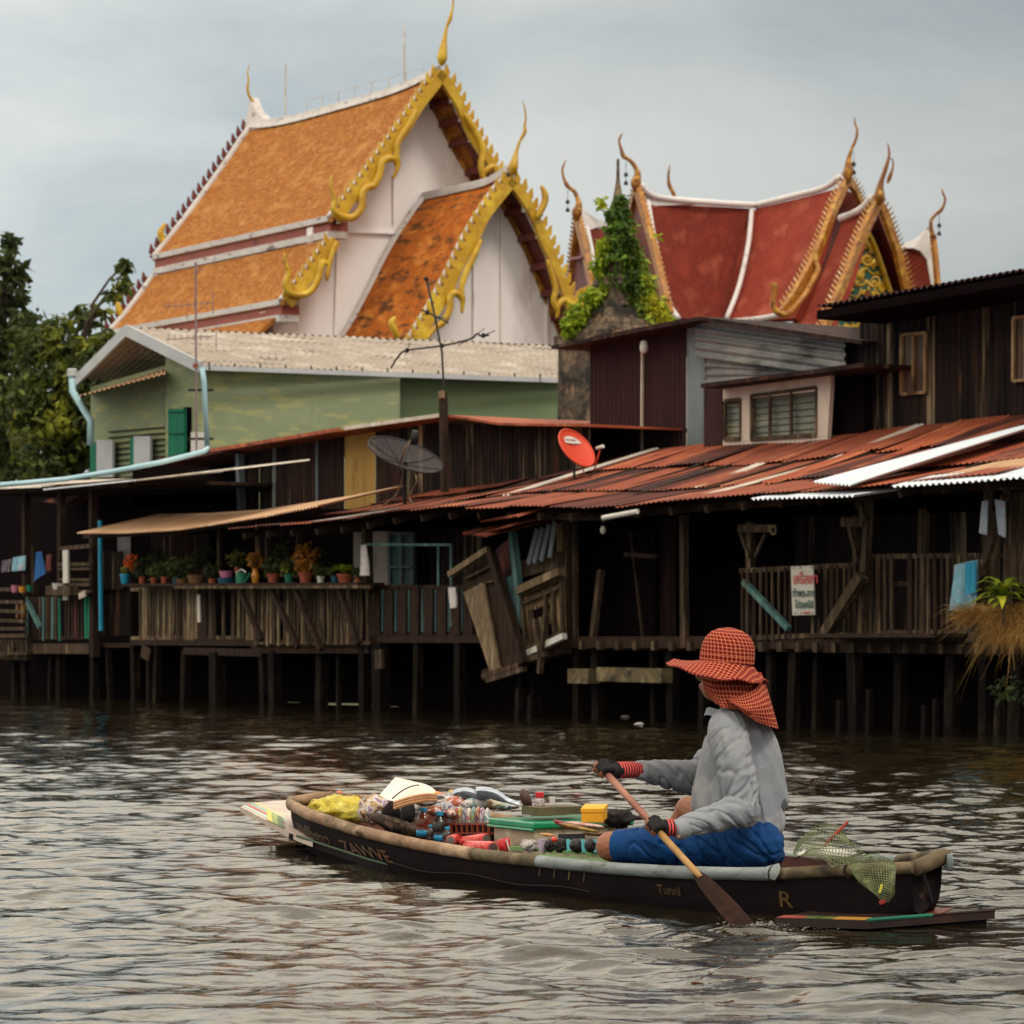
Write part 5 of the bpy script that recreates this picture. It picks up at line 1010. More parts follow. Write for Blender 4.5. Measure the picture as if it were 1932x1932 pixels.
# lettering along the near side
def text(body,mat,par,origin,xdir,up,size,name='lettering',ext=.0015,sx=1,shear=0,font=None,align='LEFT',wrapf=None):
    c=bpy.data.curves.new('t','FONT'); c.body=body; c.size=size; c.extrude=0 if wrapf else ext; c.shear=shear; c.align_x=align; c.resolution_u=3; c.offset=size*.012
    if wrapf: c.fill_mode='FRONT'
    o=bpy.data.objects.new('t',c); sc.collection.objects.link(o); dg=bpy.context.evaluated_depsgraph_get(); me=bpy.data.meshes.new_from_object(o.evaluated_get(dg)); bpy.data.objects.remove(o)
    x=Vector(xdir).normalized(); u=Vector(up).normalized(); n=x.cross(u); mb=MB()
    vs=[(wrapf(v.co.x*sx,v.co.y) if wrapf else Vector(origin)+x*v.co.x*sx+u*v.co.y+n*v.co.z) for v in me.vertices]
    mb.add(vs,[tuple(p.vertices) for p in me.polygons],None); bpy.data.meshes.remove(me); return mb.build(name,mat,par)
def hullpt(s,z):  # s metres from the stern on the near side
    u=s/BL; zg=bz(u); k=np.interp(z,[keel(u)+.015,keel(u)+(zg-keel(u))*.35,zg-.06,zg],[.80,.93,.985,1.0]); return bp(u,-1,0,float(k))+ZZ*z-p3*.006
def hulltext(body,mat,u0,z0,size,sx,shear=0,slope=0): text(body,mat,boat,None,(1,0,0),(0,0,1),size,sx=sx,shear=shear,wrapf=lambda x,y:hullpt(u0*BL-x,z0+slope*x+y))
M['goldp']=mk('faded_gold_paint',[C(92,68,32),C(60,44,22)],(9,9,9),rough=.5); M['orp']=mk('faded_orange_paint',[C(130,80,28),C(84,46,24),C(110,100,42)],(6,6,6),rough=.5)
hulltext('เอนบุรีปี',M['goldp'],.925,.105,.07,1.3,slope=-.075); hulltext('๖๗๓๐๖',M['goldp'],.868,.083,.07,1.3,slope=-.06)
hulltext('ZAWVE',M['orp'],.775,.052,.07,2.3,shear=-.6,slope=-.03)
hulltext('Tunnl',M['goldp'],.235,.06,.05,1.15); hulltext('R',M['goldp'],.11,.055,.085,1.3); pass
for i in range(4): hulltext('/',M['orp' if i%2 else 'goldp'],.33+i*.022,.07,.07,1.3)
mb=MB(); pts=[hullpt((.90-.13*i/12)*BL,.062-.02*i/12+.010*math.sin(i*.9)) for i in range(13)]; mb.tube(pts,.0035,5); mb.build('painted_flourish',M['goldp'],boat)
mb=MB().tube([bp(u,-1,0,.99)+ZZ*(.03+.008*math.sin(u*40)) for u in np.linspace(.32,.66,30)],.0018,5); mb.build('mooring_line',M['cord'],boat)
# thwart shelf under the goods, so that everything stands on something
MB().patch(lambda u,v:(bp(.30+.64*u,(v*2-1),.07+.03*max(0,u-.6),.93),(u,v)),20,4).build('floor_boards',M['dkwood'],boat)
MB().patch(lambda u,v:(bp(.03+.27*u,(v*2-1),.05+.06*(1-u)*.6,.93),(u,v)),10,4).build('floor_boards',M['dkwood'],boat)

# ---------------------------------------------------------------- goods in the boat
BX=lambda px,py,p=0:BT.at(px,py,p)
def cm(name,cols,rough=.45,sca=(14,14,14),**k): return mk(name,cols,sca,rough=rough,coord='OBJ',**k)
def things(o,label,cat,name=None,group=None): return tag(o,label,cat,group)
def crumple(c,r,mat,label,cat,name,amp=.18,fr=14,n=26,M_=None,sharp=1,asp=None):
    mb=MB().ball(c,r,n,M=M_); c=Vector(c); sd=U(0,90)
    for i,v in enumerate(mb.v):
        d=v-c; q=d*fr+Vector((sd,0,0)); k=1+amp*(1-2*abs(noise.noise(q)))*.9+amp*.5*noise.noise(q*2.3); mb.v[i]=c+d*k
    return mb.build(name,mat,smooth=True,loc=(c.x,c.y,c.z-r[2]),label=label,cat=cat)
M['ybag']=cm('yellow_plastic',[C(222,204,70),C(190,166,44),C(232,222,120)],.3,bump=.9,bsc=(30,30,30)); M['wrap']=cm('printed_plastic_wrap',[C(230,220,224),C(120,60,96),C(216,208,214),C(190,150,90),C(60,40,60),C(220,214,220)],.25,sca=(16,16,16),bump=.8,bsc=(40,40,40))
M['wrap2']=cm('printed_snack_wrap',[C(232,222,214),C(176,52,48),C(214,190,90),C(236,228,226),C(52,46,90),C(198,120,60)],.25,sca=(20,20,20),bump=.8,bsc=(40,40,40))
M['clearb']=cm('clear_wrap',[C(214,208,204),C(150,140,136),C(226,222,220)],.2,sca=(22,22,22),bump=1,bsc=(40,40,40))
crumple(BX(640,1529,.0),(.135,.10,.062),M['ybag'],'yellow plastic carrier bag lying in the bow','bag','plastic_bag',.30,20,44)
crumple(BX(706,1527,-.12),(.075,.07,.066),M['wrap'],'plastic wrapped bundle of purple and white packets beside the yellow bag','bundle','packet_bundle',.2,24)
crumple(BX(738,1536,-.10),(.04,.05,.055),M['hull'],'dark maroon packet at the right of the wrapped purple bundle','packet','dark_packet',.15,20)
crumple(BX(768,1522,.05),(.06,.05,.06),M['clearb'],'crumpled clear plastic bag behind the dark cloth pouch','bag','clear_bag',.35,30)
M['blackcloth']=cm('black_cloth',[C(34,26,26),C(24,20,20)],.8)
crumple(BX(770,1532,-.1),(.032,.035,.055),M['blackcloth'],'black cloth pouch standing among the packets','pouch','cloth_pouch',.12,12)
crumple(BX(756,1562,-.25),(.13,.05,.03),cm('brown_net',[C(84,66,54),C(50,38,32),C(120,96,76)],.8,sca=(30,30,30)),'brown netting sack lying along the near gunwale','sack','net_sack',.3,22,M_=Matrix.Rotation(.35,3,'Y'))
fr_=[]
for i,(x,y) in enumerate(((600,1512),(612,1506),(624,1502),(640,1501))):
    o=MB().ball(BX(x,y,.16),(.024,.024,.024),12).build('orange_fruit',cm('orange_peel',[C(232,120,70),C(220,100,54)],.5),smooth=True,label=('leftmost','second from the left','third from the left','rightmost')[i]+' of the oranges behind the yellow bag',cat='fruit',group='oranges in the bow')
# folded white farmer hat and a nest of woven hats
c0=P(746,1466,14.4); c1=P(716,1500,14.1); c2=P(743,1511,13.9); c3=P(822,1494,14.0); c4=P(792,1480,14.2)
hat=MB(); apx=c0
rim=smooth_poly([c1,c2+Vector((0,-.02,0)),P(782,1503,13.9),c3,c4+Vector((0,.12,.0)),P(750,1490,14.5),c1],5)[:-1]
n=len(rim); hat.add([apx]+rim,[(0,i+1,(i+1)%n+1) for i in range(n)],[(0,0)]*(n+1)); hato=hat.build('straw_hat',cm('bleached_straw',[C(236,228,216),C(214,204,190)],.7,bump=.3),label='bleached white conical hat lying on its side on the goods',cat='hat')
MB().tube(smooth_poly([P(740,1507,13.86),P(757,1493,13.9),P(775,1484,14),P(790,1481,14.1)],6),.003,6).build('hat_cord',M['cord'],hato)
for i in range(3): MB().tube(smooth_poly([P(744,1515+i*5,13.85),P(770,1506+i*5,13.8),P(800,1500+i*5,13.8),P(822,1500+i*5,13.9)],5),.008,6).build('woven_hat',cm('woven_rim',[C(214,164,120),C(176,124,84)],.8),label=('top','middle','bottom')[i]+' curved rim of the nest of brown woven hats under the white hat',cat='hat',group='nest of woven hats')
crumple(BX(818,1502,.1),(.045,.04,.022),cm('orange_packet',[C(238,150,30),C(226,110,30)],.35),'bright orange packet wedged right of the woven hats','packet','orange_packet',.15,20)
# bottles
M['pet']=cm('bottle_plastic',[C(150,70,52),C(170,96,70)],.12,spec=.6); M['pet'].node_tree.nodes['Principled BSDF'].inputs['Transmission Weight'].default_value=.55; M['pet2']=cm('dark_bottle_plastic',[C(70,60,56),C(56,48,48)],.12,spec=.6); M['pet2'].node_tree.nodes['Principled BSDF'].inputs['Transmission Weight'].default_value=.5
M['cap']=cm('blue_cap',[C(40,150,190),C(30,130,176)],.4)
def bottle(px,yt,yb,p,wpx,mat,label,lab=True):
    b_=BX(px,yb,p); Y=b_.y; h=(yb-yt)/F*Y; r=wpx/2/F*Y; o=T('water_bottle',tuple(b_),label,'bottle','bottles with blue caps')
    MB().lathe([(r*.8,0),(r,.04*h),(r,.30*h),(r*.92,.35*h),(r,.4*h),(r*1.0,.62*h),(r*.75,.74*h),(r*.38,.84*h),(r*.36,.88*h)],b_,14).build('bottle_body',mat,o,smooth=True); MB().lathe([(r*.46,.87*h),(r*.5,.88*h),(r*.5,.985*h),(r*.44,h)],b_,14).build('cap',M['cap'],o)
    if lab: MB().lathe([(r*1.03,.05*h),(r*1.03,.26*h)],b_,14).build('bottle_label',M['cap'],o,smooth=True)
bottle(799,1524,1580,-.30,27,M['pet'],'tall reddish water bottle with a blue cap, left of the pair'); bottle(830,1531,1590,-.30,28,M['pet2'],'tall dark water bottle with a blue cap, right of the pair'); bottle(812,1556,1590,-.38,14,M['pet2'],'small bottle with a blue cap between the two tall ones',False); bottle(844,1560,1596,-.38,20,M['pet2'],'small dark bottle with a blue cap right of the tall pair',False)
# crate of snacks
cr=T('snack_crate',tuple(BX(884,1592,-.18)),'orange brown lattice crate full of colourful snack packets','crate'); M['crate']=cm('orange_lattice',[C(150,60,34),C(116,44,28)],.5)
cb=MB(); a=BX(922,1590,-.30); b=BX(842,1589,-.26)
for z0 in (0,.04,.08): cb.bar(a+ZZ*z0,b+ZZ*z0,.008); cb.bar(a+ZZ*z0,a+ZZ*z0+p3*.3,.008)
for k in range(9): q=a.lerp(b,k/8); cb.bar(q,q+ZZ*.085,.008)
cb.build('lattice_side',M['crate'],cr); MB().prism([a+p3*.02+ZZ*.0,b+p3*.02,b+p3*.02+ZZ*.08,a+p3*.02+ZZ*.08],p3*.25).build('crate_liner',M['hull'],cr)
cols=[(226,216,210),(190,60,50),(214,190,80),(60,60,110),(236,230,226),(60,150,160),(200,120,60),(150,90,130)]
pk=0
pos_names=['left end','second from the left','third from the left','fourth from the left','fifth from the left','sixth from the left','seventh from the left','eighth from the left','right end']
M['snacks']=[cm('snack_%d'%i,[C(*c),C(*cols[(i+5)%8],.8),C(*c,.8),C(226,218,214,.9),C(*cols[(i+3)%8],.7)],.3,sca=(34,34,22),bump=.6,bsc=(40,40,40)) for i,c in enumerate(cols)]
for i in range(9):
    q=BX(852+i*8.4,1545+U(-2,2),-.2); M_=Matrix.Rotation(U(-.2,.2),3,'Y')
    crumple(q,(.014,.03,.048),M['snacks'][i%8],'upright snack packet at the %s of the row in the crate'%pos_names[i],'packet','snack_packet',.15,40,14)['group']='packets standing in the crate'
for i,(x,y,p,rx,rz,m) in enumerate(((832,1512,.0,.05,.025,4),(862,1517,-.05,.055,.03,1),(898,1518,-.02,.055,.028,0),(838,1528,-.12,.05,.03,3),(930,1518,.05,.05,.02,2),(952,1522,.05,.04,.015,5),(880,1500,.12,.06,.02,7),(915,1506,.12,.06,.02,6))):
    crumple(BX(x,y,p),(rx,.05,rz),M['snacks'][m],('white and blue','red and cream','pale rumpled','navy blue','yellow cream','teal flecked','mauve','amber')[i]+' flat snack packet on the heap '+('left of the magazines','below the magazines','under the middle of the magazines','above the tall bottles','left of the green lid','behind the green lid','under the left magazine','under the right magazine')[i],'packet','snack_packet',.25,30,18)['group']='loose snack packets on the heap'
more_=[(820,1530,-.22,.03,.02,1,'deep red twist of packets left of the tall bottles'),(800,1512,-.02,.035,.02,2,'ochre packet under the orange one'),(846,1535,-.25,.03,.018,6,'amber packet touching the crate corner'),(905,1533,-.1,.03,.016,0,'cream packet pressed between crate and lid'),(780,1502,.1,.04,.016,7,'mauve packet below the white hat'),(868,1530,-.12,.035,.015,3,'navy packet lying over the crate row'),(890,1532,-.12,.03,.013,1,'scarlet packet lying over the crate row'),(935,1508,.14,.04,.016,5,'teal packet between magazine and sandal'),(966,1521,.08,.03,.012,0,'pale packet at the lid\'s left back corner'),(720,1512,.04,.035,.02,6,'amber packet behind the purple bundle'),(735,1552,-.24,.05,.014,2,'ochre flat packet below the dark maroon one'),(840,1504,.1,.035,.016,1,'crimson packet beneath the tan pod')]
for x,y,p,rx,rz,m,lb in more_: crumple(BX(x,y,p),(rx,.045,rz),M['snacks'][m],lb,'packet','snack_packet',.35,40,20)['group']='loose snack packets on the heap'
crumple(BX(870,1512,.02),(.13,.10,.03),M['clearb'],'rumpled clear plastic film over the snack heap below the magazines','film','plastic_film',.5,26,36)
# magazines
M['paper']=mk('magazine_paper',[C(232,232,236),C(206,210,220),C(150,158,176),C(236,236,238),C(206,208,216)],(60,4,60),rough=.5,coord='UV')
mg=T('magazine',tuple(BX(890,1516,.1)),'fanned magazine with blue grey pages lying left on the heap','magazine','fanned magazines'); 
M['paperd']=mk('page_edge',[C(150,158,176),C(186,192,206)],(20,20,20),rough=.6)
def fan(par,a,b,dz,n,wd,mat,lift):
    for i in range(n):
        k=i/(n-1); MB().patch(lambda u,v:(a.lerp(b,u)+Vector((0,wd*(v-.5),0))+ZZ*(lift*k*(1-.5*u)*math.sin(math.pi*min(1,u*1.15+.12))+dz*k+.003*math.sin(u*9+i)+.014*k*math.sin(v*3.14)),(u,v*.3+k*2)),8,2).build('page',[mat,M['paperd']][i%2],par,smooth=True)
fan(mg,BX(855,1504,.0),BX(925,1506,.0),.005,10,.15,M['paper'],.035); mg2=T('magazine',tuple(BX(950,1520,.1)),'fanned magazine drooping to the right beside the green lid','magazine','fanned magazines'); fan(mg2,BX(898,1498,-.02),BX(980,1519,-.02),.004,10,.17,M['paper'],.035)
crumple(BX(852,1496,.05),(.018,.02,.016),cm('tan_knob',[C(206,170,120)],.6),'small tan pod at the left end of the magazines','pod','dried_pod',.1,20,12)
# foam box with green lid
fb=T('foam_box',tuple(BX(1040,1600,-.05)),'stained white foam box with a glossy green lid','box'); c=P(1006,1552,13.25); l=.38;wd=.50
def boxo(c,a_,b_,h,mat,par,name,bev=0): return MB().prism([c,c+a_,c+a_+b_,c+b_],(0,0,-h)).build(name,mat,par)
M['lid']=cm('green_lid',[C(20,140,96),C(16,120,84)],.22,sca=(5,5,5),bump=.25,bsc=(7,7,7),spec=.7); M['foam']=cm('stained_foam',[C(196,184,162),C(170,152,130),C(210,200,180)],.9,sca=(8,8,8),layers=((C(110,88,66),(6,6,6),.56,.68),),bump=.4)
lo=boxo(c,b3*l,p3*wd,.028,M['lid'],fb,'lid'); bv=lo.modifiers.new('b','BEVEL'); bv.width=.008; bv.segments=3
boxo(c+b3*.02+p3*.02-ZZ*.030,b3*(l-.04),p3*(wd-.04),.13,M['foam'],fb,'box_body')
# drip rim of the lid, mark on the side
MB().tube([c-ZZ*.032,c+b3*l-ZZ*.032],.006,6).build('lid_edge',M['lid'],fb); MB().lathe([(.012,0),(.012,.002),(.009,.003)],P(1046,1588,13.22)+Vector((0,0,0)),12,ax=Matrix(((1,0,0),(0,0,-1),(0,1,0)))).build('moulded_mark',M['foam'],fb)
bo=boxo(P(1016,1524,13.4),p3*.23,b3*.14,.034,cm('olive_board',[C(104,90,62),C(80,68,48)],.7),None,'wooden_tray'); bo.location=bo.location; tag(bo,'low olive brown wooden box resting on the green lid','box')
yb=T('card_box',tuple(P(1110,1552,13.2)),'yellow cardboard box with a lid standing on the right of the green lid','box'); M['ycard']=cm('yellow_card',[C(236,176,40),C(226,160,30)],.6,sca=(3,3,3))
c=P(1097,1532,13.1); boxo(c,Vector((.088,-.01,0)),Vector((.02,.09,.014)),.042,M['ycard'],yb,'box_body'); boxo(c+Vector((-.003,-.003,.014)),Vector((.094,-.01,0)),Vector((.02,.096,.014)),.015,M['ycard'],yb,'lid')
# shoe, clear bottle with red cap
crumple(P(992,1508,13.6),(.022,.04,.045),cm('brown_leather',[C(74,40,30),C(56,32,26)],.5),'dark brown leather sandal standing up behind the green lid','sandal','sandal',.06,10,M_=Matrix.Rotation(-.4,3,'Y'))
o=T('jar',tuple(P(1018,1522,13.55)),'small clear jar with a red cap behind the green lid','jar'); MB().lathe([(.02,0),(.022,.01),(.022,.03),(.012,.04)],P(1018,1522,13.55),12).build('jar_body',M['clearb'],o,smooth=True); MB().lathe([(.016,.038),(.018,.04),(.018,.06),(.015,.062)],P(1018,1522,13.55),12).build('cap',cm('red_cap',[C(200,40,44)],.4),o)
MB().lathe([(.010,0),(.014,.03),(.014,.032)],P(1042,1518,13.5),10).build('small_cup',M['white'],label='tiny white plastic cup behind the wooden box',cat='cup')
# packets and bags in front
for i,(x,y,Y,r,cc,lb,nm,rt_) in enumerate(((1068,1557,12.55,(.05,.02,.011),[(170,40,50),(120,30,44)],'dark red striped packet leaning below the wooden box','red_packet',.35),(1092,1562,12.5,(.075,.022,.008),[(190,150,60),(120,84,40)],'olive and gold flat packet lying under the yellow box','gold_packet',.22),(1104,1556,12.6,(.075,.022,.008),[(226,196,190),(190,130,120)],'pale pink flat packet running right under the yellow box','pink_packet',.12),(1148,1553,12.9,(.06,.02,.010),[(226,214,196),(196,160,120)],'cream flowered packet right of the yellow box','cream_packet',.25),(1033,1575,12.5,(.03,.02,.006),[(206,140,80),(176,110,60)],'tan crisp packet beside the foam box','tan_packet',.1),(1046,1584,12.45,(.012,.02,.010),[(220,60,50),(200,40,40)],'small red packet next to the tan crisp packet','small_red_packet',.0),(1120,1572,12.6,(.04,.03,.012),[(150,110,70),(96,66,44)],'brown paper packet just left of the knee','brown_packet',.1))):
    crumple(P(x,y,Y+.45),r,cm(nm,[C(*cc[0]),C(*cc[1]),C(*cc[0])],.35,sca=(26,26,26)),lb,'packet',nm,.2,30,16,M_=Matrix.Rotation(rt_,3,'Y'))
o=MB().prism([P(1053,1574,13.1),P(1104,1573,13.0),P(1103,1585,13.0),P(1052,1585,13.1)],(0,.02,.0)).build('dark_case',M['black'],label='flat black case propped behind the dark bundles',cat='case')
crumple(P(1168,1545,13.25),(.05,.04,.03),M['blackcloth'],'heap of dark clothes hooks behind the knee','cloth','dark_cloth',.5,40)
# tray with dark bundles and blue cards
tr=T('tray',tuple(BX(1045,1612,-.2)),'shallow pale green plastic tray holding dark bundles','tray'); M['trayg']=cm('pale_green_plastic',[C(120,160,96),C(100,140,80)],.4)
a=P(964,1600,13.22);b=P(1132,1612,12.74); mb=MB(); d_=p3*.16
for q,r in ((a,b),(b,b+d_),(b+d_,a+d_),(a+d_,a)): mb.bar(q,r,.012,.014)
mb.build('tray_rim',M['trayg'],tr); MB().prism([a-ZZ*.03,b-ZZ*.03,b+d_-ZZ*.03,a+d_-ZZ*.03],(0,0,-.01)).build('tray_base',M['trayg'],tr)
M['dkb']=cm('dark_glossy_bundle',[C(44,34,36),C(30,24,26),C(70,56,56)],.3,sca=(30,30,30),bump=.8,bsc=(50,50,50))
for i,(x,w_) in enumerate(((1042,.036),(1057,.03),(1088,.034),(1114,.028))): crumple(P(x+2,1595,13.0-(x-1042)*.0034),(w_*.9,.03,.028),M['dkb'],('leftmost black glossy bundle in the tray','second black glossy bundle from the left in the tray','black bundle between the two blue cards','rightmost black bundle in the tray by the knee')[i],'bundle','dark_bundle',.2,50,18)['group']='dark bundles in the tray'
for i,x in enumerate((1074,1102,1124)): MB().prism([P(x_,y_,12.9-(x-1074)*.0034) for x_,y_ in ((x-6,1584),(x,1583),(x+6,1590),(x+6,1608),(x-4,1608))],(.0,.006,0)).build('blue_card',cm('pale_blue_card',[C(120,206,214),C(90,186,198)],.4),label='pale blue card standing '+('left of','in the middle of','at the right end of')[i]+' the black bundles in the tray',cat='card',group='blue cards in the tray')
MB().lathe([(.014,0),(.019,.05),(.020,.051),(.018,.050),(.014,.01)],P(1023,1607,13.02),12).build('plastic_cup',cm('lilac_clear',[C(200,186,206),C(176,160,184)],.2),label='lilac tinted clear cup at the left end of the black bundles',cat='cup')
crumple(P(998,1595,13.08),(.032,.03,.02),M['clearb'],'crumpled pale tissue packet at the left end of the tray','packet','tissue_packet',.45,34)
# drink cans and cup
M['redcan']=cm('red_can_print',[C(206,44,40),C(190,30,34),C(220,90,80),C(196,36,36)],.25,sca=(10,30,30)); M['alu']=cm('aluminium',[C(150,144,140),C(110,104,100)],.3,metal=.7)
def can(a,b,r,label):
    d=(b-a).normalized(); o=T('drink_can',tuple(a),label,'can','red drink cans'); MB().tube([a,a+d*.004,a+d*.008,b-d*.008,b-d*.004,b],[r*.82,r*.95,r,r,r*.95,r*.82],16).build('can_body',M['redcan'],o,smooth=True)
    MB().tube([b-d*.001,b+d*.002],[r*.8,r*.78],16).build('can_top',M['alu'],o); MB().tube([a-d*.002,a+d*.001],[r*.78,r*.8],16).build('can_base',M['alu'],o)
can(P(874,1589,13.7),P(918,1583,13.55),.025,'red drink can lying at the back beside the crate'); can(P(882,1597,13.5),P(930,1599,13.3),.026,'red drink can in front with its silver top to the right'); can(P(850,1586,13.7),P(862,1583,13.8),.024,'short seen red can at the left end of the lying cans')
cu=T('paper_cup',tuple(P(952,1609,13.25)),'red paper cup with a white stripe leaning by the tray','cup'); MB().tube([P(955,1608,13.25),P(948,1583,13.25)],[.022,.030],16).build('cup_body',M['redcan'],cu,smooth=True); MB().tube([P(962,1606,13.22),P(955,1584,13.22)],.0035,5).build('white_stripe',M['white'],cu)
# stern: keep net, stick, foam
M['netm']=cm('olive_net',[C(96,104,62),C(70,78,48),C(120,126,84)],.7)
def net(cg,n1,n2,r,fn):
    for i in range(n1+1): cg.tube([fn(i/n1,j/(n2*2)) for j in range(n2*2+1)],r,3,cap=False)
    for j in range(n2+1): cg.tube([fn(i/(n1*2),j/n2) for i in range(n1*2+1)],r,3,cap=False)
nb_=MB()
def f1(u,v):
    top=[(1500,1605,11.95),(1515,1575,12),(1545,1556,12.0),(1575,1560,12),(1600,1585,11.9)]; bot=[(1500,1625,11.7),(1530,1624,11.6),(1562,1628,11.5),(1600,1628,11.4),(1640,1622,11.35)]
    g=lambda L_: (lambda k,i: P(*[L_[i][q]*(1-k)+L_[i+1][q]*k for q in range(3)]))((u*4-min(int(u*4),3)),min(int(u*4),3))
    a=g(top);b=g(bot); q=a.lerp(b,v); return q+Vector((noise.noise(q*8),noise.noise(q*8+Vector((5,5,5))),noise.noise(q*8+Vector((9,1,5)))))*.035
net(nb_,26,16,.0016,f1)
def f2(u,v):
    top=[(1585,1618,11.33),(1620,1612,11.3),(1655,1608,11.28),(1680,1618,11.25),(1688,1625,11.24)]; bot=[(1620,1660,11.2),(1640,1685,11.15),(1655,1700,11.15),(1672,1704,11.15),(1683,1690,11.15)]
    g=lambda L_: (lambda k,i: P(*[L_[i][q]*(1-k)+L_[i+1][q]*k for q in range(3)]))((u*4-min(int(u*4),3)),min(int(u*4),3))
    q=g(top).lerp(g(bot),v)+Vector((0,-.04*math.sin(math.pi*v),0)); return q+Vector((noise.noise(q*9),noise.noise(q*9+Vector((5,5,5))),noise.noise(q*9+Vector((9,1,5)))))*.02
net(nb_,22,18,.0017,f2)
no=nb_.build('fishing_net',M['netm'],label='olive green fishing net heaped in the stern and hanging over the side',cat='net')
MB().prism([P(1662,1668,11.08),P(1666,1668,11.08),P(1662,1684,11.08),P(1657,1685,11.08)],(0,.004,0)).build('net_tag',cm('yellow_tag',[C(214,206,60)],.5),no); MB().prism([P(1658,1700,11.1),P(1672,1696,11.1),P(1670,1704,11.1),P(1660,1707,11.1)],(0,.004,0)).build('net_tag',cm('red_tag',[C(150,40,34)],.5),no)
sk=MB().tube([P(1535,1622,11.9),P(1560,1590,11.9),P(1600,1550,11.9)],.006,6); sk.build('red_stick',cm('red_stick_paint',[C(176,70,56),C(140,50,40)],.6),label='thin red stick poking up out of the fishing net',cat='stick')
crumple(P(1560,1612,11.8),(.09,.06,.025),M['white'],'crumpled white plastic sheet under the fishing net','sheet','plastic_sheet',.3,20)
# ---------------------------------------------------------------- the paddler
def plaid():
    m=bpy.data.materials.new('plaid_cotton'); m.use_nodes=True; t=m.node_tree; n=t.nodes; l=t.links; b=n['Principled BSDF']; b.inputs['Roughness'].default_value=.9; b.inputs['Specular IOR Level'].default_value=.2
    uv=n.new('ShaderNodeTexCoord'); sp_=n.new('ShaderNodeSeparateXYZ'); nz=n.new('ShaderNodeTexNoise'); nz.inputs['Scale'].default_value=14; l.new(uv.outputs['UV'],nz.inputs[0])
    av=n.new('ShaderNodeVectorMath'); av.operation='SCALE'; av.inputs['Scale'].default_value=.006; l.new(nz.outputs['Color'],av.inputs[0]); ad=n.new('ShaderNodeVectorMath'); l.new(uv.outputs['UV'],ad.inputs[0]); l.new(av.outputs[0],ad.inputs[1]); l.new(ad.outputs[0],sp_.inputs[0])
    def M1(op,a,bv):
        x=n.new('ShaderNodeMath'); x.operation=op
        for i,v in enumerate((a,bv)):
            if v is None: continue
            if isinstance(v,(int,float)): x.inputs[i].default_value=v
            else: l.new(v,x.inputs[i])
        return x.outputs[0]
    def band(ch,per,off,w):
        f=M1('FRACT',M1('ADD',M1('DIVIDE',sp_.outputs[ch],per),off),None); return M1('LESS_THAN',M1('ABSOLUTE',M1('SUBTRACT',f,.5),None),w/2)
    per=.0172
    dk=M1('MULTIPLY',M1('ADD',band(0,per,0,.42),band(1,per,0,.42)),.5); lt=M1('MULTIPLY',M1('ADD',band(0,per,.5,.18),band(1,per,.5,.18)),.5)
    def mix(f,a,c):
        x=n.new('ShaderNodeMix'); x.data_type='RGBA'; l.new(f,x.inputs[0])
        if isinstance(a,tuple): x.inputs['A'].default_value=a
        else: l.new(a,x.inputs['A'])
        x.inputs['B'].default_value=c; return x.outputs['Result']
    c=mix(dk,C(154,42,36),C(92,16,18)); c=mix(lt,c,C(208,142,98)); l.new(c,b.inputs['Base Color']); return m
M['plaid']=plaid()
M['skin']=mk('brown_skin',[C(150,94,66),C(134,80,56)],(6,6,6),rough=.5,spec=.45,bump=.1,bsc=(90,90,90))
M['shirt']=mk('grey_shirt_cotton',[C(150,152,156),C(138,141,147),C(160,160,162)],(5,5,5),rough=.95,spec=.15,bump=.25,bsc=(60,60,60),ns=.3)
M['short']=mk('blue_shorts',[C(11,66,122),C(8,52,102)],(6,6,6),rough=.8,spec=.25,bump=.2,bsc=(50,50,50),ns=.3)
M['glove']=mk('black_knit_glove',[C(30,22,26),C(22,18,20)],(30,30,30),rough=.9,bump=.4,bsc=(160,160,160),ns=.2)
def stripes():
    m=mk('striped_knit_cuff',[C(236,92,86),C(220,76,74)],(9,9,9),rough=.85,coord='UV'); t=m.node_tree; n=t.nodes; l=t.links; b=n['Principled BSDF']; uv=n.new('ShaderNodeTexCoord'); w=n.new('ShaderNodeTexWave'); w.bands_direction='Y'; w.inputs['Scale'].default_value=1/.0088*.318/2*2/2; w.inputs['Distortion'].default_value=1.2; w.inputs['Detail Scale'].default_value=6
    w.inputs['Scale'].default_value=25; w.inputs['Distortion'].default_value=.3; l.new(uv.outputs['UV'],w.inputs[0]); r=n.new('ShaderNodeMapRange'); r.inputs[1].default_value=.42; r.inputs[2].default_value=.56; l.new(w.outputs['Fac'],r.inputs[0]); x=n.new('ShaderNodeMix'); x.data_type='RGBA'; l.new(r.outputs[0],x.inputs[0]); x.inputs['A'].default_value=C(24,18,22); l.new(b.inputs['Base Color'].links[0].from_socket,x.inputs['B']); l.new(x.outputs['Result'],b.inputs['Base Color']); return m
M['cuff']=stripes()
def sm(pts,k=5): return smooth_poly([Vector(p) for p in pts],k)
def taper(mb,pts,rad,n=14,k=5,flat=1):
    c=sm(pts,k); rr=[v.x for v in sm([(r,0,0) for r in rad],k)]; mb.tube(c,rr,n,flat=flat); mb.ball(c[0],rr[0],12); mb.ball(c[-1],rr[-1],12)
def remesh(mb,vox,name,smooth=4,sf=.5):
    o=mb.build(name,M['skin']); md=o.modifiers.new('r','REMESH'); md.mode='VOXEL'; md.voxel_size=vox; s_=o.modifiers.new('s','SMOOTH'); s_.iterations=smooth; s_.factor=sf
    dg=bpy.context.evaluated_depsgraph_get(); me=bpy.data.meshes.new_from_object(o.evaluated_get(dg)); loc=Vector(o.location); bpy.data.objects.remove(o); return me,loc
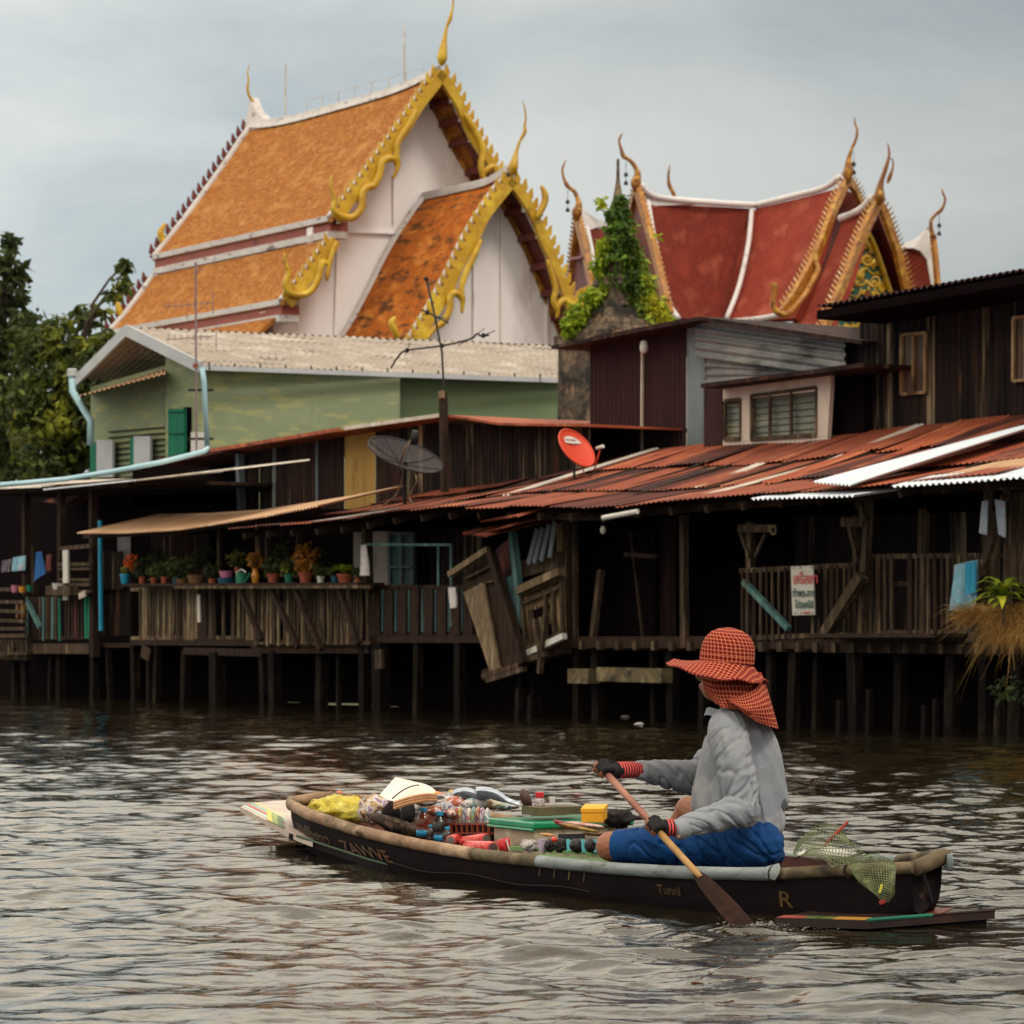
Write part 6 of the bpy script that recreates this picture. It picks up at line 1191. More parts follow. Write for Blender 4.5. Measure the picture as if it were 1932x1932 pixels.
def finish(me,loc,name,mat,par,disp=None,post=3):
    nv=len(me.vertices); co_=np.empty(nv*3,dtype=np.float32); me.vertices.foreach_get('co',co_); co_=co_.reshape(-1,3)+np.array(loc); no_=np.empty(nv*3,dtype=np.float32); me.vertices.foreach_get('normal',no_); no_=no_.reshape(-1,3)
    if disp:
        for i in range(nv): co_[i]+=no_[i]*disp(Vector(co_[i]),Vector(no_[i]))
    org=np.array(par['_o']) if par is not None else np.array(loc)
    me.vertices.foreach_set('co',(co_-org).astype(np.float32).ravel()); me.polygons.foreach_set('use_smooth',[True]*len(me.polygons)); me.materials.clear(); me.materials.append(mat); me.update()
    o=bpy.data.objects.new(name,me); me.name=name; sc.collection.objects.link(o)
    if par is not None: o.parent=par
    else: o.location=org
    o['_o']=tuple(org); return o
# joints
neck=P(1388,1345,12.46); chest=P(1394,1420,12.5); belly=P(1396,1510,12.5); pelv=P(1408,1592,12.5); head=P(1367,1268,12.45)
shN=P(1372,1378,12.33); elN=P(1404,1528,12.24); wrN=P(1284,1561,12.13); shF=P(1400,1378,12.68); elF=P(1318,1470,12.78); wrF=P(1200,1452,12.56)
tip=Vector((.867,11.46,-.03)); grN=Vector((.548,12.10,.313)); sdir=(grN-tip).normalized(); grF=tip+(grN-tip)*1.585
hipN=P(1432,1594,12.38); knN=P(1152,1597,12.60); hipF=P(1432,1590,12.66); knF=P(1300,1528,13.0)
# body
mb=MB(); taper(mb,[P(1378,1320,12.45),neck,P(1394,1380,12.48),chest,belly,pelv,P(1412,1612,12.5)],[.05,.052,.095,.125,.125,.145,.13],18)
taper(mb,[neck-ZZ*.01,shN,shN.lerp(elN,.5),elN],[.05,.058,.048,.040]); taper(mb,[elN,elN.lerp(wrN,.35),wrN],[.040,.038,.027])
taper(mb,[neck-ZZ*.01,shF,shF.lerp(elF,.5),elF],[.05,.056,.048,.040]); taper(mb,[elF,elF.lerp(wrF,.35),wrF],[.040,.038,.027])
taper(mb,[hipN,hipN.lerp(knN,.5),P(1180,1596,12.57),knN],[.085,.074,.060,.060]); taper(mb,[knN,P(1200,1615,12.95),P(1310,1622,13.05)],[.056,.05,.04]); taper(mb,[hipF,hipF.lerp(knF,.6),knF],[.09,.07,.058]); taper(mb,[knF,P(1270,1585,13.05),P(1250,1612,13.0)],[.055,.05,.035])
# head with face turned left and away
fd=Vector((-.93,.36,.0)).normalized(); fs_=Vector((fd.y,-fd.x,0)); hM=Matrix((fd,fs_,ZZ)).transposed()
mb.ball(head+ZZ*.005,(.095,.077,.115),20,M=hM); mb.ball(head+fd*.035-ZZ*.055,(.062,.056,.062),14,M=hM); mb.tube([head+fd*.093+ZZ*.012,head+fd*.108-ZZ*.02,head+fd*.098-ZZ*.03],[.008,.013,.012],8)
for s_ in (-1,1): mb.ball(head+fs_*s_*.078-ZZ*.005+fd*.0,(.018,.008,.03),8,M=hM); mb.ball(head+fd*.085+fs_*s_*.03+ZZ*.01,(.014,.016,.008),8,M=hM)
mb.ball(head+fd*.094-ZZ*.052,(.01,.026,.006),8,M=hM); mb.ball(head+fd*.094-ZZ*.062,(.010,.022,.007),8,M=hM)
# hands: palm, four fingers wrapped round the shaft and a thumb the other way
def hand(mb,gl,tips,g,wr,side,r0=.0135):
    e1=(wr-g); e1=(e1-sdir*e1.dot(sdir)).normalized(); e2=sdir.cross(e1).normalized()*side
    palm=g+e1*.030; pdir=(wr-palm).normalized()
    mb.tube([wr,palm.lerp(wr,.5),palm,g+e1*.018],[.026,.032,.034,.026],12,flat=.62); gl.tube([palm.lerp(wr,.35),palm,g+e1*.016],[.036,.040,.035],14,flat=.72)
    L=[.95,1.05,1.0,.82]
    for i in range(4):
        c=g+sdir*(-.031+.0205*i)*1.0; rho=r0+.0105; pts=[]; 
        for a in np.linspace(-25,235*L[i],9): q=math.radians(a); pts.append(c+(e1*math.cos(q)+e2*math.sin(q))*(rho+ (.006 if abs(a-60)<30 or abs(a-150)<25 else 0)))
        mb.tube(pts,[.0105,.0105,.0105,.010,.010,.0095,.009,.0085,.006],8); gl.tube(pts[:7],[.0133,.0133,.0133,.0128,.0125,.012,.0115],8); tips.append(pts)
    pts=[]; c=g+sdir*.045
    for a in np.linspace(20,-150,6): q=math.radians(a); pts.append(c+(e1*math.cos(q)+e2*math.sin(q))*(r0+.013))
    pts=[palm+sdir*.02]+pts; mb.tube(pts,[.014,.0135,.012,.0115,.011,.010,.007],8); gl.tube(pts[:5],[.0175,.0165,.0155,.0145,.014],8)
glN=MB();glF=MB();tps=[]
hand(mb,glN,tps,grN,wrN,-1); hand(mb,glF,tps,grF,wrF,-1)
me,loc=remesh(mb,.0045,'b',2,.4); person=finish(me,loc,'person',M['skin'],None)
tag(person,'person in a red plaid sun hat, grey shirt and blue shorts paddling the boat','person')
def glove(g,lab):
    me,loc=remesh(g,.004,'g',2,.4); o=finish(me,loc,'glove',M['glove'],person); o['label']=lab; return o
gN=glove(glN,'black fingerless glove on the lower hand'); gF=glove(glF,'black fingerless glove on the upper hand')
def cuff(wr,g,el,par,r):
    d=(el-wr).normalized(); a=wr.lerp(g,.62); pts=[a,wr.lerp(g,.25),wr+d*.02,wr+d*.06]; c=sm(pts,5); mb=MB(); rr=[v.x for v in sm([(x,0,0) for x in (r*1.0,r*.98,r*.92,r*1.0)],5)]; mb.tube(c,rr,16,flat=.92); mb.build('glove_cuff',M['cuff'],person,smooth=True)
cuff(wrN,grN,elN,gN,.036); cuff(wrF,grF,elF,gF,.037)
# shirt
def ell(mb,secs,n=28):
    vs=[];us=[];m=len(secs)
    for i,(c,rx,ry,yaw) in enumerate(secs):
        for j in range(n):
            a=2*math.pi*j/n; q=Vector((math.cos(a)*rx,math.sin(a)*ry,0)); q.rotate(Matrix.Rotation(yaw,3,'Z')); vs.append(Vector(c)+q); us.append((j/n,i/m))
    mb.add(vs,[(i*n+j,i*n+(j+1)%n,(i+1)*n+(j+1)%n,(i+1)*n+j) for i in range(m-1) for j in range(n)]+[tuple(range(n))[::-1],tuple((m-1)*n+j for j in range(n))],us)
mb=MB(); s_=lambda x0,x1,y,Y,ry,yaw=.2:(P((x0+x1)/2,y,Y),(x1-x0)/2/F*Y*.985,ry,yaw)
ell(mb,[s_(1352,1420,1340,12.47,.06),s_(1347,1440,1357,12.48,.09),s_(1338,1456,1378,12.49,.13),s_(1329,1466,1400,12.5,.145),s_(1319,1474,1425,12.5,.15),s_(1312,1480,1455,12.5,.155),s_(1307,1483,1490,12.5,.16),s_(1306,1484,1520,12.5,.165),s_(1314,1482,1545,12.5,.165),s_(1330,1478,1562,12.5,.155),s_(1345,1472,1572,12.5,.14)])
taper(mb,[P(1385,1368,12.40),shN,shN.lerp(elN,.35)+Vector((.0,-.01,0)),shN.lerp(elN,.75),elN+Vector((.002,0,-.004))],[.07,.079,.076,.070,.063],18); taper(mb,[elN+Vector((0,0,.006)),elN.lerp(wrN,.3),elN.lerp(wrN,.65),P(1290,1560,12.13)],[.063,.060,.050,.040],18)
taper(mb,[P(1400,1375,12.6),shF,shF.lerp(elF,.5),elF],[.07,.08,.075,.068],16); taper(mb,[elF,elF.lerp(wrF,.3),elF.lerp(wrF,.65),wrF.lerp(elF,.06)],[.068,.062,.050,.038],18)
me,loc=remesh(mb,.0045,'s',5,.5)
def seg(p,a,b): d=b-a; L2=d.length_squared; k=max(0,min(1,(p-a).dot(d)/L2)); q=a+d*k; return (p-q).length,k,math.sqrt(L2)
def rn(v):
    q=abs(noise.noise(v)); return (1-q*2.2)*.45-.9*max(0,.16-abs(noise.noise(v+Vector((31,7,3)))))/.16
def sdisp(p,n):
    r=0; best=9
    for a,b,e in ((shN,elN,1),(elN,wrN,0),(shF,elF,1),(elF,wrF,0)):
        d,k,L=seg(p,a,b); 
        if d<best: best=d; A=(a,b,e,k,L)
    t=max(0,min(1,(.105-best)/.03)); a,b,e,k,L=A; ax=(b-a).normalized(); s=k*L; q=p-(a+(b-a)*k); ang=math.atan2(q.dot(ax.cross(ZZ).normalized()),q.dot(ax.cross(ax.cross(ZZ)).normalized()))
    g=(k if e else 1-k) ; g=.35+.65*g if e else .45+.55*(1-k)
    f=rn(Vector((s*17+ang*.75,math.cos(ang)*.55,math.sin(ang)*.55+e*7+a.y*3)))*.0155*g+noise.noise(Vector((s*38+ang*1.2,math.cos(ang)*1.2,math.sin(ang)*1.2)))*.0035
    tw=rn(Vector((p.x*9+p.z*3.2,p.y*9,p.z*2.2+p.x*1.2+4)))*.018+noise.noise(Vector((p.x*22+p.z*7,p.y*22,p.z*6)))*.0035
    tw*=.75+.6*min(1,max(0,(.70-p.z)/.25)); low=max(0,(.42-p.z)/.14); tw+=low*.006*noise.noise(Vector((p.x*26,p.y*26,p.z*30)))
    return f*t+tw*(1-t)
shirt=finish(me,loc,'shirt',M['shirt'],person,sdisp)
# collar, cuff band with button, chest pocket
mb=MB(); 
def cl(u,v): a=math.radians(165+120*u); c=P(1358,1350,12.44); return (c+Vector((math.cos(a)*.052,math.sin(a)*.06,0))+ZZ*(.004+.030*v-.02*abs(u-.4))+Vector((math.cos(a),math.sin(a),0))*(.010*(1-v)),(u*.2,v*.04))
mb.patch(cl,14,3); mb.build('collar',M['shirt'],shirt,smooth=True)
d=(wrN-elN).normalized(); a=P(1294,1561,12.13); MB().tube([a,a+d*.012,a+d*.045,a+d*.05],[.042,.044,.041,.038],16,flat=.95).build('sleeve_cuff',M['shirt'],shirt,smooth=True); MB().lathe([(.001,0),(.006,.001),(.006,.003)],P(1281,1577,12.085),10,ax=Matrix(((1,0,0),(0,0,-1),(0,1,0)))).build('button',cm('brass_button',[C(190,160,110)],.4),shirt)
d=(wrF-elF).normalized(); a=wrF.lerp(elF,.1); MB().tube([a-d*.03,a,a+d*.02],[.040,.041,.038],16).build('sleeve_cuff',M['shirt'],shirt,smooth=True)
def pk_(u,v): x=1307+22*u; y=1423+66*v; return (P(x+(-5*v if u<.5 else 0),y,12.362+.02*u-.012*math.sin(math.pi*u)),(u*.08,v*.12))
0 and MB().patch(lambda u,v:(P(1308+20*u-4*v,1424+62*v,12.385+.05*(1-u)),(u,v)),6,6).build('chest_pocket',M['shirt'],shirt,smooth=True)
# shorts
mb=MB(); ell(mb,[s_(1352,1472,1560,12.5,.15),s_(1348,1474,1575,12.5,.155),s_(1340,1480,1598,12.5,.165),s_(1336,1482,1618,12.5,.165),s_(1345,1474,1630,12.5,.15)]); taper(mb,[hipN+Vector((0,0,.0)),hipN.lerp(knN,.4)+ZZ*.006,P(1230,1594,12.52),P(1200,1595,12.55)],[.098,.096,.078,.068],20)
taper(mb,[hipF,hipF.lerp(knF,.7)],[.10,.075],16); me,loc=remesh(mb,.005,'s',4,.5)
shorts=finish(me,loc,'shorts',M['short'],person,lambda p,n:(rn(Vector((p.x*18+p.z*12,p.y*12,p.z*9)))*.011+noise.noise(p*40)*.002))
MB().tube([P(1205,1595,12.55),P(1180,1595.5,12.57),P(1168,1596,12.585),P(1164,1596,12.59)],[.069,.066,.0665,.064],24).build('leg_hem',M['short'],shorts,smooth=True)
# hat
hc=P(1371.5,1247,12.45); up_=Vector((.10,-.02,1)).normalized(); fx=(fd-up_*fd.dot(up_)).normalized(); fy=up_.cross(fx)
def hp(a,r,z): return hc+(fx*math.cos(a)+fy*math.sin(a))*r+up_*z
mb=MB(); nA=48; prof=[(1.03,-.004),(1.04,.03),(1.0,.062),(.90,.088),(.70,.112),(.42,.127),(.14,.133),(.02,.134)]
vs=[];us=[]
for i,(k,z) in enumerate(prof):
    for j in range(nA+1):
        a=2*math.pi*j/nA; seam=1-.018*(abs(math.sin(a*3))<.12); kk_=.099*k*(1+.05*math.cos(2*a))*seam; vs.append(hp(a,kk_,z*.98)); us.append(((a-math.pi)*.095*(.35+.65*k)+i*.002,z+i*.006))
mb.add(vs,[(i*(nA+1)+j,i*(nA+1)+j+1,(i+1)*(nA+1)+j+1,(i+1)*(nA+1)+j) for i in range(len(prof)-1) for j in range(nA)],us)
hat=mb.build('sun_hat',M['plaid'],person,smooth=True); hat['label']='red and cream plaid wide brimmed sun hat'
mb=MB()
def brim(u,v):
    a=2*math.pi*u; f=(1+math.cos(a))/2; ext=.052+.074*f**1.1+.036*abs(math.sin(a)); drop=.055*(1-f)+.014*f+.020*abs(math.sin(a))+.005*math.sin(a*5)+.003*math.sin(a*11)
    r=.098+ext*v; z=-.004-drop*v**1.15-.006*math.sin(v*3.1)
    return hp(a,r,z),(math.cos(a)*r*1.0+.5,math.sin(a)*r*1.0+.5)
mb.patch(brim,64,8); mb.patch(lambda u,v:(brim(u,v)[0]-up_*.004,brim(u,v)[1]),64,8); mb.build('hat_brim',M['plaid'],hat,smooth=True)
MB().tube([brim(i/64,1)[0]-up_*.002 for i in range(65)],.0035,6,cap=False).build('brim_edge',M['plaid'],hat,smooth=True)
MB().patch(lambda u,v:(hp(2*math.pi*u,.1035*(1+.05*math.cos(4*math.pi*u)),-.004+.028*v),(u*.62,v*.028+.3)),48,2).build('hat_band',M['plaid'],hat,smooth=True)
def gridp(rows,nu,nv,amp,name,mat,par,sd=0,uvs=1):
    R_=[smooth_poly([P(*q) for q in r],6) for r in rows]
    def ev(c,u): k=u*(len(c)-1); i=min(int(k),len(c)-2); return c[i].lerp(c[i+1],k-i)
    Lu=max((r[-1]-r[0]).length for r in R_)
    def fn(u,v):
        col=smooth_poly([ev(r,u) for r in R_],4); p=ev(col,v); w_=rn(Vector((u*3.5+sd,v*1.2,p.x*2)))*amp*(.3+v); Lv=.16
        return p+Vector((-.3,-1,0))*w_,(u*Lu*1.25,v*Lv*uvs)
    return MB().patch(fn,nu,nv).build(name,mat,par,smooth=True)
sc1=gridp([[(1322,1268,12.46),(1345,1270,12.42),(1378,1270,12.40),(1412,1270,12.43),(1437,1268,12.52)],[(1330,1300,12.40),(1352,1310,12.33),(1385,1312,12.31),(1418,1314,12.36),(1446,1310,12.50)],[(1344,1322,12.38),(1362,1334,12.30),(1395,1340,12.30),(1428,1352,12.34),(1452,1350,12.48)]],26,14,.012,'neck_cloth',M['plaid'],hat,3)
sc2=gridp([[(1372,1318,12.30),(1398,1311,12.31),(1425,1298,12.37),(1437,1280,12.46),(1440,1276,12.52)],[(1380,1326,12.26),(1406,1336,12.23),(1430,1334,12.27),(1452,1328,12.36),(1456,1326,12.52)],[(1390,1334,12.27),(1413,1353,12.25),(1434,1364,12.29),(1466,1375,12.36),(1468,1374,12.52)]],30,18,.012,'neck_flap',M['plaid'],hat,8,1.1)
# hair at the nape, under the cloth
mb=MB().ball(head-fd*.02+ZZ*.01,(.088,.080,.10),14,M=hM); mb.build('hair',M['black'],person,smooth=True)
# paddle
pd=T('paddle',tuple(tip),'wooden paddle with a pinkish shaft and a dark blade dipping in the water','paddle')
M['shaft']=mk('pink_brown_shaft',[C(172,116,98),C(146,92,74)],(6,6,3),rough=.45,bump=.2); M['shaft2']=mk('yellow_wood_shaft',[C(196,154,92),C(160,118,66)],(9,9,3),rough=.5,bump=.2); M['blade']=mk('dark_blade',[C(50,28,20),C(36,21,16),C(66,38,26)],(6,6,4),rough=.8,spec=.15,bump=.3)
top=tip+(grN-tip)*1.60; neck_=tip+(grN-tip)*.575
MB().tube([grN+(top-grN)*1.02,grN+(top-grN)*.5,grN],[.0145,.0138,.0132],14).build('shaft',M['shaft'],pd,smooth=True); MB().tube([grN+sdir*.001,grN.lerp(neck_,.5),neck_,neck_-sdir*.04],[.0132,.0130,.0135,.010],14).build('shaft',M['shaft2'],pd,smooth=True)
bx_=sdir.cross(Vector((.2,-1,.1))).normalized(); bn_=sdir.cross(bx_).normalized(); mb=MB(); ss=[0,.06,.2,.5,.8,.96,1.0]; wd=[.014,.022,.031,.038,.036,.026,.01]; vs=[]
q0=neck_; q1=tip-sdir*.06
for s,w_ in zip(ss,wd):
    c=q0.lerp(q1,s); vs+=[c+bx_*w_,c+bn_*.006,c-bx_*w_,c-bn_*.006]
mb.add(vs,[(i*4+j,i*4+(j+1)%4,(i+1)*4+(j+1)%4,(i+1)*4+j) for i in range(6) for j in range(4)]+[(0,3,2,1),(24,25,26,27)]); mb.build('blade',M['blade'],pd)
# splash where the blade leaves the water
mb=MB(); M['foamw']=mk('water_foam',[C(176,170,160)],(9,9,9),rough=.2)
for i in range(420):
    a=U(0,6.28); r=abs(random.gauss(0,.09)); c=Vector((.93+r*math.cos(a)*1.3,11.42+r*math.sin(a)*1.6,0)); s=U(.0007,.0026); mb.ball((c.x,c.y,U(.0,.008)+max(0,.022-r*.25)*R()**3),(s*U(1,3),s*2,s*.6),5)
mb.build('splash',M['foamw'],label='foam and drops where the paddle leaves the water',kind='stuff')
# ---------------------------------------------------------------- small things on the bank
M['terra']=cm('terracotta',[C(164,84,58),C(136,66,46)],.8); M['bbluep']=cm('dark_blue_plastic',[C(30,84,110),C(24,70,96)],.45); M['pinkp']=cm('pink_plastic',[C(196,120,150)],.45); M['gplast']=cm('green_plastic',[C(30,120,90),C(24,96,74)],.5); M['yel']=cm('yellow_glaze',[C(220,150,50),C(196,124,36)],.35); M['wick']=cm('wicker',[C(120,84,52),C(90,62,40)],.8,bump=.5)
M['flower']=leafmat('orange_flowers',[C(226,120,40),C(206,84,36)],.3); M['drygrass']=leafmat('dry_grass',[C(204,162,92),C(166,126,70),C(222,188,116)],.35); M['ivory']=leafmat('orange_leaves',[C(190,120,40),C(150,110,44)],.4)
def px2m(px,t): return at(px,1180,t).y/F
def pot(px,yt,yb,wpx,mat,label,plant=None,ph=30,pw=None,leafm=None,t=-.28,name='potted_plant',n=90,size=.05,group='pots along the balcony ledge',shape='pot',cat='plant'):
    k=px2m(px,t); b=at(px,yb,t); h=(yb-yt)*k; r=wpx/2*k; o=T(name,tuple(b),label,cat,group)
    prof={'pot':[(r*.7,0),(r*.95,h*.8),(r*1.05,h*.8),(r*1.05,h),(r*.9,h),(r*.85,h*.85)],'vase':[(r*.5,0),(r*.95,h*.35),(r,h*.55),(r*.6,h*.85),(r*.75,h),(r*.5,h*.95)],'basin':[(r*.75,0),(r,h),(r*1.06,h),(r*.9,h*.9)]}[shape]
    MB().lathe(prof,b,14).build('pot' if plant else 'tub',mat,o,smooth=False)
    if plant:
        mb=MB(); c=b+ZZ*(h+ph*k*.45); w_=(pw or wpx)*k*.55
        if plant=='bush': leaves(mb,c,(w_,w_*.8,ph*k*.5),n,size,hang=.2)
        else:
            for i in range(n//4):
                a=U(0,6.28); l=ph*k*U(.6,1.1); d=Vector((math.cos(a),math.sin(a),U(.5,1.6))).normalized(); s=b+ZZ*h; m=s+d*l*.6; e=m+Vector((d.x,d.y,-.25))*l*.6; sd=d.cross(ZZ).normalized()*size*.35
                mb.add([s-sd*.4,s+sd*.4,m+sd,e,m-sd],[(0,1,2,4),(4,2,3)],[(0,0)]*5)
        mb.build('foliage',leafm or M['leafm'],o)
    return o
pot(482,1072,1104,16,M['yel'],'yellow vase with an orange leaved bush on the balcony ledge','bush',34,26,M['ivory'],shape='vase',n=140)
pot(516,1082,1102,24,M['terra'],'terracotta pot with a thin leafy plant, between yellow vase and tallest bush','bush',36,34,M['leafd'],n=110)
pot(577,1080,1102,27,M['terra'],'terracotta pot with the tallest orange green bush on the ledge','bush',62,44,M['ivory'],n=230)
pot(605,1087,1102,15,M['white'],'small white square looking pot with a dark sprig','bush',22,18,M['leafd'],n=50)
pot(652,1083,1102,32,M['terra'],'terracotta pot with arching pale green strap leaves','strap',42,44,M['leafy'],n=130,size=.07)
pot(632,1086,1102,16,M['bbluep'],'small dark pot with a dark bush left of the strap leaved plant','bush',26,26,M['leafd'],n=80)
pot(545,1084,1102,18,M['gplast'],'green pot with bushy dark plant and yellow flowers','bush',30,28,M['leafm'],n=120)
pot(555,1050,1075,12,M['gplast'],'green plastic jug hanging behind the pots','',t=.1,name='jug',shape='vase',cat='jug')
pot(428,1090,1108,36,M['bbluep'],'dark blue plastic basin on the ledge','',name='basin',shape='basin',cat='basin'); pot(427,1077,1090,28,M['pinkp'],'pink plastic basin stacked in the dark blue basin','',name='basin',shape='basin',cat='basin')
pot(371,1084,1104,36,M['wick'],'round brown wicker basket beside the basins','',name='wicker_basket',shape='basin',cat='basket'); pot(345,1092,1105,26,M['wick'],'small shallow wicker basket left of the round basket','',name='wicker_basket',shape='basin',cat='basket')
pot(236,1083,1101,19,M['cyan'],'bright cyan pot with orange flowers at the left corner post','bush',20,16,M['leafm'],n=40,t=-.35); pot(310,1088,1104,14,M['terra'],'small brown pot with a dark bush near the left end','bush',34,34,M['leafd'],n=110); pot(290,1090,1104,14,M['terra'],'small brown pot with a sparse pinkish bush at the left end','bush',34,26,M['leafm'],n=60)
pot(332,1090,1104,14,M['bbluep'],'small dark blue pot with a tall dark bush','bush',44,34,M['leafd'],n=120); pot(400,1092,1106,14,M['terra'],'small brown pot with a dark bush left of the basins','bush',34,28,M['leafd'],n=90)
pot(268,1088,1104,13,M['terra'],'small brown pot with a drooping bush just right of the corner post','bush',40,30,M['leafd'],n=110); pot(356,1080,1092,12,M['terra'],'small brown pot raised behind the shallow wicker basket','bush',36,34,M['leafd'],n=110,t=-.1); pot(448,1070,1084,12,M['terra'],'small brown pot raised behind the watering can','bush',34,30,M['leafd'],n=100,t=-.1); pot(598,1066,1084,12,M['terra'],'small brown pot raised behind the tallest bush','bush',40,40,M['leafd'],n=130,t=-.1); pot(676,1090,1103,14,M['terra'],'small brown pot at the right end beneath the white shirt','bush',20,20,M['leafd'],n=60)
for i,(x,y0,lb) in enumerate(((300,1018,'left'),(385,1014,'middle'),(530,1012,'right'))): o=T('hanging_plant',tuple(at(x,y0+30,.3)),'dark trailing plant hanging under the awning, %s of three'%lb,'plant','trailing plants under the awning'); m_=MB(); leaves(m_,at(x,y0+30,.3),(.14,.1,.16),110,.055); m_.build('foliage',M['leafd'],o); MB().tube([at(x,y0-16,.3),at(x,y0+22,.3)],.006,4).build('hanger',M['black'],o)
mb=MB(); leaves(mb,at(247,1058,-.4),(.09,.08,.13),60,.05); mb.build('orange_flowers',M['flower'],label='cluster of orange flowers above the bright cyan pot',cat='flowers')
wc=T('watering_can',tuple(at(458,1104,-.3)),'green and white watering can between the basins and the yellow vase','watering can'); MB().lathe([(.08,0),(.08,.14),(.05,.17)],at(456,1104,-.3),12).build('can_body',M['gplast'],wc); MB().tube([at(462,1100,-.35),at(472,1082,-.4)],.018,8).build('spout',M['gplast'],wc); MB().tube([at(449,1096,-.3),at(446,1080,-.3),at(456,1074,-.3),at(464,1080,-.3)],.01,6).build('handle',M['white'],wc)
# clothes
def cloth(pts,mat,label,cat='clothes',name='hanging_cloth',t=-.2,amp=.03,th=.01,group=None):
    (x0,y0),(x1,y1),(x2,y2),(x3,y3)=pts; sd=U(0,30)
    def fn(u,v):
        p=at(x0*(1-u)*(1-v)+x1*u*(1-v)+x2*u*v+x3*(1-u)*v,y0*(1-u)*(1-v)+y1*u*(1-v)+y2*u*v+y3*(1-u)*v,t); return p-BN*amp*(.3+v)*noise.noise(Vector((u*6+sd,v*.8,0))),(u,v)
    mb=MB().patch(fn,18,12); mb.patch(lambda u,v:(fn(u,v)[0]+BN*th,(u,v)),18,12); o=mb.build(name,mat,smooth=True,label=label,cat=cat)
    if group: o['group']=group
    return o
M['bluec']=cm('blue_cloth',[C(30,96,160),C(24,80,140)],.8); M['palec']=cm('pale_blue_cloth',[C(150,196,210),C(120,170,190),C(200,190,200)],.8,sca=(5,5,5)); M['pinkc']=cm('pink_flower_cloth',[C(206,170,196),C(170,196,206),C(190,150,180)],.8,sca=(16,16,16)); M['whc']=cm('white_cloth',[C(226,216,214),C(196,184,184)],.8); M['redc']=cm('dark_red_cloth',[C(110,50,44)],.8); M['stripec']=cm('patterned_cloth',[C(150,120,130),C(60,60,80),C(180,160,150)],.8,sca=(30,4,10))
cloth([(68,1042),(78,1040),(84,1082),(62,1098)],M['bluec'],'blue cloth hanging in the left porch','cloth'); cloth([(88,1046),(96,1046),(98,1076),(88,1078)],M['redc'],'dark red cloth hanging right of the blue cloth','cloth'); cloth([(4,1058),(22,1054),(18,1078),(2,1080)],M['stripec'],'bundle of patterned clothes at the left edge','clothes'); cloth([(24,1052),(48,1048),(46,1076),(22,1078)],M['palec'],'pale clothes hanging right of the patterned bundle','clothes',amp=.06)
cloth([(681,1028),(690,1028),(694,1086),(677,1086)],M['whc'],'white shirt hanging by the porch post','shirt',t=-.36); cloth([(846,1108),(858,1108),(860,1146),(848,1148)],M['whc'],'grey white rag over the drying post','rag',t=-.34)
cloth([(1800,1066),(1842,1056),(1846,1146),(1796,1152)],M['palec'],'pale blue coat hanging over the right railing','coat',t=-.3,amp=.07); cloth([(1822,1062),(1840,1058),(1840,1118),(1820,1122)],M['cyan'],'bright turquoise scarf on the pale blue coat','scarf',t=-.36); cloth([(1852,946),(1864,944),(1862,1010),(1844,1004)],M['pinkc'],'pink flowered dress left of the right post','dress',t=-.4); cloth([(1876,942),(1896,946),(1896,1014),(1884,1008)],M['pinkc'],'pink and blue dress right of the right post','dress',t=-.4)
# things on the left bench
pot(112,1100,1112,30,M['white'],'upturned white enamel bowl on the left porch shelf','',name='bowl',shape='basin',t=-.35,group=None,cat='bowl'); bd(hl,'wooden_trough',M['grwood'],[(94,1114,140,1114,.14)],t=-.35); pot(42,1106,1118,14,M['yel'],'small orange tub on the left bench','',name='tub',shape='basin',t=-.4,group='tubs on the left bench',cat='tub'); pot(28,1104,1118,14,M['pinkp'],'small pink tub on the left bench','',name='tub',shape='basin',t=-.4,group='tubs on the left bench',cat='tub'); pot(56,1104,1116,14,M['gplast'],'small green tub on the left bench','',name='tub',shape='basin',t=-.4,group='tubs on the left bench',cat='tub')
# bundle of old rope under the balcony
o=MB(); leaves(o,at(440,1190,-.3),(.2,.12,.32),160,.12,hang=.9,asp=2.2); o.build('rope_bundle',M['wick'],label='tangled brown bundle of old rope hanging under the balcony edge',cat='rope') if 0 else None
# painted notice
sgx=T('notice_board',tuple(at(1514,1160,-.3)),'white painted notice board with red and green Thai writing on the railing','sign')
MB().prism([at(1492,1069,-.25),at(1534,1067,-.25),at(1537,1160,-.25),at(1495,1161,-.25)],BN*.015).build('board',mk('notice_white',[C(206,200,190),C(190,184,176)],(3,3,3)),sgx)
rdp=mk('faded_red_paint',[C(206,84,84)],rough=.7); grp=mk('green_black_paint',[C(28,84,70)],rough=.7)
u_=(at(1492,1069,-.262)-at(1495,1161,-.262)).normalized(); SX=BD
def line(body,x,y,size,mat,sx): text(body,mat,sgx,at(x,y,-.266),SX,u_,size,sx=sx)
line('เครื่องกา',1496,1101,.15,rdp,.78); line('ทำพร-การ',1495,1126,.11,grp,.86); line('ไปรษณีย์',1500,1147,.105,grp,.82); line('Samsiri',1516,1158,.045,rdp,.85)
nl=MB()
for x,y in ((1498,1072),(1510,1071),(1531,1070),(1500,1157),(1511,1157),(1533,1156)): nl.ball(at(x,y,-.262),(.008,.008,.008),6)
nl.build('nail_heads',M['black'],sgx)
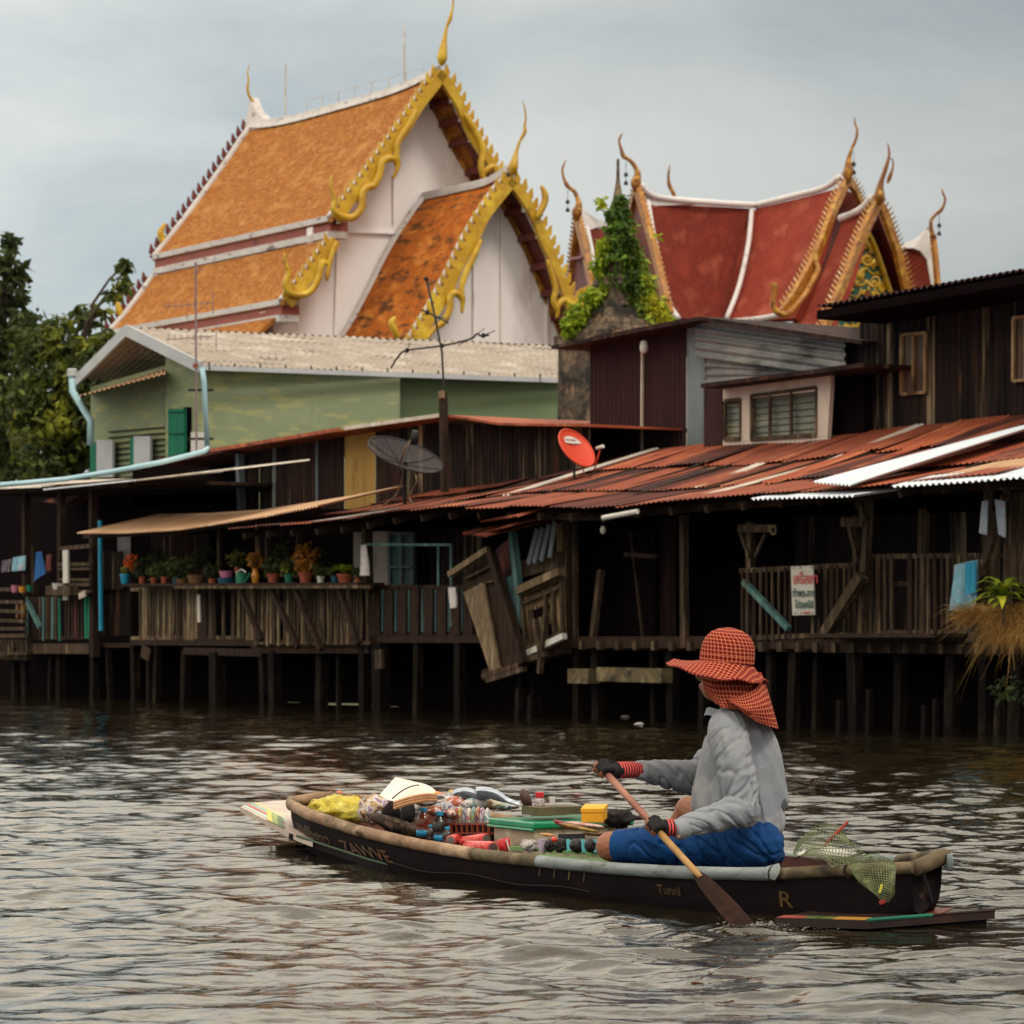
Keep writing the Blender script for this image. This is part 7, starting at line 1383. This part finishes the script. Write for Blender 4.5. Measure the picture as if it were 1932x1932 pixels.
# satellite dishes
def dish(name,c,nrm,R_,depth,mat,label,back=None):
    n=Vector(nrm).normalized(); x=n.cross(Vector((0,1,0))).normalized(); y=n.cross(x); o=T(name,tuple(c),label,'satellite dish'); M_=Matrix((x,y,n)).transposed()
    prof=[(R_*k,depth*(k*k)-depth) for k in (0.02,.2,.4,.6,.8,.93,1)]
    (lambda q:(setattr(q,'f',q.f[:-1]),setattr(q,'m',q.m[:-1]),q)[2])(MB().lathe(prof[:],c,32,ax=M_)).build('reflector',mat,o,smooth=True); MB().tube([c+M_@Vector((math.cos(a)*R_,math.sin(a)*R_,0)) for a in [i*math.pi/16 for i in range(33)]],.012,6,cap=False).build('dish_rim',back or mat,o,smooth=True); return o,M_,n
class _L: pass
M['meshd']=mk('dark_mesh',[C(64,54,56),C(48,42,46)],(9,9,9),rough=.6,alpha=.72); M['reddish']=mk('red_dish_paint',[C(222,78,50),C(206,66,44)],(2,2,2),rough=.45)
cD=at(765,858,.2); o,Mx,n=dish('satellite_dish',cD,(.33,-.37,.86),.50,.12,M['meshd'],'large black mesh satellite dish on the awning roof',M['black'])
rb_=MB()
for i in range(8): a=i*math.pi/4; rb_.tube([cD+Mx@Vector((math.cos(a)*.5*k,math.sin(a)*.5*k,.12*k*k-.115)) for k in (.05,.35,.7,1)],.006,4)
rb_.build('ribs',M['black'],o); fpos=at(781,822,.0); MB().tube([at(753,880,.0),at(762,850,-.1),fpos],.014,6).build('feed_arm',M['ltwood'],o,smooth=True); MB().tube([at(779,838,0),at(784,813,0)],.045,10).build('feed_horn',M['black'],o,smooth=True)
MB().tube([cD-ZZ*.08,at(762,905,.25),at(764,952,.3)],.025,8).build('mount_pole',M['black'],o); MB().tube(sm([at(753,880,.0),at(760,892,.0),at(752,925,.1),at(735,945,0),at(700,965,-.2)]),.008,5).build('cable',M['ltwood'],o,smooth=True); MB().tube(sm([at(783,892,.1),at(786,908,.1),at(778,925,.1),at(772,938,.1),at(779,950,.1)]),.009,5).build('cable',M['ltwood'],o,smooth=True)
cR=at(1088,845,.9); o,Mx,n=dish('satellite_dish',cR,(.62,-.57,.56),.275,.05,M['reddish'],'small red satellite dish with a white sticker on the rusty roof')
MB().tube([at(1084,868,.95),at(1083,912,.95)],.016,8).build('mount_pole',M['black'],o); MB().tube(sm([at(1122,885,.7),at(1126,870,.6),at(1132,850,.6)]),.010,6).build('feed_arm',M['reddish'],o); MB().tube([at(1126,846,.6),at(1138,842,.6)],.022,8).build('feed_horn',M['zincold'],o); MB().tube(sm([at(1100,886,.7),at(1104,897,.7),at(1114,900,.7),at(1122,886,.7)]),.008,5).build('cable',M['redc'],o)
tx=(Mx@Vector((1,0,0))); 
def on(x,y): # on the dish face
    r0=at(x,y,0); d=(r0-Vector((0,0,H))); c_=cR-n*.036; k=(c_-Vector((0,0,H))).dot(n)/d.dot(n); return Vector((0,0,H))+d*k+n*.012
stk=MB().add([on(1061,823),on(1078,824.5),on(1098,824),on(1103,838),on(1082,838.5),on(1066,836)],[(0,1,2,3,4,5)]).build('sticker',M['white'],o)
e1=(on(1098,830)-on(1066,829)).normalized(); e2=(on(1066,823)-on(1066,838)); e2=(e2-e1*e2.dot(e1)).normalized(); text('True visions',mk('faint_print',[C(176,120,130)]),o,on(1066.5,832.5)+n*.004,e1,e2,.040,sx=.95)
# television antennas
ta=T('television_antenna',tuple(at(838,930,1.2)),'old television antenna with bent arms on a leaning wooden pole','antenna')
t_=1.2; MB().bar(at(839,928,t_),at(836,742,t_),.085,.085,up=BN).build('pole',M['dkwood'],ta); MB().bar(at(834,752,t_-.05),at(832,738,t_-.05),.06,.06,up=BN).build('junction_box',M['ltwood'],ta)
MB().tube([at(838,745,t_),at(834,665,t_),at(819,590,t_),at(804,524,t_)],.016,6).build('mast',M['black'],ta); MB().tube(sm([at(738,694,t_),at(752,672,t_),at(768,661,t_),at(836,652,t_),at(886,640,t_),at(900,630,t_),at(908,634,t_),at(922,632,t_)]),.014,6).build('boom',M['black'],ta); MB().tube([at(795,584,t_),at(845,608,t_)],.012,6).build('boom',M['black'],ta)
el=MB()
for x,y,dx,dy in ((806,528,16,3),(806,528,-10,-4),(800,588,9,-3),(812,592,-14,2),(820,596,26,6),(768,661,6,-14),(768,661,-4,10),(886,640,-22,12),(900,630,14,-10),(908,634,26,-10),(840,608,6,4)): el.tube([at(x,y,t_),at(x+dx,y+dy,t_-.1)],.006,4)
el.build('elements',M['black'],ta)['kind']='stuff'; kb=MB()
for x,y in ((804,526),(834,652),(768,661),(912,633),(806,590)): kb.ball(at(x,y,t_-.02),(.03,.03,.035),8)
kb.build('clamps',M['black'],ta)['kind']='stuff'
tb=T('television_antenna',tuple(P(371,690,54.2)),'thin lattice television antenna mast beside the green house corner','antenna'); Y_=54.2
M['rustm']=mk('thin_rusty_metal',[C(120,96,96),C(150,130,130)],(9,9,9),rough=.6); MB().tube([P(371,860,Y_),P(370,690,Y_),P(369,495,Y_)],.020,6).build('mast',M['rustm'],tb); el=MB()
for y,x0,x1 in ((575,309,402),(637,312,408),(512,360,382)): el.tube([P(x0,y+4,Y_),P(x1,y-4,Y_-.2)],.008,4)
for x in (318,330,342,354,366,378,390): el.tube([P(x,568,Y_),P(x,582,Y_)],.006,4); el.tube([P(x,630,Y_),P(x,643,Y_)],.006,4)
for x,y0,y1 in ((402,550,592),(408,610,656)): el.tube([P(x,y0,Y_),P(x,y1,Y_)],.008,4)
el.build('elements',M['rustm'],tb)['kind']='stuff'; MB().bar(P(369,686,Y_-.05),P(369,694,Y_-.05),.09,.05).build('bracket',M['rust'],tb)
# plants on the right
def straw(mb,c,n,l,mi=0,spread=1,dr=.6,wd=.004):
    c=Vector(c)
    for i in range(n):
        a=U(0,6.28); d=Vector((math.cos(a)*U(.2,1)*spread,math.sin(a)*U(.2,1)*spread,U(.1,1))).normalized(); s=c+Vector((U(-.12,.12),U(-.06,.06),U(-.05,.1))); L=l*U(.5,1.2); pts=[s+d*L*k-ZZ*L*dr*k*k for k in (0,.33,.66,1)]; sd=Vector((U(-1,1),U(-1,1),U(-1,1))).normalized()*wd
        vs=[]
        for k,p in enumerate(pts): q=sd*(1-k*.28); vs+=[p-q,p+q]
        mb.add(vs,[(0,1,3,2),(2,3,5,4),(4,5,7,6)],[(0,0)]*8,mi)
pb=pot(1843,1176,1212,40,M['black'],'hanging dark pot with dry straw grass spilling over, right end of the deck','',t=-.45,name='dry_potted_grass',group=None,cat='plant'); mb=MB(); straw(mb,at(1846,1176,-.45),520,.34); straw(mb,at(1830,1165,-.4),260,.30); mb.build('straw',M['drygrass'],pb)
bu=T('straw_bush',tuple(at(1905,1215,-.45)),'large dry straw coloured grass clump hanging from the right end of the deck','plant'); mb=MB()
for x,y,n_,l in ((1885,1172,420,.32),(1908,1185,450,.36),(1930,1165,420,.36),(1950,1195,350,.4),(1898,1205,300,.34)): straw(mb,at(x,y,-.5),n_,l,dr=.9)
mb.build('straw',M['drygrass'],bu); mb=MB(); straw(mb,at(1905,1205,-.5),90,.6,dr=1.2); mb.build('hanging_straw',M['drygrass'],bu)
bl_=T('broad_leaf_plant',tuple(at(1893,1160,-.55)),'bright green broad leaved plant standing in the straw clump','plant'); mb=MB(); c=at(1893,1140,-.7)
for i in range(38):
    a=U(0,6.28); L=U(.28,.50); d=Vector((math.cos(a),math.sin(a)*.8,U(.3,1.7))).normalized(); s=c+ZZ*U(0,.16); p=[s+d*L*k-ZZ*L*.62*k*k for k in (0,.35,.7,1)]; sd=d.cross(ZZ).normalized()*.036
    mb.add([p[0]-sd*.3,p[0]+sd*.3,p[1]+sd,p[1]-sd,p[2]+sd*.85,p[2]-sd*.85,p[3]],[(0,1,2,3),(3,2,4,5),(5,4,6)],[(0,0)]*7)
mb.build('foliage',M['leafy'],bl_); MB().tube([c-ZZ*.2,c+ZZ*.15],.015,6).build('stem',M['bark'],bl_)
mb=MB(); leaves(mb,at(1915,1300,-.4),(.22,.12,.16),60,.06); mb.build('weed',M['leafd'],label='dark weed growing among the piles at the right edge',cat='plant')
# floating litter and leaves on the far water
mb=MB()
for x,y in ((826,1327),(252,1303),(1206,1366),(1180,1352),(310,1312),(354,1318)): 
    p=zpt(x,y,.01); mb=MB().ball(p,(.05,.04,.018),8,jit=.3); o=mb.build('floating_litter',M['whc'],label='small pale scrap floating '+{826:'below the leaning door panel',252:'at the far left bank',1206:'left of the paddler, nearer scrap',1180:'left of the paddler, farther scrap',310:'by the left piles, middle scrap',354:'by the left piles, right scrap'}[x],cat='litter',group='scraps floating near the bank')
